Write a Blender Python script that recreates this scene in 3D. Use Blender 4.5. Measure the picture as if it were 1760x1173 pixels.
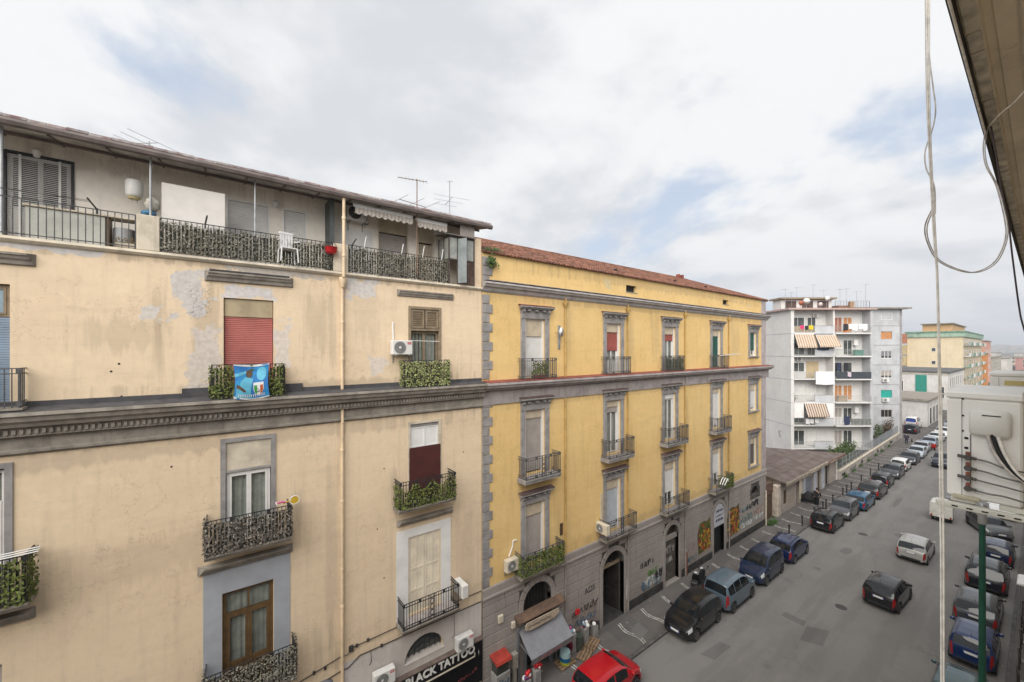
import bpy, math, random
from mathutils import Vector, Matrix
random.seed(7)
for o in list(bpy.data.objects): bpy.data.objects.remove(o)
scene = bpy.context.scene
COL = scene.collection
R = math.radians

# ---------------------------------------------------------------- camera, sky, sun, exposure
EYE = 15.7                      # eye height on the balcony; x runs along the street, y towards the facades
cam_d = bpy.data.cameras.new('camera'); cam = bpy.data.objects.new('camera', cam_d); COL.objects.link(cam)
cam.location = (0, 0, EYE); cam.rotation_euler = (R(90), 0, -R(90 - 53.22))
cam_d.sensor_width = 36; cam_d.lens = 13.99; cam_d.shift_y = 0.00767
cam_d.clip_start = 0.05; cam_d.clip_end = 9000
scene.camera = cam
scene.view_settings.view_transform = 'Standard'; scene.view_settings.look = 'None'
scene.view_settings.exposure = 0.93; scene.view_settings.gamma = 1
SUN_EL, SUN_AZ = 40, 216        # azimuth of the sun seen from the street, degrees from +x towards +y
sd = bpy.data.lights.new('sun', 'SUN'); sd.energy = 2.9; sd.angle = R(70); sd.color = (1, .95, .88)
sun = bpy.data.objects.new('sun', sd); COL.objects.link(sun); sun.location = (0, -40, 60)
sv = Vector((math.cos(R(SUN_EL))*math.cos(R(SUN_AZ)), math.cos(R(SUN_EL))*math.sin(R(SUN_AZ)), math.sin(R(SUN_EL))))
sun.rotation_euler = sv.to_track_quat('Z', 'Y').to_euler()


class NT:
    """tiny node-tree helper"""
    def __init__(s, tree): s.t = tree; s.n = tree.nodes; s.l = tree.links
    def put(s, sock, v):
        if v is None: return
        if isinstance(v, bpy.types.NodeSocket): s.l.new(v, sock)
        elif isinstance(v, (tuple, list)):
            k = len(sock.default_value); v = tuple(v)
            sock.default_value = (v + (1,))[:k] if len(v) < k else v[:k]
        else: sock.default_value = v
    def m(s, op, a, b=None, c=None, clamp=False):
        n = s.n.new('ShaderNodeMath'); n.operation = op; n.use_clamp = clamp
        for i, v in enumerate((a, b, c)): s.put(n.inputs[i], v)
        return n.outputs[0]
    def vm(s, op, a, b=None):
        n = s.n.new('ShaderNodeVectorMath'); n.operation = op
        s.put(n.inputs[0], a); s.put(n.inputs[1], b)
        return n.outputs[0]
    def noise(s, vec, scale, detail=4, rough=.55, dist=0):
        n = s.n.new('ShaderNodeTexNoise'); s.put(n.inputs['Vector'], vec)
        n.inputs['Scale'].default_value = scale; n.inputs['Detail'].default_value = detail
        n.inputs['Roughness'].default_value = rough; n.inputs['Distortion'].default_value = dist
        return n.outputs['Fac']
    def ramp(s, v, a, b, lo=0., hi=1.):
        n = s.n.new('ShaderNodeMapRange'); n.interpolation_type = 'SMOOTHSTEP'
        s.put(n.inputs[0], v); n.inputs[1].default_value = a; n.inputs[2].default_value = b
        n.inputs[3].default_value = lo; n.inputs[4].default_value = hi
        return n.outputs[0]
    def mix(s, f, a, b, mode='MIX'):
        n = s.n.new('ShaderNodeMix'); n.data_type = 'RGBA'; n.blend_type = mode
        s.put(n.inputs[0], f); s.put(n.inputs[6], a); s.put(n.inputs[7], b)
        return n.outputs[2]
    def sep(s, v):
        n = s.n.new('ShaderNodeSeparateXYZ'); s.put(n.inputs[0], v); return n.outputs
    def comb(s, x, y, z):
        n = s.n.new('ShaderNodeCombineXYZ')
        for i, v in enumerate((x, y, z)): s.put(n.inputs[i], v)
        return n.outputs[0]

world = bpy.data.worlds.new('World'); scene.world = world; world.use_nodes = True
W = NT(world.node_tree); W.n.clear()
sky = W.n.new('ShaderNodeTexSky'); sky.sky_type = 'NISHITA'; sky.sun_disc = False
sky.sun_elevation = R(SUN_EL); sky.sun_rotation = R(90 - SUN_AZ)
sky.air_density = 1.1; sky.dust_density = 1.2; sky.ozone_density = 1.4
tc = W.n.new('ShaderNodeTexCoord').outputs['Generated']
dx, dy, dz = W.sep(tc)[:3]
up = W.m('ADD', W.m('MAXIMUM', dz, 0.0), 0.22)
pl = W.comb(W.m('DIVIDE', dx, up), W.m('DIVIDE', dy, up), 0.0)        # cloud deck seen in perspective
cover = W.noise(W.vm('ADD', pl, (5.2, 3.3, 0)), .80, 8, .56, .2)
puff = W.noise(W.vm('ADD', pl, (5.2+.12, 3.3+.08, 0)), .80, 8, .56, .2)   # offset copy: lit rims of the clouds
big = W.noise(W.vm('ADD', pl, (1.2, 7.7, 5)), .55, 4, .5)
mask = W.ramp(cover, .335, .425)
rim = W.m('SUBTRACT', cover, puff)
shade = W.ramp(W.m('ADD', W.m('MULTIPLY', rim, 1.6), big), .36, .62)
cloud = W.mix(shade, (3.75, 3.87, 4.08), (4.95, 5.0, 5.05))
low = W.ramp(dz, .0, .3, 1., 0.)
cloud = W.mix(W.m('MULTIPLY', low, .6), cloud, (3.8, 3.92, 4.15))
blue = W.mix(.35, (2.0, 2.7, 3.9), sky.outputs[0])
blue = W.mix(.5, blue, (4.0, 4.2, 4.55))
colr = W.mix(mask, blue, cloud)
ground_f = W.ramp(dz, -.02, .0)
colr = W.mix(ground_f, (.9, .88, .85), colr)
bg = W.n.new('ShaderNodeBackground'); W.put(bg.inputs[0], colr); bg.inputs[1].default_value = .1
wo = W.n.new('ShaderNodeOutputWorld'); W.l.new(bg.outputs[0], wo.inputs[0])

# ---------------------------------------------------------------- materials
MATS = {}
def new_mat(name):
    m = bpy.data.materials.new(name); m.use_nodes = True
    t = NT(m.node_tree); b = m.node_tree.nodes['Principled BSDF']
    pos = t.n.new('ShaderNodeNewGeometry')
    return m, t, b, pos
def bump(t, b, h, strength=.3, dist=.02):
    n = t.n.new('ShaderNodeBump'); n.inputs['Strength'].default_value = strength; n.inputs['Distance'].default_value = dist
    t.put(n.inputs['Height'], h); t.l.new(n.outputs[0], b.inputs['Normal'])
def M(name, col, rough=.75, var=.18, scale=2.5, metal=0., spec=.4, island=0., col2=None, bumpy=0., coat=0., obj=False, streak=0.):
    if name in MATS: return MATS[name]
    m, t, b, g = new_mat(name); p = g.outputs['Position']
    if obj: p = t.n.new('ShaderNodeTexCoord').outputs['Object']
    c2 = col2 or tuple(v*(1-2*var) for v in col)
    f = t.ramp(t.noise(p, scale, 6, .6), .35, .7)
    c = t.mix(f, col, c2)
    if streak:
        x, y, z = t.sep(p)[:3]
        sn = t.noise(t.comb(t.m('MULTIPLY', t.m('ADD', x, y), 5.), 0., t.m('MULTIPLY', z, .35)), 1.2, 4)
        c = t.mix(t.m('MULTIPLY', t.ramp(sn, .5, .72), streak), c, tuple(v*.35 for v in col))
    if island:
        rr = g.outputs['Random Per Island']
        c = t.mix(t.m('MULTIPLY', rr, island), c, tuple(v*.3 for v in col))
    t.put(b.inputs['Base Color'], c)
    b.inputs['Roughness'].default_value = rough; b.inputs['Metallic'].default_value = metal
    b.inputs['Specular IOR Level'].default_value = spec; b.inputs['Coat Weight'].default_value = coat
    b.inputs['Coat Roughness'].default_value = .06
    if bumpy: bump(t, b, t.noise(p, scale*8, 5, .65), bumpy)
    MATS[name] = m
    return m
def plaster(name, col, col2, patches=(), streaks=(), grey=(.50, .48, .46), dirt=.25, low_dirt=None, scale=.45, crack=()):
    """painted render: broad fading, vertical water streaks, peeled patches with their own outline"""
    m, t, b, g = new_mat(name); p = g.outputs['Position']; x, y, z = t.sep(p)[:3]
    big = t.noise(p, scale, 5, .6); fine = t.noise(p, 6, 6, .65)
    c = t.mix(t.ramp(big, .3, .7), col, col2)
    c = t.mix(t.m('MULTIPLY', t.ramp(fine, .45, .75), .16), c, tuple(v*.55 for v in col))
    patch2 = t.noise(t.comb(x, y, t.m('MULTIPLY', z, 1.6)), 1.3, 6, .65)
    c = t.mix(t.m('MULTIPLY', t.ramp(patch2, .56, .66), .15), c, tuple(min(1, v*1.2) for v in col))
    horiz = t.noise(t.comb(t.m('MULTIPLY', x, .35), y, t.m('MULTIPLY', z, 3.2)), 1.1, 5, .6)
    c = t.mix(t.m('MULTIPLY', t.ramp(horiz, .5, .72), .15), c, tuple(v*.6 for v in col))
    mott = t.noise(p, 2.6, 7, .7); hair = t.noise(p, .8, 9, .62)
    c = t.mix(t.m('MULTIPLY', t.ramp(mott, .46, .68), .09), c, tuple(v*.62 for v in col))
    c = t.mix(t.m('MULTIPLY', t.ramp(mott, .48, .30), .12), c, tuple(min(1, v*1.22) for v in col))
    hl_ = t.m('MULTIPLY', t.ramp(t.m('ABSOLUTE', t.m('SUBTRACT', hair, .5)), .0045, .0005), t.ramp(big, .48, .56))
    c = t.mix(t.m('MULTIPLY', hl_, .42), c, tuple(v*.3 for v in col))
    sn = t.noise(t.comb(t.m('MULTIPLY', x, 2.6), y, t.m('MULTIPLY', z, .16)), 1.6, 5, .6)
    c = t.mix(t.m('MULTIPLY', t.ramp(sn, .50, .74), dirt), c, tuple(v*.35 for v in col))
    def boxmask(x0, x1, z0, z1, ns, amp):
        a = t.m('DIVIDE', t.m('ABSOLUTE', t.m('SUBTRACT', x, (x0+x1)/2)), (x1-x0)/2)
        d = t.m('DIVIDE', t.m('ABSOLUTE', t.m('SUBTRACT', z, (z0+z1)/2)), (z1-z0)/2)
        return t.m('ADD', t.m('MAXIMUM', a, d), t.m('MULTIPLY', t.m('SUBTRACT', ns, .5), amp))
    for (x0, x1, z0, z1, s) in streaks:
        mk = t.ramp(boxmask(x0, x1, z0, z1, sn, 3.0), 1.0, .35)
        c = t.mix(t.m('MULTIPLY', mk, s*.72), c, (.16, .13, .10))
    pn = t.noise(p, 2.2, 7, .65); pn2 = t.noise(p, 9, 4, .6)
    for (x0, x1, z0, z1, gcol) in patches:
        mk = t.ramp(boxmask(x0, x1, z0, z1, pn, 2.6), .82, .74)
        gc = t.mix(t.ramp(pn2, .35, .7), gcol, tuple(v*.8 for v in gcol))
        c = t.mix(t.m('MULTIPLY', mk, .8), c, gc)
    for (x0, x1, z0, z1) in crack:
        v = t.n.new('ShaderNodeTexVoronoi'); v.feature = 'DISTANCE_TO_EDGE'; v.inputs['Scale'].default_value = 11
        t.put(v.inputs['Vector'], t.comb(t.m('ADD', x, t.m('MULTIPLY', pn2, .15)), y, z))
        mk = t.m('MULTIPLY', t.ramp(boxmask(x0, x1, z0, z1, pn, 2.0), .9, .6), t.ramp(v.outputs['Distance'], .05, .01))
        c = t.mix(t.m('MULTIPLY', mk, .6), c, (.10, .085, .07))
    if low_dirt:
        mk = t.ramp(t.m('ADD', z, t.m('MULTIPLY', pn, 1.5)), low_dirt+1.2, low_dirt)
        c = t.mix(t.m('MULTIPLY', mk, .6), c, (.12, .11, .10))
    t.put(b.inputs['Base Color'], c); b.inputs['Roughness'].default_value = .88; b.inputs['Specular IOR Level'].default_value = .2
    bump(t, b, t.m('ADD', fine, t.m('MULTIPLY', big, .8)), .35, .015)
    MATS[name] = m
    return m
def glass_mat(name, col=(.03, .035, .04), rough=.06, spec=.6):
    m, t, b, g = new_mat(name)
    c = t.mix(t.ramp(t.noise(g.outputs['Position'], .9, 3), .4, .65), col, tuple(v*1.9 for v in col))
    t.put(b.inputs['Base Color'], c); b.inputs['Roughness'].default_value = rough; b.inputs['Specular IOR Level'].default_value = spec
    MATS[name] = m; return m
def paint_mat(name, col, metal=.25):
    m, t, b, g = new_mat(name)
    n = t.noise(t.n.new('ShaderNodeTexCoord').outputs['Object'], 1.6, 5)
    t.put(b.inputs['Base Color'], t.mix(t.m('MULTIPLY', t.ramp(n, .5, .75), .18), col, tuple(v*.8+.01 for v in col)))
    b.inputs['Roughness'].default_value = .3; b.inputs['Specular IOR Level'].default_value = .2
    b.inputs['Metallic'].default_value = metal*.3; b.inputs['Coat Weight'].default_value = .7; b.inputs['Coat Roughness'].default_value = .02
    MATS[name] = m; return m

# ---------------------------------------------------------------- mesh helpers
ROOT = {}
class MB:
    def __init__(s): s.v = []; s.f = []
    def add(s, vs, fs):
        k = len(s.v); s.v += [tuple(v) for v in vs]; s.f += [tuple(i+k for i in f) for f in fs]; return s
    def box(s, x0, x1, y0, y1, z0, z1):
        return s.add([(x0, y0, z0), (x1, y0, z0), (x1, y1, z0), (x0, y1, z0), (x0, y0, z1), (x1, y0, z1), (x1, y1, z1), (x0, y1, z1)],
                     [(0, 3, 2, 1), (4, 5, 6, 7), (0, 1, 5, 4), (1, 2, 6, 5), (2, 3, 7, 6), (3, 0, 4, 7)])
    def bbox(s, x0, x1, y0, y1, z0, z1, b=.01):
        """box with chamfered edges"""
        vs = []; 
        for z, i in ((z0, b), (z0+b, 0), (z1-b, 0), (z1, b)):
            vs += [(x0+i+b*(i == 0), y0+i, z), (x1-i-b*(i == 0), y0+i, z), (x1-i, y0+i+b*(i == 0), z), (x1-i, y1-i-b*(i == 0), z),
                   (x1-i-b*(i == 0), y1-i, z), (x0+i+b*(i == 0), y1-i, z), (x0+i, y1-i-b*(i == 0), z), (x0+i, y0+i+b*(i == 0), z)]
        fs = [tuple(range(7, -1, -1)), tuple(range(24, 32))]
        for k in range(3):
            for j in range(8): fs.append((k*8+j, k*8+(j+1) % 8, k*8+8+(j+1) % 8, k*8+8+j))
        return s.add(vs, fs)
    def tube(s, p0, p1, r, n=6, r1=None):
        p0, p1 = Vector(p0), Vector(p1); d = p1-p0
        if d.length < 1e-6: return s
        d.normalize(); a = d.orthogonal().normalized(); b = d.cross(a); r1 = r if r1 is None else r1
        vs = [p0+(a*math.cos(2*math.pi*i/n)+b*math.sin(2*math.pi*i/n))*r for i in range(n)] + \
             [p1+(a*math.cos(2*math.pi*i/n)+b*math.sin(2*math.pi*i/n))*r1 for i in range(n)]
        fs = [(i, (i+1) % n, n+(i+1) % n, n+i) for i in range(n)] + [tuple(range(n-1, -1, -1)), tuple(range(n, 2*n))]
        return s.add(vs, fs)
    def path(s, pts, r, n=6, sub=0):
        pts = [Vector(p) for p in pts]
        if sub:
            q = []
            for i in range(len(pts)-1):
                a, b, c, d = pts[max(i-1, 0)], pts[i], pts[i+1], pts[min(i+2, len(pts)-1)]
                for k in range(sub):
                    u = k/sub
                    q.append(.5*((2*b)+(c-a)*u+(2*a-5*b+4*c-d)*u*u+(3*b-a-3*c+d)*u**3))
            pts = q+[pts[-1]]
        vs = []; a = None
        for i, p in enumerate(pts):
            d = (pts[min(i+1, len(pts)-1)]-pts[max(i-1, 0)]).normalized()
            a = d.orthogonal().normalized() if a is None else (a-d*a.dot(d)).normalized()
            b = d.cross(a)
            vs += [p+(a*math.cos(2*math.pi*k/n)+b*math.sin(2*math.pi*k/n))*r for k in range(n)]
        fs = [(i*n+k, i*n+(k+1) % n, (i+1)*n+(k+1) % n, (i+1)*n+k) for i in range(len(pts)-1) for k in range(n)]
        fs += [tuple(range(n-1, -1, -1)), tuple(range(len(vs)-n, len(vs)))]
        return s.add(vs, fs)
    def lathe(s, prof, n=16, c=(0, 0, 0), axis='z'):
        vs = []; rings = []
        for r, h in prof:
            rings.append((len(vs), 1 if r < 1e-5 else n))
            for i in range(rings[-1][1]):
                a = 2*math.pi*i/n; q = (r*math.cos(a), r*math.sin(a), h)
                if axis == 'y': q = (q[0], q[2], q[1])
                if axis == 'x': q = (q[2], q[0], q[1])
                vs.append((c[0]+q[0], c[1]+q[1], c[2]+q[2]))
        fs = []
        for (a, na), (b, nb) in zip(rings, rings[1:]):
            for i in range(n):
                j = (i+1) % n
                if na == 1 and nb == 1: continue
                if na == 1: fs.append((a, b+j, b+i))
                elif nb == 1: fs.append((a+i, a+j, b))
                else: fs.append((a+i, a+j, b+j, b+i))
        closed = prof[0] == prof[-1]
        if rings[0][1] > 1 and not closed: fs.append(tuple(range(n-1, -1, -1)))
        if rings[-1][1] > 1 and not closed: fs.append(tuple(range(rings[-1][0], rings[-1][0]+n)))
        if axis == 'y': fs = [f[::-1] for f in fs]
        return s.add(vs, fs)
    def prism_x(s, prof, x0, x1, e0=0., e1=0., yref=0.):
        """profile of (y, z) points swept along x; e0/e1 mitre the ends by e*(yref-y)"""
        n = len(prof)
        vs = [(x0-e0*(yref-y), y, z) for y, z in prof]+[(x1+e1*(yref-y), y, z) for y, z in prof]
        fs = [(i, (i+1) % n, n+(i+1) % n, n+i) for i in range(n)]+[tuple(range(n-1, -1, -1)), tuple(range(n, 2*n))]
        return s.add(vs, fs)
    def plate(s, pts, y0, y1):
        """polygon of (x, z) points given thickness between y0 and y1"""
        n = len(pts)
        vs = [(x, y0, z) for x, z in pts]+[(x, y1, z) for x, z in pts]
        return s.add(vs, [(i, (i+1) % n, n+(i+1) % n, n+i) for i in range(n)]+[tuple(range(n)), tuple(range(2*n-1, n-1, -1))])
    def slab(s, pts, z0, z1):
        n = len(pts)
        vs = [(x, y, z0) for x, y in pts]+[(x, y, z1) for x, y in pts]
        return s.add(vs, [(i, (i+1) % n, n+(i+1) % n, n+i) for i in range(n)]+[tuple(range(n-1, -1, -1)), tuple(range(n, 2*n))])
    def xf(s, mat):
        s.v = [tuple(mat @ Vector(v)) for v in s.v]; return s
    def build(s, name, mat, parent=None, smooth=False, kind=None):
        me = bpy.data.meshes.new(name); me.from_pydata(s.v, [], s.f); me.update()
        if smooth:
            me.polygons.foreach_set('use_smooth', [True]*len(me.polygons))
            if smooth is not True: 
                me.set_sharp_from_angle(angle=R(smooth))
        me.materials.append(mat)
        return link(me, name, parent, kind)
def link(me, name, parent=None, kind=None):
    o = bpy.data.objects.new(name, me); COL.objects.link(o)
    if parent is not None:
        o.parent = parent
        if parent.name in ROOT: o.location = -ROOT[parent.name]
    if kind: o['kind'] = kind
    return o
def thing(name, label, cat, loc=(0, 0, 0), rz=0., group=None, world=True):
    """Empty at the thing's base; world=True: children are modelled in world coordinates"""
    o = bpy.data.objects.new(name, None); COL.objects.link(o); o.location = loc; o.rotation_euler = (0, 0, rz)
    o.empty_display_size = .2
    if world: ROOT[o.name] = Vector(loc)
    o['label'] = label; o['category'] = cat
    if group: o['group'] = group
    return o
def tag(o, label, cat, group=None):
    o['label'] = label; o['category'] = cat
    if group: o['group'] = group
    return o
def copy_tree(o, parent=None):
    c = o.copy(); COL.objects.link(c); c.parent = parent
    for ch in [k for k in o.children]: copy_tree(ch, c)
    return c
def text_mesh(body, size, extrude=.01, bold=0., align='LEFT', shear=0.):
    cu = bpy.data.curves.new('lettering', 'FONT'); cu.body = body; cu.size = size; cu.extrude = extrude
    cu.offset = bold; cu.align_x = align; cu.shear = shear; cu.resolution_u = 3
    o = bpy.data.objects.new('lettering', cu); COL.objects.link(o)
    dg = bpy.context.evaluated_depsgraph_get(); me = bpy.data.meshes.new_from_object(o.evaluated_get(dg))
    bpy.data.objects.remove(o); bpy.data.curves.remove(cu)
    return me
# ---------------------------------------------------------------- shared materials
D = 14.85                                           # facade plane of the far side of the street
mCREAM = plaster('cream_render', (.735, .595, .425), (.695, .55, .39),
    patches=[(-1.0, -.15, 16.5, 18.1, (.54, .53, .54)), (-.62, .24, 14.35, 16.5, (.60, .55, .51)), (1.5, 2.05, 14.9, 16.5, (.66, .60, .56)),
             (.1, 1.7, 17.2, 17.65, (.58, .58, .60)), (3.6, 5.0, 17.45, 18.35, (.58, .57, .57)), (4.5, 5.25, 14.6, 15.5, (.66, .60, .55)),
             (-4.5, -2.2, 18.1, 18.42, (.52, .52, .54)), (-1.7, -1.2, 16.4, 16.9, (.6, .58, .56)), (-.3, 3.2, 18.0, 18.42, (.45, .42, .39))],
    streaks=[(2.4, 3.4, 15.2, 17.9, .36), (-1.5, -1.05, 14.4, 17.8, .4), (3.9, 5.0, 15.8, 18.3, .2), (-.7, .2, 14.3, 17.6, .4), (-4, 9, 18.05, 18.45, .55), (-4.0, 2.2, 9.2, 10.6, .22), (-3.2, -.6, 15.6, 16.6, .3), (5.4, 8.2, 14.2, 15.2, .35), (-3, 9, 14.2, 14.7, .4), (2.0, 2.5, 9.3, 11.5, .35), (5.3, 5.7, 9.0, 11.2, .35), (-9, 9.4, 12.6, 13.15, .35), (-.3, 2.1, 8.6, 9.0, .3), (5.5, 8, 8.4, 9.0, .3), (-9, 3.6, 4.6, 6.2, .28), (3.0, 3.6, 5, 13, .25), (7.9, 9.4, 5, 9, .22)],
    dirt=.16, crack=[(-.65, -.02, 16.4, 17.7), (-.4, .15, 14.3, 14.9)])
mYELLOW = plaster('yellow_render', (.735, .525, .24), (.70, .485, .205),
    patches=[(17.5, 18.3, 19.1, 19.7, (.6, .5, .3)), (35.5, 36.6, 19.2, 19.5, (.66, .52, .3))],
    streaks=[(14.2, 15.2, 15, 18.2, .25), (19, 20.5, 14.5, 18, .3), (32.3, 34.5, 14.5, 18, .25), (9.5, 40, 19.3, 20, .35), (25.9, 26.6, 9, 13, .3), (10, 40, 5, 5.6, .3), (31.6, 33, 5, 12, .25)]+[(a_-.5, a_+1.8, 8.7, 9.6, .3) for a_ in (11.8, 17.7, 23.5, 29.7)]+[(a_-.4, a_+1.7, 12.9, 13.4, .3) for a_ in (11.8, 17.7, 23.5, 29.7)]+[(9.9, 40, 17.9, 18.3, .35), (10, 40, 12.9, 13.25, .25), (35.8, 37.6, 9.2, 10.4, .3), (35.8, 37.6, 13.9, 15.0, .25), (13.7, 14.4, 5.2, 8.5, .25), (22.0, 23.2, 15, 18.2, .25)], dirt=.14)
mTUFO = plaster('grey_rusticated_stone', (.33, .30, .28), (.285, .255, .24), streaks=[(9, 40, .1, 1.4, .3)], dirt=.22, low_dirt=.2)
mGREY = M('grey_stone_trim', (.31, .295, .29), .85, .16, 3, bumpy=.25, streak=.25)
mGREYD = M('weathered_cornice_stone', (.28, .253, .217), .9, .2, 2.5, bumpy=.35, streak=.4)
mLILAC = M('lilac_grey_pilaster', (.42, .37, .37), .85, .12, 1.5)
mWHITEW = plaster('white_render', (.60, .565, .53), (.54, .50, .47), streaks=[(3.6, 9.4, 3.0, 4.6, .2)], dirt=.15)
mATTIC = plaster('attic_render', (.82, .77, .70), (.78, .73, .65), streaks=[(-5, 3, 20.6, 21.2, .35)], dirt=.1)
mBLUEG = M('blue_grey_paint', (.36, .38, .42), .85, .08, 1.2)
mWHITEP = M('white_surround_paint', (.74, .73, .71), .85, .07, 1.5)
mRED = M('salmon_shutter', (.42, .135, .115), .6, .12, 1.2)
mBEIGE = M('beige_box_paint', (.42, .34, .22), .7, .14, 2)
mWSH = M('white_shutter', (.66, .65, .63), .6, .06, 2)
mGSH = M('grey_shutter', (.36, .325, .30), .65, .1, 2)
mCSH = M('cream_louvre', (.74, .66, .53), .65, .1, 2)
mMAR = M('maroon_blind', (.075, .018, .015), .7, .12, 2)
mGRN = M('green_shutter', (.02, .10, .075), .6, .15, 2)
mBLS = M('blue_shutter', (.22, .29, .38), .6, .12, 2)
mBRW = M('brown_timber', (.13, .075, .03), .55, .2, 4)
mTAUPE = M('taupe_timber', (.27, .21, .14), .65, .15, 4)
mWFR = M('white_window_frame', (.72, .71, .69), .5, .05, 3)
mIRON = M('dark_wrought_iron', (.03, .03, .032), .55, .15, 6)
mIRONG = M('grey_wrought_iron', (.085, .085, .088), .6, .2, 6)
mBARK = M('dark_bitumen_sheet', (.075, .073, .078), .8, .2, 3)
mTERR = M('red_oxide_coating', (.26, .075, .055), .8, .2, 2)
mSTUC = M('pale_stucco', (.62, .55, .44), .85, .14, 2, bumpy=.2, streak=.3)
mIVYG = M('ivy_leaf_green', (.115, .155, .028), .7, .2, 5, island=.75, col2=(.19, .21, .05))
mIVYL = M('ivy_leaf_pale', (.36, .38, .17), .7, .2, 5, island=.7, col2=(.22, .28, .08))
mIVYB = M('dry_leaf_brown', (.30, .26, .22), .8, .2, 5, island=1.0, col2=(.13, .11, .085))
mIVYD = M('dry_leaf_grey', (.36, .335, .28), .8, .2, 5, island=1.0, col2=(.15, .14, .09))
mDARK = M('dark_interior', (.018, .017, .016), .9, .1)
mCURT = M('net_curtain', (.60, .59, .56), .9, .15, 3)
mPIPE = M('cream_downpipe', (.72, .56, .38), .6, .12, 3)
mPIPEY = M('ochre_downpipe', (.50, .33, .11), .6, .15, 3)
mPIPEG = M('grey_downpipe', (.30, .27, .25), .6, .15, 3)
mACW = M('ac_casing', (.66, .655, .63), .5, .06, 3)
mACB = M('ac_casing_beige', (.60, .54, .43), .55, .1, 3)
mGRILL = M('ac_grille', (.22, .22, .22), .6, .15, 8)
mCABLE = M('dark_cable', (.05, .045, .045), .7, .2)
mBROWNM = M('brown_gutter', (.17, .135, .125), .6, .2, 2)
mTILE = M('roof_tile', (.27, .115, .07), .85, .25, 1.3, island=.85, col2=(.18, .09, .065))
mSTEEL = M('galvanised_steel', (.36, .37, .38), .45, .15, 4, metal=.5)
mGREENP = M('green_lamp_post', (.012, .085, .055), .5, .15, 3)
mWHITE = M('plain_white', (.74, .74, .73), .6, .05)
mREDP = M('red_plastic', (.52, .018, .025), .35, .1)
mBLACK = M('plain_black', (.016, .016, .018), .6, .1)
mGLASSO = glass_mat('dim_pane', (.05, .055, .055), .08, .5)
def clear_glass():
    m = bpy.data.materials.new('clear_pane'); m.use_nodes = True; t = NT(m.node_tree); t.n.clear()
    o = t.n.new('ShaderNodeOutputMaterial'); tr = t.n.new('ShaderNodeBsdfTransparent'); gl = t.n.new('ShaderNodeBsdfGlossy'); mx = t.n.new('ShaderNodeMixShader')
    tr.inputs[0].default_value = (.72, .76, .74, 1); gl.inputs['Roughness'].default_value = .05
    fr = t.n.new('ShaderNodeLayerWeight'); fr.inputs[0].default_value = .25
    t.l.new(t.m('ADD', t.m('MULTIPLY', fr.outputs[1], .5), .06), mx.inputs[0]); t.l.new(tr.outputs[0], mx.inputs[1]); t.l.new(gl.outputs[0], mx.inputs[2]); t.l.new(mx.outputs[0], o.inputs[0])
    return m
mPANE = clear_glass()

def asphalt(name, col, big, fine_s=60):
    m, t, b, g = new_mat(name); p = g.outputs['Position']; x, y, z = t.sep(p)[:3]
    n1 = t.noise(p, .22, 5, .6); n2 = t.noise(t.comb(t.m('MULTIPLY', x, .12), y, 0), .9, 5, .6); n3 = t.noise(p, fine_s, 3, .7); n4 = t.noise(p, 2.2, 6, .7)
    c = t.mix(t.ramp(n1, .35, .68), col, tuple(v*big for v in col))
    c = t.mix(t.m('MULTIPLY', t.ramp(n2, .46, .60), .5), c, tuple(v*.68 for v in col))
    c = t.mix(t.m('MULTIPLY', t.ramp(n4, .55, .75), .35), c, tuple(v*1.25 for v in col))
    c = t.mix(t.m('MULTIPLY', t.ramp(n3, .4, .7), .4), c, tuple(v*.6 for v in col))
    v = t.n.new('ShaderNodeTexVoronoi'); v.feature = 'DISTANCE_TO_EDGE'; v.inputs['Scale'].default_value = .35
    t.put(v.inputs['Vector'], t.vm('ADD', p, t.comb(t.m('MULTIPLY', n4, 1.6), t.m('MULTIPLY', n1, 3.), 0)))
    cr = t.m('MULTIPLY', t.ramp(v.outputs['Distance'], .012, .003), t.ramp(n1, .50, .60))
    c = t.mix(t.m('MULTIPLY', cr, .4), c, tuple(v_*.4 for v_ in col))
    oil = t.m('MULTIPLY', t.ramp(t.noise(p, .75, 5, .7), .60, .72), .45)
    c = t.mix(oil, c, tuple(v_*.5 for v_ in col))
    sp = t.ramp(t.noise(p, 9, 2, .5), .70, .76)
    c = t.mix(t.m('MULTIPLY', sp, .5), c, tuple(v_*.5 for v_ in col))
    t.put(b.inputs['Base Color'], c); b.inputs['Roughness'].default_value = .88; b.inputs['Specular IOR Level'].default_value = .3
    bump(t, b, n3, .3, .008); MATS[name] = m; return m
mROAD = asphalt('road_asphalt', (.205, .198, .19), .84)
mPAV = asphalt('pavement_asphalt', (.115, .105, .10), 1.25)
mPATCH = asphalt('asphalt_repair', (.15, .146, .144), .85)
mKERB = M('lava_stone_kerb', (.12, .115, .11), .85, .2, 3, bumpy=.3)
mINLAY = M('white_stone_inlay', (.52, .50, .47), .8, .3, 6)
mGROUND = M('far_ground', (.12, .115, .105), .95, .2, .01)

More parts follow.
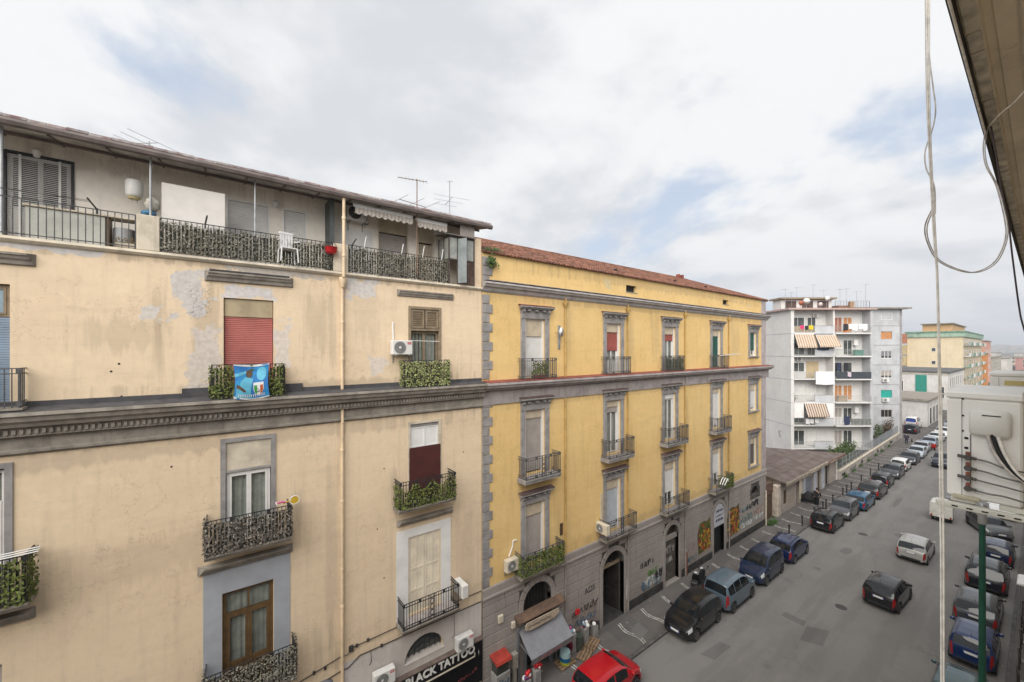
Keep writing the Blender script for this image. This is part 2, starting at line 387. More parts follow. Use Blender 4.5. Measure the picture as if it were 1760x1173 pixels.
# ---------------------------------------------------------------- ground, road, pavements
def struct(o): o['kind'] = 'structure'; return o
struct(MB().box(-2500, 6000, -4000, 4000, -.5, -.05).build('ground', mGROUND))
road = struct(MB().box(-70, 420, 1.1, 12.45, -.045, 0).build('road', mROAD))
pavl = struct(MB().box(-70, 99, 12.60, 14.97, -.045, .12).build('pavement', mPAV))
yard = struct(MB().slab([(99, 12.6), (114.2, 12.6), (114.2, 60), (99, 60)], -.045, .004).build('side_yard', mPAV))
pavl2 = struct(MB().box(114.3, 420, 12.60, 14.0, -.045, .12).build('pavement', mPAV))
pavr = struct(MB().box(-70, 420, -1.38, .95, -.045, .12).build('pavement', mPAV))
kerb_me = None
for y, par, x0, x1 in ((12.45, pavl, 6, 99), (.95, pavr, 20, 70)):
    x = x0
    while x < x1:
        if kerb_me is None:
            k = MB().bbox(.006, .994, 0, .15, -.04, .123, .012).build('kerb_stone', mKERB, par); kerb_me = k.data
        else: k = link(kerb_me, 'kerb_stone', par)
        k.location = (x, y, random.uniform(-.006, .004)); x += 1
MB().box(-70, 6, 12.45, 12.60, -.04, .123).build('kerb', mKERB, pavl); MB().box(-70, 20, .95, 1.10, -.04, .123).build('kerb', mKERB, pavr); MB().box(70, 420, .95, 1.10, -.04, .123).build('kerb', mKERB, pavr)
def wavy(y0, y1, amp):
    mb = MB(); n = 22
    for off in (-.075, .075):
        vs = []; fs = []
        for i in range(n+1):
            u = i/n; y = y0+(y1-y0)*u; x = amp*math.sin(u*7.2)+off; hw = .032+.008*math.sin(i*5.1)
            vs += [(x-hw, y, 0), (x+hw, y, 0)]
            if i: fs.append((2*i-2, 2*i-1, 2*i+1, 2*i))
        mb.add(vs, fs)
    return mb
wm_ = wavy(12.68, 14.45, .10).build('paving_line', mINLAY, pavl); wm_.location = (11.9, 0, .125); wme = wm_.data
x = 14.1
while x < 98:
    o = link(wme, 'paving_line', pavl); o.location = (x+random.uniform(-.1, .1), random.uniform(-.03, .03), .125); o.rotation_euler = (0, 0, 0); x += 2.12
wmr = wavy(-1.2, .75, .09).build('paving_line', mINLAY, pavr); wmr.location = (26, 0, .125)
for k in range(1, 12):
    o = link(wmr.data, 'paving_line', pavr); o.location = (26+2.1*k, 0, .125)
def patch(pts, par=road, mat=mPATCH, z=.004, nm='asphalt_patch'):
    MB().add([(x, y, z) for x, y in pts], [tuple(range(len(pts)))]).build(nm, mat, par)
def blob(cx, cy, rx, ry, n=14, j=.12):
    return [(cx+rx*math.cos(2*math.pi*i/n)*random.uniform(1-j, 1+j), cy+ry*math.sin(2*math.pi*i/n)*random.uniform(1-j, 1+j)) for i in range(n)]
patch([(26.9, 8.05), (27.4, 7.15), (25.7, 7.0), (25.3, 7.9)]); patch([(26.75, 9.3), (27.3, 9.25), (27.25, 8.2), (26.7, 8.15)])
patch(blob(39.3, 9.2, .75, .33)); patch(blob(46.2, 7.0, .55, .65)); patch(blob(60, 6.5, 1.5, .25)); pass
patch([(20.0, 10.6), (21.7, 10.4), (21.8, 9.9), (20.2, 9.95)], z=.007); patch(blob(34.5, 9.7, .22, .22)); patch(blob(70, 5, 1.6, .3)); patch(blob(56, 9, 2.2, .2))
mMUD = M('dry_mud_patch', (.11, .10, .09), .9, .25, 3)
patch([(17.2, 12.62), (19.4, 12.62), (19.35, 14.8), (17.4, 14.8)], pavl, asphalt('doorway_concrete', (.12, .115, .11), .8), .1245, 'concrete_apron')
patch([(18.4, 13.7), (19.35, 13.9), (19.2, 13.1), (18.25, 12.95)], pavl, mPATCH, .1285)
mCOVER = M('cast_iron_cover', (.07, .068, .066), .7, .25, 12)
for cx, cy in ((30.5, 7.4), (44.0, 9.2)):
    MB().lathe([(.3, 0), (.3, .006), (.26, .006), (.26, .003), (0, .003)], 20, (cx, cy, .001)).build('manhole_cover', mCOVER, road)

# ---------------------------------------------------------------- facade helpers
def wall_holes(mb, x0, x1, z0, z1, Y, holes, depth=.28, n=12):
    """front face with openings (x0,x1,z0,z1[,rise]) plus their reveals; rise>0 rounds the top"""
    xs = sorted(set([x0, x1]+[h[0] for h in holes]+[h[1] for h in holes])); zs = sorted(set([z0, z1]+[h[2] for h in holes]+[h[3] for h in holes]))
    xs = [x for x in xs if x0 <= x <= x1]; zs = [z for z in zs if z0 <= z <= z1]
    for a, b in zip(xs, xs[1:]):
        for c, d in zip(zs, zs[1:]):
            mx, mz = (a+b)/2, (c+d)/2
            if any(h[0] < mx < h[1] and h[2] < mz < h[3] for h in holes): continue
            mb.add([(a, Y, c), (b, Y, c), (b, Y, d), (a, Y, d)], [(0, 1, 2, 3)])
    for h in holes:
        a, b, c, d = h[:4]; rise = h[4] if len(h) > 4 else 0
        out = [(a, c), (b, c)]
        if rise:
            arc = [((a+b)/2+(b-a)/2*math.cos(math.pi*i/n), d-rise+rise*math.sin(math.pi*i/n)) for i in range(n+1)]
            half = n//2
            mb.add([(b, Y, d)]+[(p[0], Y, p[1]) for p in arc[:half+1]], [(0,)+tuple(range(half+1, 0, -1))])
            mb.add([(a, Y, d)]+[(p[0], Y, p[1]) for p in arc[half:]], [(0,)+tuple(range(n-half+1, 0, -1))])
            out += arc
        else: out += [(b, d), (a, d)]
        k = len(out)
        mb.add([(x, Y, z) for x, z in out]+[(x, Y+depth, z) for x, z in out], [(i, k+i, k+(i+1) % k, (i+1) % k) for i in range(k)])
    return mb
def slats(x0, x1, z0, z1, y, pitch=.055, amp=.012):
    """roller shutter curtain facing -y"""
    mb = MB(); n = max(2, int(round((z1-z0)/pitch))); p = (z1-z0)/n
    for i in range(n):
        a = z0+i*p
        mb.add([(x0, y, a), (x1, y, a), (x1, y-amp, a+p*.18), (x0, y-amp, a+p*.18), (x1, y-amp*.7, a+p*.86), (x0, y-amp*.7, a+p*.86), (x1, y, a+p), (x0, y, a+p)],
               [(0, 1, 2, 3), (3, 2, 4, 5), (5, 4, 6, 7)])
    mb.box(x0, x1, y+.004, y+.02, z0, z1)
    return mb
def frame_rect(mb, x0, x1, z0, z1, y0, y1, w):
    mb.box(x0, x0+w, y0, y1, z0, z1); mb.box(x1-w, x1, y0, y1, z0, z1); mb.box(x0+w, x1-w, y0, y1, z1-w, z1); mb.box(x0+w, x1-w, y0, y1, z0, z0+w)
def french(par, x0, x1, z0, z1, y, mat, leaves=2, transom=None, curtain=True, w=.055, low=None, pane=None, name='window'):
    mb = MB(); frame_rect(mb, x0, x1, z0, z1, y, y+.06, w)
    zt = transom or z1-w
    if transom: mb.box(x0+w, x1-w, y-.01, y+.05, zt, zt+.07)
    lw = (x1-x0-2*w)/leaves; panes = []
    for i in range(leaves):
        a = x0+w+i*lw
        frame_rect(mb, a+.003, a+lw-.003, z0+w, zt, y-.012, y+.04, w*.85)
        zl = z0+w+w*.85
        if low:
            mb.box(a+w*.85, a+lw-w*.85, y-.004, y+.035, z0+low, z0+low+w); panes.append((a+w*.8, a+lw-w*.8, z0+low+w*.9, zt-w*.8))
            mb.box(a+w*.85, a+lw-w*.85, y+.004, y+.03, zl, z0+low)
        else: panes.append((a+w*.8, a+lw-w*.8, zl-.01, zt-w*.8))
    if transom:
        for i in range(leaves): panes.append((x0+w+i*lw, x0+w+(i+1)*lw, zt+.065, z1-w+.005))
        if leaves > 1: mb.box((x0+x1)/2-.025, (x0+x1)/2+.025, y-.005, y+.045, zt+.07, z1-w)
    o = mb.build(name, mat, par)
    for a, b, c, d in panes: MB().add([(a, y+.015, c), (b, y+.015, c), (b, y+.015, d), (a, y+.015, d)], [(0, 1, 2, 3)]).build('pane', pane or mPANE, o)
    if curtain:
        vs = []; fs = []; n = 28
        for i in range(n+1):
            x = x0+.02+(x1-x0-.04)*i/n; yy = y+.14+.025*math.sin(i*1.9)+.012*math.sin(i*4.7)
            vs += [(x, yy, z0+.05), (x, yy, z1-.03)]
            if i: fs.append((2*i-2, 2*i, 2*i+1, 2*i-1))
        MB().add(vs, fs).build('curtain', mCURT, o, True)
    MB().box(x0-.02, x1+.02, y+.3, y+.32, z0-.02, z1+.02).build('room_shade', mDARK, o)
    return o
def leaf_quads(mb, rnd, n, fn, s0=.03, s1=.055):
    for _ in range(n):
        c, nrm = fn(rnd); s = rnd.uniform(s0, s1)
        d = Vector((nrm[0]+rnd.uniform(-.8, .8), nrm[1]+rnd.uniform(-.8, .8), nrm[2]+rnd.uniform(-.5, .9))).normalized()
        a = d.orthogonal().normalized(); b = d.cross(a); r = rnd.uniform(0, 6.28); u = a*math.cos(r)+b*math.sin(r); v = d.cross(u); c = Vector(c)
        mb.add([c-u*s, c+v*s*.55, c+u*s, c-v*s*.55], [(0, 1, 2, 3)])
def ivy(par, x0, x1, z0, z1, yf, yb, mat, dens=420, s=(.03, .058), sides=True, seed=1, thick=.075, top_wave=.07):
    """leafy screen on the front (y=yf) and ends (to y=yb) of a railing"""
    rnd = random.Random(seed); mb = MB()
    def top(x): return z1-top_wave*(.5+.5*math.sin(x*9+seed))
    nf = int((x1-x0)*(z1-z0)*dens*.85)
    def ff(r):
        x = r.uniform(x0, x1); return (x, yf-r.uniform(0, thick), z0+(top(x)-z0)*r.random()), (0, -1, .15)
    leaf_quads(mb, rnd, nf, ff, *s)
    if sides:
        ns = int((yb-yf)*(z1-z0)*dens)
        leaf_quads(mb, rnd, ns, lambda r: ((x0-r.uniform(0, thick), r.uniform(yf, yb), r.uniform(z0, z1)), (-1, 0, .15)), *s)
        leaf_quads(mb, rnd, ns, lambda r: ((x1+r.uniform(0, thick), r.uniform(yf, yb), r.uniform(z0, z1)), (1, 0, .15)), *s)
    o = mb.build('leaf_screen', mat, par, kind='stuff')
    nm_ = MB()
    for i in range(int((x1-x0)/.09)+1): nm_.box(x0+i*.09, x0+i*.09+.06, yf+.006, yf+.010, z0+.02, top(x0+i*.09)-.06)
    nm_.build('leaf_gap_shade', M('gap_shade_dark', (.035, .036, .02), .9, .2), par, kind='stuff')  # dark strips put behind the leaves to stand for shade in the gaps
    return o
def railing(x0, x1, z, h, yf, yb, bar=.11, r=.009, band=True, ends=True):
    mb = MB()
    for zz in ([z+h, z+h-.12, z+.05, z+.15] if band else [z+h, z+.06]):
        mb.box(x0, x1, yf-.012, yf+.012, zz-.011, zz+.011)
        if ends:
            for x in (x0, x1): mb.box(x-.012, x+.012, yf+.012, yb, zz-.011, zz+.011)
    n = max(2, int(round((x1-x0)/bar)))
    for i in range(n+1):
        x = x0+(x1-x0)*i/n; k = r*1.8 if i in (0, n) else r
        mb.box(x-k, x+k, yf-k, yf+k, z, z+h)
    if ends:
        m = max(1, int(round((yb-yf)/bar)))
        for x in (x0, x1):
            for i in range(1, m): mb.box(x-r, x+r, yf+(yb-yf)*i/m-r, yf+(yb-yf)*i/m+r, z, z+h)
    if band:
        for x in (x0, x1, x0+(x1-x0)*.28, x0+(x1-x0)*.72):
            for zz in (z+h-.06, z+.1): mb.box(x-.05, x+.05, yf-.016, yf+.016, zz-.05, zz+.05)
    return mb
def balcony(par, x0, x1, z, depth=.65, h=1.0, slab=.13, smat=None, rmat=None, leaf=None, leaf_z=(0, 1), Y=D, band=True, seed=1, floor=None, dens=420, medallion=True, s=(.03, .058), tw=.07):
    yf = Y-depth; mb = MB()
    mb.prism_x([(Y, z), (yf, z), (yf, z-.05), (yf+.03, z-.065), (yf+.05, z-slab), (Y, z-slab)], x0-.04, x1+.04)
    b = mb.build('balcony', smat or mGREYD, par)
    rl = railing(x0+.02, x1-.02, z, h, yf+.035, Y, band=band)
    if medallion:
        xc = (x0+x1)/2; y = yf+.035
        for k in range(3):
            q = MB().lathe([(.055, -.008), (.075, -.008), (.075, .008), (.055, .008), (.055, -.008)], 10, axis='y'); q.xf(Matrix.Translation((xc, y, z+.28+.22*k)) @ Matrix.Diagonal((1, 1, 1.45, 1))); rl.add(q.v, q.f)
        for dx in (-.1, .1): rl.box(xc+dx-.01, xc+dx+.01, y-.012, y+.012, z+.05, z+h)
    rl.build('railing', rmat or mIRON, b)
    if floor: MB().box(x0+.03, x1-.03, yf+.06, Y-.02, z+.004, z+.012).build('floor_tiles', floor, b)
    if leaf: ivy(b, x0, x1, z+leaf_z[0]*h, z+leaf_z[1]*h, yf+.02, Y-.05, leaf, seed=seed, dens=dens, s=s, top_wave=tw)
    return b
def ac_unit(label, x, z, Y=D, w=.78, h=.54, d=.28, mat=None, badge=True, rz=0., name='air_conditioner', gap=.08, group='air conditioners on the facades', brackets=True):
    """split outdoor unit, front towards -y; (x, z) = left bottom corner"""
    t = thing(name, label, 'air conditioner', (x+w/2, Y-gap-d/2, z), rz, group, world=False)
    c = MB().bbox(-w/2, w/2, -d/2, d/2, 0, h, .018).build('casing', mat or mACW, t)
    r = min(h*.42, w*.3); cx = -w/2+r+.06; g = MB()
    for k in range(5): g.lathe([(r*(k+1)/5-.008, -.012), (r*(k+1)/5, -.012), (r*(k+1)/5, 0), (r*(k+1)/5-.008, 0), (r*(k+1)/5-.008, -.012)], 20, (cx, -d/2-.001, h/2), 'y')
    for k in range(8):
        a = math.pi*k/4; g.tube((cx, -d/2-.006, h/2), (cx+r*math.cos(a), -d/2-.006, h/2+r*math.sin(a)), .005, 4)
    go = g.build('fan_guard', mGRILL, c); MB().lathe([(r, -.001), (r, -.003), (0, -.003)], 20, (cx, -d/2, h/2), 'y').build('fan_opening', M('fan_shadow', (.26, .26, .26), .7), c)
    MB().lathe([(.05, -.016), (.03, -.02), (0, -.02)], 12, (cx, -d/2, h/2), 'y').build('fan_hub', mACW, c)
    if badge:
        bo = MB().box(w/2-.2, w/2-.05, -d/2-.004, -d/2, h-.15, h-.06).build('badge', mREDP, c)
        me = text_mesh('TCL', .07, .001, .001, 'CENTER'); me.materials.append(mWHITE); me.name = 'badge_letters'
        tx = link(me, 'badge_letters', c); tx.location = (w/2-.125, -d/2-.006, h-.13); tx.rotation_euler = (R(90), 0, 0)
    if brackets:
        for xx in (-w*.33, w*.33):
            MB().box(xx-.02, xx+.02, -d/2-.02, d/2+gap, -.04, -.005).box(xx-.015, xx+.015, d/2+gap-.03, d/2+gap, -.3, -.04).build('bracket', mSTEEL, t)
    return t
# ---------------------------------------------------------------- cream building
cb = thing('apartment_building', 'cream rendered corner block with rooftop terrace and dentilled grey cornice', 'building', (2.7, 19, 0))
CX0, CX1 = -9.0, 9.42
cream_h = [(-5.3, -3.93, 14.3, 17.25), (.22, 1.52, 14.3, 17.25), (6.08, 7.43, 14.3, 17.36),
           (-5.4, -4.0, 9.75, 12.85), (.27, 1.46, 9.75, 12.85), (6.12, 7.36, 9.75, 12.74),
           (-5.5, -4.05, 5.3, 8.2), (.19, 1.52, 5.3, 8.3), (6.06, 7.43, 5.3, 8.32), (5.89, 7.59, 3.43, 4.30, .86)]
wb = wall_holes(MB(), CX0, CX1, 0, 18.40, D, cream_h)
wb.add([(CX0, D, 0), (CX0, 26, 0), (CX0, 26, 18.4), (CX0, D, 18.4), (CX1, D, 0), (CX1, 26, 0), (CX1, 26, 18.4), (CX1, D, 18.4)], [(3, 2, 1, 0), (4, 5, 6, 7), (0, 1, 5, 4), (1, 2, 6, 5)])
wb.build('wall', mCREAM, cb)
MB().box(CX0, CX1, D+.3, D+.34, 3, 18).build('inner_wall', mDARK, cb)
MB().prism_x([(26, 18.40), (D-.10, 18.40), (D-.12, 18.33), (D-.06, 18.27), (D+.001, 18.25), (D+.001, 18.30), (26, 18.35)], CX0, CX1+.0).build('terrace_slab', mSTUC, cb)
# main cornice
prof = [(D, 14.28), (D-.50, 14.20), (D-.52, 14.12), (D-.46, 14.08), (D-.44, 13.98), (D-.36, 13.92), (D-.33, 13.84), (D-.20, 13.80), (D-.20, 13.60), (D-.06, 13.58), (D-.06, 13.28), (D-.11, 13.25), (D-.11, 13.19), (D-.03, 13.13), (D, 13.13)]
co = MB().prism_x(prof, CX0, CX1+.02).build('cornice', mGREYD, cb)
dn = MB(); x = CX0
while x < CX1-.06: dn.box(x, x+.06, D-.25, D-.195, 13.66, 13.77); x += .12
dn.build('dentils', mGREYD, co, kind='stuff')
MB().prism_x([(D-.005, 14.42), (D-.035, 14.42), (D-.04, 14.29), (D-.46, 14.222), (D-.48, 14.212), (D-.005, 14.29)], CX0, CX1-.02).build('bitumen_flashing', mBARK, co)
MB().prism_x([(D-.03, 14.56), (D-.06, 14.56), (D-.06, 14.28), (D-.03, 14.28)], -.75, 2.35).build('flashing_patch', mBARK, co)
def hood(x0, x1, z, par, d=.24, mat=None, hh=.3):
    MB().prism_x([(D, z), (D-d, z-.02), (D-d, z-.07), (D-d*.8, z-.09), (D-d*.72, z-.15), (D-d*.45, z-.2), (D-d*.38, z-hh+.02), (D-d*.2, z-hh), (D, z-hh)], x0, x1, -.6, -.6, D-d).build('hood_mould', mat or mGREYD, par)
hood(-5.6, -3.62, 18.02, cb, .18); hood(-.13, 1.97, 18.02, cb, .18); hood(5.68, 7.95, 17.99, cb, .14, hh=.26)
MB().box(-.12, 1.95, D-.16, D-.01, 18.022, 18.06).build('tar_cap', mBARK, cb)
hood(-5.6, -3.66, 9.38, cb, .24, hh=.26); hood(-.26, 1.93, 9.30, cb, .24, hh=.26); hood(5.70, 7.88, 9.10, cb, .2, hh=.22)
# top floor windows
slats(-5.28, -3.95, 14.3, 16.45, D+.10, .06).build('roller_shutter', mBLS, cb)
o = french(cb, -5.28, -3.95, 16.47, 17.23, D+.10, mTAUPE, 2, curtain=False, pane=M('sky_pane', (.30, .40, .46), .1, .15, 3))
slats(.24, 1.50, 14.3, 16.68, D+.10, .058, .016).build('roller_shutter', mRED, cb)
MB().bbox(.235, 1.505, D+.06, D+.2, 16.685, 17.235, .01).build('shutter_box', mBEIGE, cb)
w3 = french(cb, 6.12, 7.39, 14.3, 16.42, D+.14, mTAUPE, 2, low=.8, name='window_door')
mb = MB(); frame_rect(mb, 6.05, 7.46, 14.3, 17.38, D-.03, D+.08, .1); mb.box(6.15, 7.36, D-.02, D+.06, 16.42, 16.5)
for a in (6.17, 6.78): frame_rect(mb, a, a+.56, 16.52, 17.26, D+.01, D+.07, .08); mb.box(a+.07, a+.5, D+.04, D+.06, 16.58, 17.2)
mb.build('timber_frame', mTAUPE, cb)
lv = MB()
for a in (6.25, 6.86):
    for k in range(8): lv.add([(a, D+.035, 16.62+k*.072), (a+.40, D+.035, 16.62+k*.072), (a+.40, D+.01, 16.66+k*.072), (a, D+.01, 16.66+k*.072)], [(0, 1, 2, 3)])
lv.build('louvres', mTAUPE, cb, kind='stuff')
MB().path([(6.16, D-.06, 16.02), (7.36, D-.06, 16.0)], .012).build('curtain_rail', mWHITE, cb)
# top floor railings with leaves, standing on the cornice
def ledge_rail(par, x0, x1, z, h, yf, leafmat, seed, rng=(0, 1), gap=None, dens=460):
    r = railing(x0, x1, z, h, yf, D-.02, band=False).build('railing', mIRON, par)
    if gap:
        ivy(r, x0, gap[0], z+rng[0]*h, z+rng[1]*h, yf-.01, D-.05, leafmat, seed=seed, sides=True, dens=dens)
        ivy(r, gap[1], x1, z+rng[0]*h, z+rng[1]*h, yf-.01, D-.05, leafmat, seed=seed+1, sides=True, dens=dens)
    elif leafmat: ivy(r, x0, x1, z+rng[0]*h, z+rng[1]*h, yf-.01, D-.05, leafmat, seed=seed, dens=dens)
    return r
ledge_rail(cb, -.06, 1.74, 14.25, .98, 14.45, mIVYG, 3, (0, .98), None)
ledge_rail(cb, 5.74, 7.62, 14.25, 1.0, 14.45, mIVYL, 5, (0, 1.0), None, 520)
balcony(cb, -5.7, -3.66, 14.31, .45, .93, slab=.05, rmat=mIRONG, smat=mGREYD)
# second floor
mb = MB(); frame_rect(mb, .14, 1.58, 9.75, 12.98, D-.035, D+.05, .13); mb.box(.27, 1.45, D-.02, D+.06, 11.93, 12.0); mb.build('stone_frame', mGREY, cb)
MB().box(.272, 1.448, D+.02, D+.08, 12.0, 12.85).build('transom_panel', mSTUC, cb)
french(cb, .29, 1.43, 9.76, 11.92, D+.05, mWFR, 2, curtain=True, w=.07)
balcony(cb, -.2, 1.92, 9.78, .66, 1.0, leaf=mIVYB, rmat=mIRON, leaf_z=(0, .96), seed=11, dens=560, s=(.025, .05))
mb = MB(); frame_rect(mb, 6.03, 7.45, 9.75, 12.84, D-.03, D+.05, .1); mb.build('stone_frame', mSTUC, cb)
pn = MB(); frame_rect(pn, 6.14, 7.34, 11.8, 12.6, D+.04, D+.09, .05); pn.box(6.71, 6.77, D+.035, D+.09, 11.8, 12.6); pn.box(6.15, 7.33, D+.06, D+.085, 11.82, 12.58); pn.build('window', mWHITE, cb)
MB().box(6.14, 7.34, D+.03, D+.1, 12.6, 12.73).build('lintel_shadow_board', mGREY, cb)
slats(6.08, 7.42, 9.8, 11.82, D-.035, .05, .01).build('roller_blind', mMAR, cb)
french(cb, 6.14, 7.34, 9.76, 11.8, D+.12, mTAUPE, 2, curtain=False)
balcony(cb, 5.48, 7.78, 9.72, .66, 1.02, leaf=mIVYG, rmat=mIRON, leaf_z=(0, .9), seed=13, dens=330, tw=.25)
mb = MB(); frame_rect(mb, -5.5, -3.88, 9.7, 12.98, D-.035, D+.05, .13); mb.build('stone_frame', mGREY, cb)
french(cb, -5.38, -4.02, 9.76, 12.8, D+.08, mWFR, 2, transom=12.0)
balcony(cb, -5.75, -3.53, 9.78, .66, 1.1, leaf=mIVYG, rmat=mIRON, seed=17, dens=460)
# first floor
MB().box(-.27, .18, D-.012, D-.002, 5.2, 9.05).box(1.53, 1.99, D-.012, D-.002, 5.2, 9.05).box(.18, 1.53, D-.012, D-.002, 8.31, 9.05).build('painted_surround', mBLUEG, cb)
french(cb, .19, 1.52, 5.3, 8.3, D+.08, mBRW, 2, transom=7.55, curtain=True, w=.10, low=.7, name='window_door')
balcony(cb, -.22, 2.06, 5.32, .66, 1.05, leaf=mIVYD, rmat=mIRON, seed=19, dens=620, s=(.022, .045))
MB().box(5.57, 6.05, D-.012, D-.002, 5.2, 8.66).box(7.44, 7.9, D-.012, D-.002, 5.2, 8.66).box(6.05, 7.44, D-.012, D-.002, 8.33, 8.66).build('painted_surround', mWHITEP, cb)
for a in (6.07, 6.75):
    f = MB(); frame_rect(f, a, a+.67, 5.3, 8.31, D+.03, D+.07, .06); f.box(a+.06, a+.61, D+.03, D+.07, 6.15, 6.23); f.box(a+.06, a+.61, D+.03, D+.07, 7.0, 7.08); f.box(a+.31, a+.36, D+.035, D+.065, 5.36, 8.25)
    so = f.build('shutter', mCSH, cb)
    for z0, z1 in ((5.36, 6.15), (6.23, 7.0), (7.08, 8.25)):
        for c_ in (a+.06, a+.36): slats(c_, c_+.25, z0, z1, D+.062, .04, .016).build('louvres', mCSH, so, kind='stuff')
balcony(cb, 5.6, 7.92, 5.22, .68, .98, smat=mGREYD, rmat=mIRON, floor=M('pale_floor_tiles', (.42, .38, .37), .6, .12, 4))
slats(-5.48, -4.07, 5.3, 8.2, D+.1, .06).build('roller_shutter', mGSH, cb); balcony(cb, -5.8, -3.6, 5.3, .66, 1.0)
# ground floor: white painted shop zone
wz = wall_holes(MB(), 3.66, 9.40, 0, 4.57, D-.02, [(5.89, 7.59, 3.43, 4.30, .86)], .05)
wz.box(3.655, 3.665, D-.02, D+.0, 0, 4.57); wz.build('shop_render', mWHITEW, cb)
MB().prism_x([(D-.02, 3.40), (D-.05, 3.43), (D-.05, 3.43), (D+.28, 3.50), (D+.28, 3.40)], 5.88, 7.60).build('arch_sill', mWHITEW, cb)
ag = MB()
for k in range(8): ag.tube((5.95+.22*k, D+.2, 3.45), (5.95+.22*k, D+.2, 3.45+.84*math.sqrt(max(0, 1-((5.95+.22*k-6.74)/.85)**2))), .012, 5)
for k in range(4):
    q = [(6.74+(.2+.2*k)*math.cos(a*math.pi/10), D+.2, 3.45+(.2+.2*k)*math.sin(a*math.pi/10)) for a in range(11)]; ag.path(q, .01, 4)
ag.build('arch_grille', mIRON, cb); MB().box(5.88, 7.6, D+.262, D+.27, 3.42, 4.30).build('arch_pane', mGLASSO, cb)
sg = MB().box(5.5, 9.38, D-.12, D-.025, 1.2, 3.02).build('shop_sign', M('black_sign_board', (.008, .008, .009), .35, .1), cb)
MB().prism_x([(D-.02, 3.12), (D-.18, 3.06), (D-.18, 3.025), (D-.02, 3.025)], 5.45, 9.4).build('sign_cap', M('brown_stone_cap', (.17, .13, .11), .85, .2), sg)
mLET = M('sign_letter_white', (.72, .71, .68), .6, .04)
me = text_mesh('BLACK TATTOO', .44, .015, .014); me.materials.append(mLET); me.name = 'sign_letters'
tx = link(me, 'sign_letters', sg); wdt = max(v.co.x for v in me.vertices); tx.scale = (3.12/wdt, 1, 1); tx.location = (5.88, D-.13, 2.63); tx.rotation_euler = (R(90), 0, 0)
MB().box(6.5, 9.0, D-.16, D-.13, 2.42, 2.465).box(8.97, 9.01, D-.16, D-.13, 2.42, 2.6).build('sign_light_bar', mSTUC, sg)
mSCR = M('dull_red_script', (.30, .06, .07), .6, .2)
sc = MB(); rnd = random.Random(4); x = 8.15
for i in range(7):
    sc.path([(x+.02*j+rnd.uniform(-.02, .02), D-.135, 1.72+rnd.uniform(-.10, .10)+i*.02) for j in range(6)], .008, 4); x += .14
sc.build('sign_script', mSCR, sg)
st = MB(); 
for dx_, dz_ in ((0, .16), (0, -.16), (.06, 0), (-.06, 0)): st.add([(9.2+dx_, D-.128, 2.5+dz_), (9.2-dz_*.08-.004, D-.128, 2.5+dx_*.08), (9.2+dz_*.08+.004, D-.128, 2.5-dx_*.08)], [(0, 1, 2)])
st.build('sign_star', mLET, sg)
# pipes and cables on the cream front
dp = MB().tube((3.6, D-.07, .2), (3.6, D-.07, 13.15), .055, 10).tube((3.6, D-.07, 14.28), (3.6, D-.07, 17.9), .055, 10).lathe([(.055, 17.85), (.13, 18.1), (.13, 18.2), (.06, 18.22)], 12, (3.6, D-.13, 0))
dp.tube((3.6, D-.27, 18.2), (3.6, D-.27, 20.96), .055, 10)
for z in (6.6, 7.9, 10.3, 12.1, 15.3, 16.6, 18.9, 20.2): dp.lathe([(.068, z), (.072, z+.02), (.072, z+.07), (.068, z+.09)], 10, (3.6, D-.07 if z < 18 else D-.27, 0))
dp.tube((3.6, D-.10, 13.1), (3.6, D-.10, 13.62), .05, 8)
dp.build('downpipe', mPIPE, cb, 40)
cbm = MB(); 
cbm.path([(2.0, D-.02, 4.55), (3.5, D-.03, 4.86), (3.75, D-.13, 4.9), (4.0, D-.04, 5.02), (5.6, D-.03, 5.06), (9.38, D-.03, 5.06)], .016, 5)
cbm.path([(1.8, D-.02, 4.0), (3.5, D-.03, 4.35), (3.8, D-.04, 4.36), (4.2, D-.04, 4.62), (6, D-.04, 4.62), (9.38, D-.03, 4.60)], .018, 5)
cbm.path([(2.6, D-.02, 2.6), (2.65, D-.02, 4.05), (2.45, D-.02, 4.15), (1.9, D-.02, 4.0)], .018, 5)
cbm.path([(8.05, D-.03, 4.6), (8.06, D-.03, 3.7), (7.95, D-.03, 3.6)], .008, 4).path([(4.6, D-.03, 4.6), (4.62, D-.03, 4.2), (4.55, D-.03, 4.1)], .01, 4)
for a, z in ((2.7, 4.72), (4.1, 5.02), (4.5, 5.05), (5.0, 4.62), (3.05, 4.72)): cbm.box(a-.04, a+.04, D-.06, D-.002, z-.05, z+.05)
cbm.box(3.83, 3.98, D-.08, D-.002, 4.9, 5.1)
cbm.build('wall_cables', mCABLE, cb)
MB().xf(Matrix()).lathe([(.0, -.13), (.17, -.11), (.24, -.05), (.25, 0)], 14, (0, 0, 0), 'y').xf(Matrix.Translation((3.0, D, 4.12)) @ Matrix.Diagonal((1.25, 1, .72, 1))).build('junction_cover', M('blue_grey_metal', (.16, .165, .19), .6, .2, 6), cb, 40)
hl = MB()
for a, z in ((-.98, 12.35), (5.1, 11.2), (8.5, 11.3), (5.1, 7.1), (4.85, 9.0), (-2.2, 15.1), (-2.05, 15.3), (-2.0, 14.42)): hl.lathe([(.028, -.004), (0, -.0045)], 8, (a, D, z), 'y')
hl.build('anchor_holes', mDARK, cb, kind='stuff')
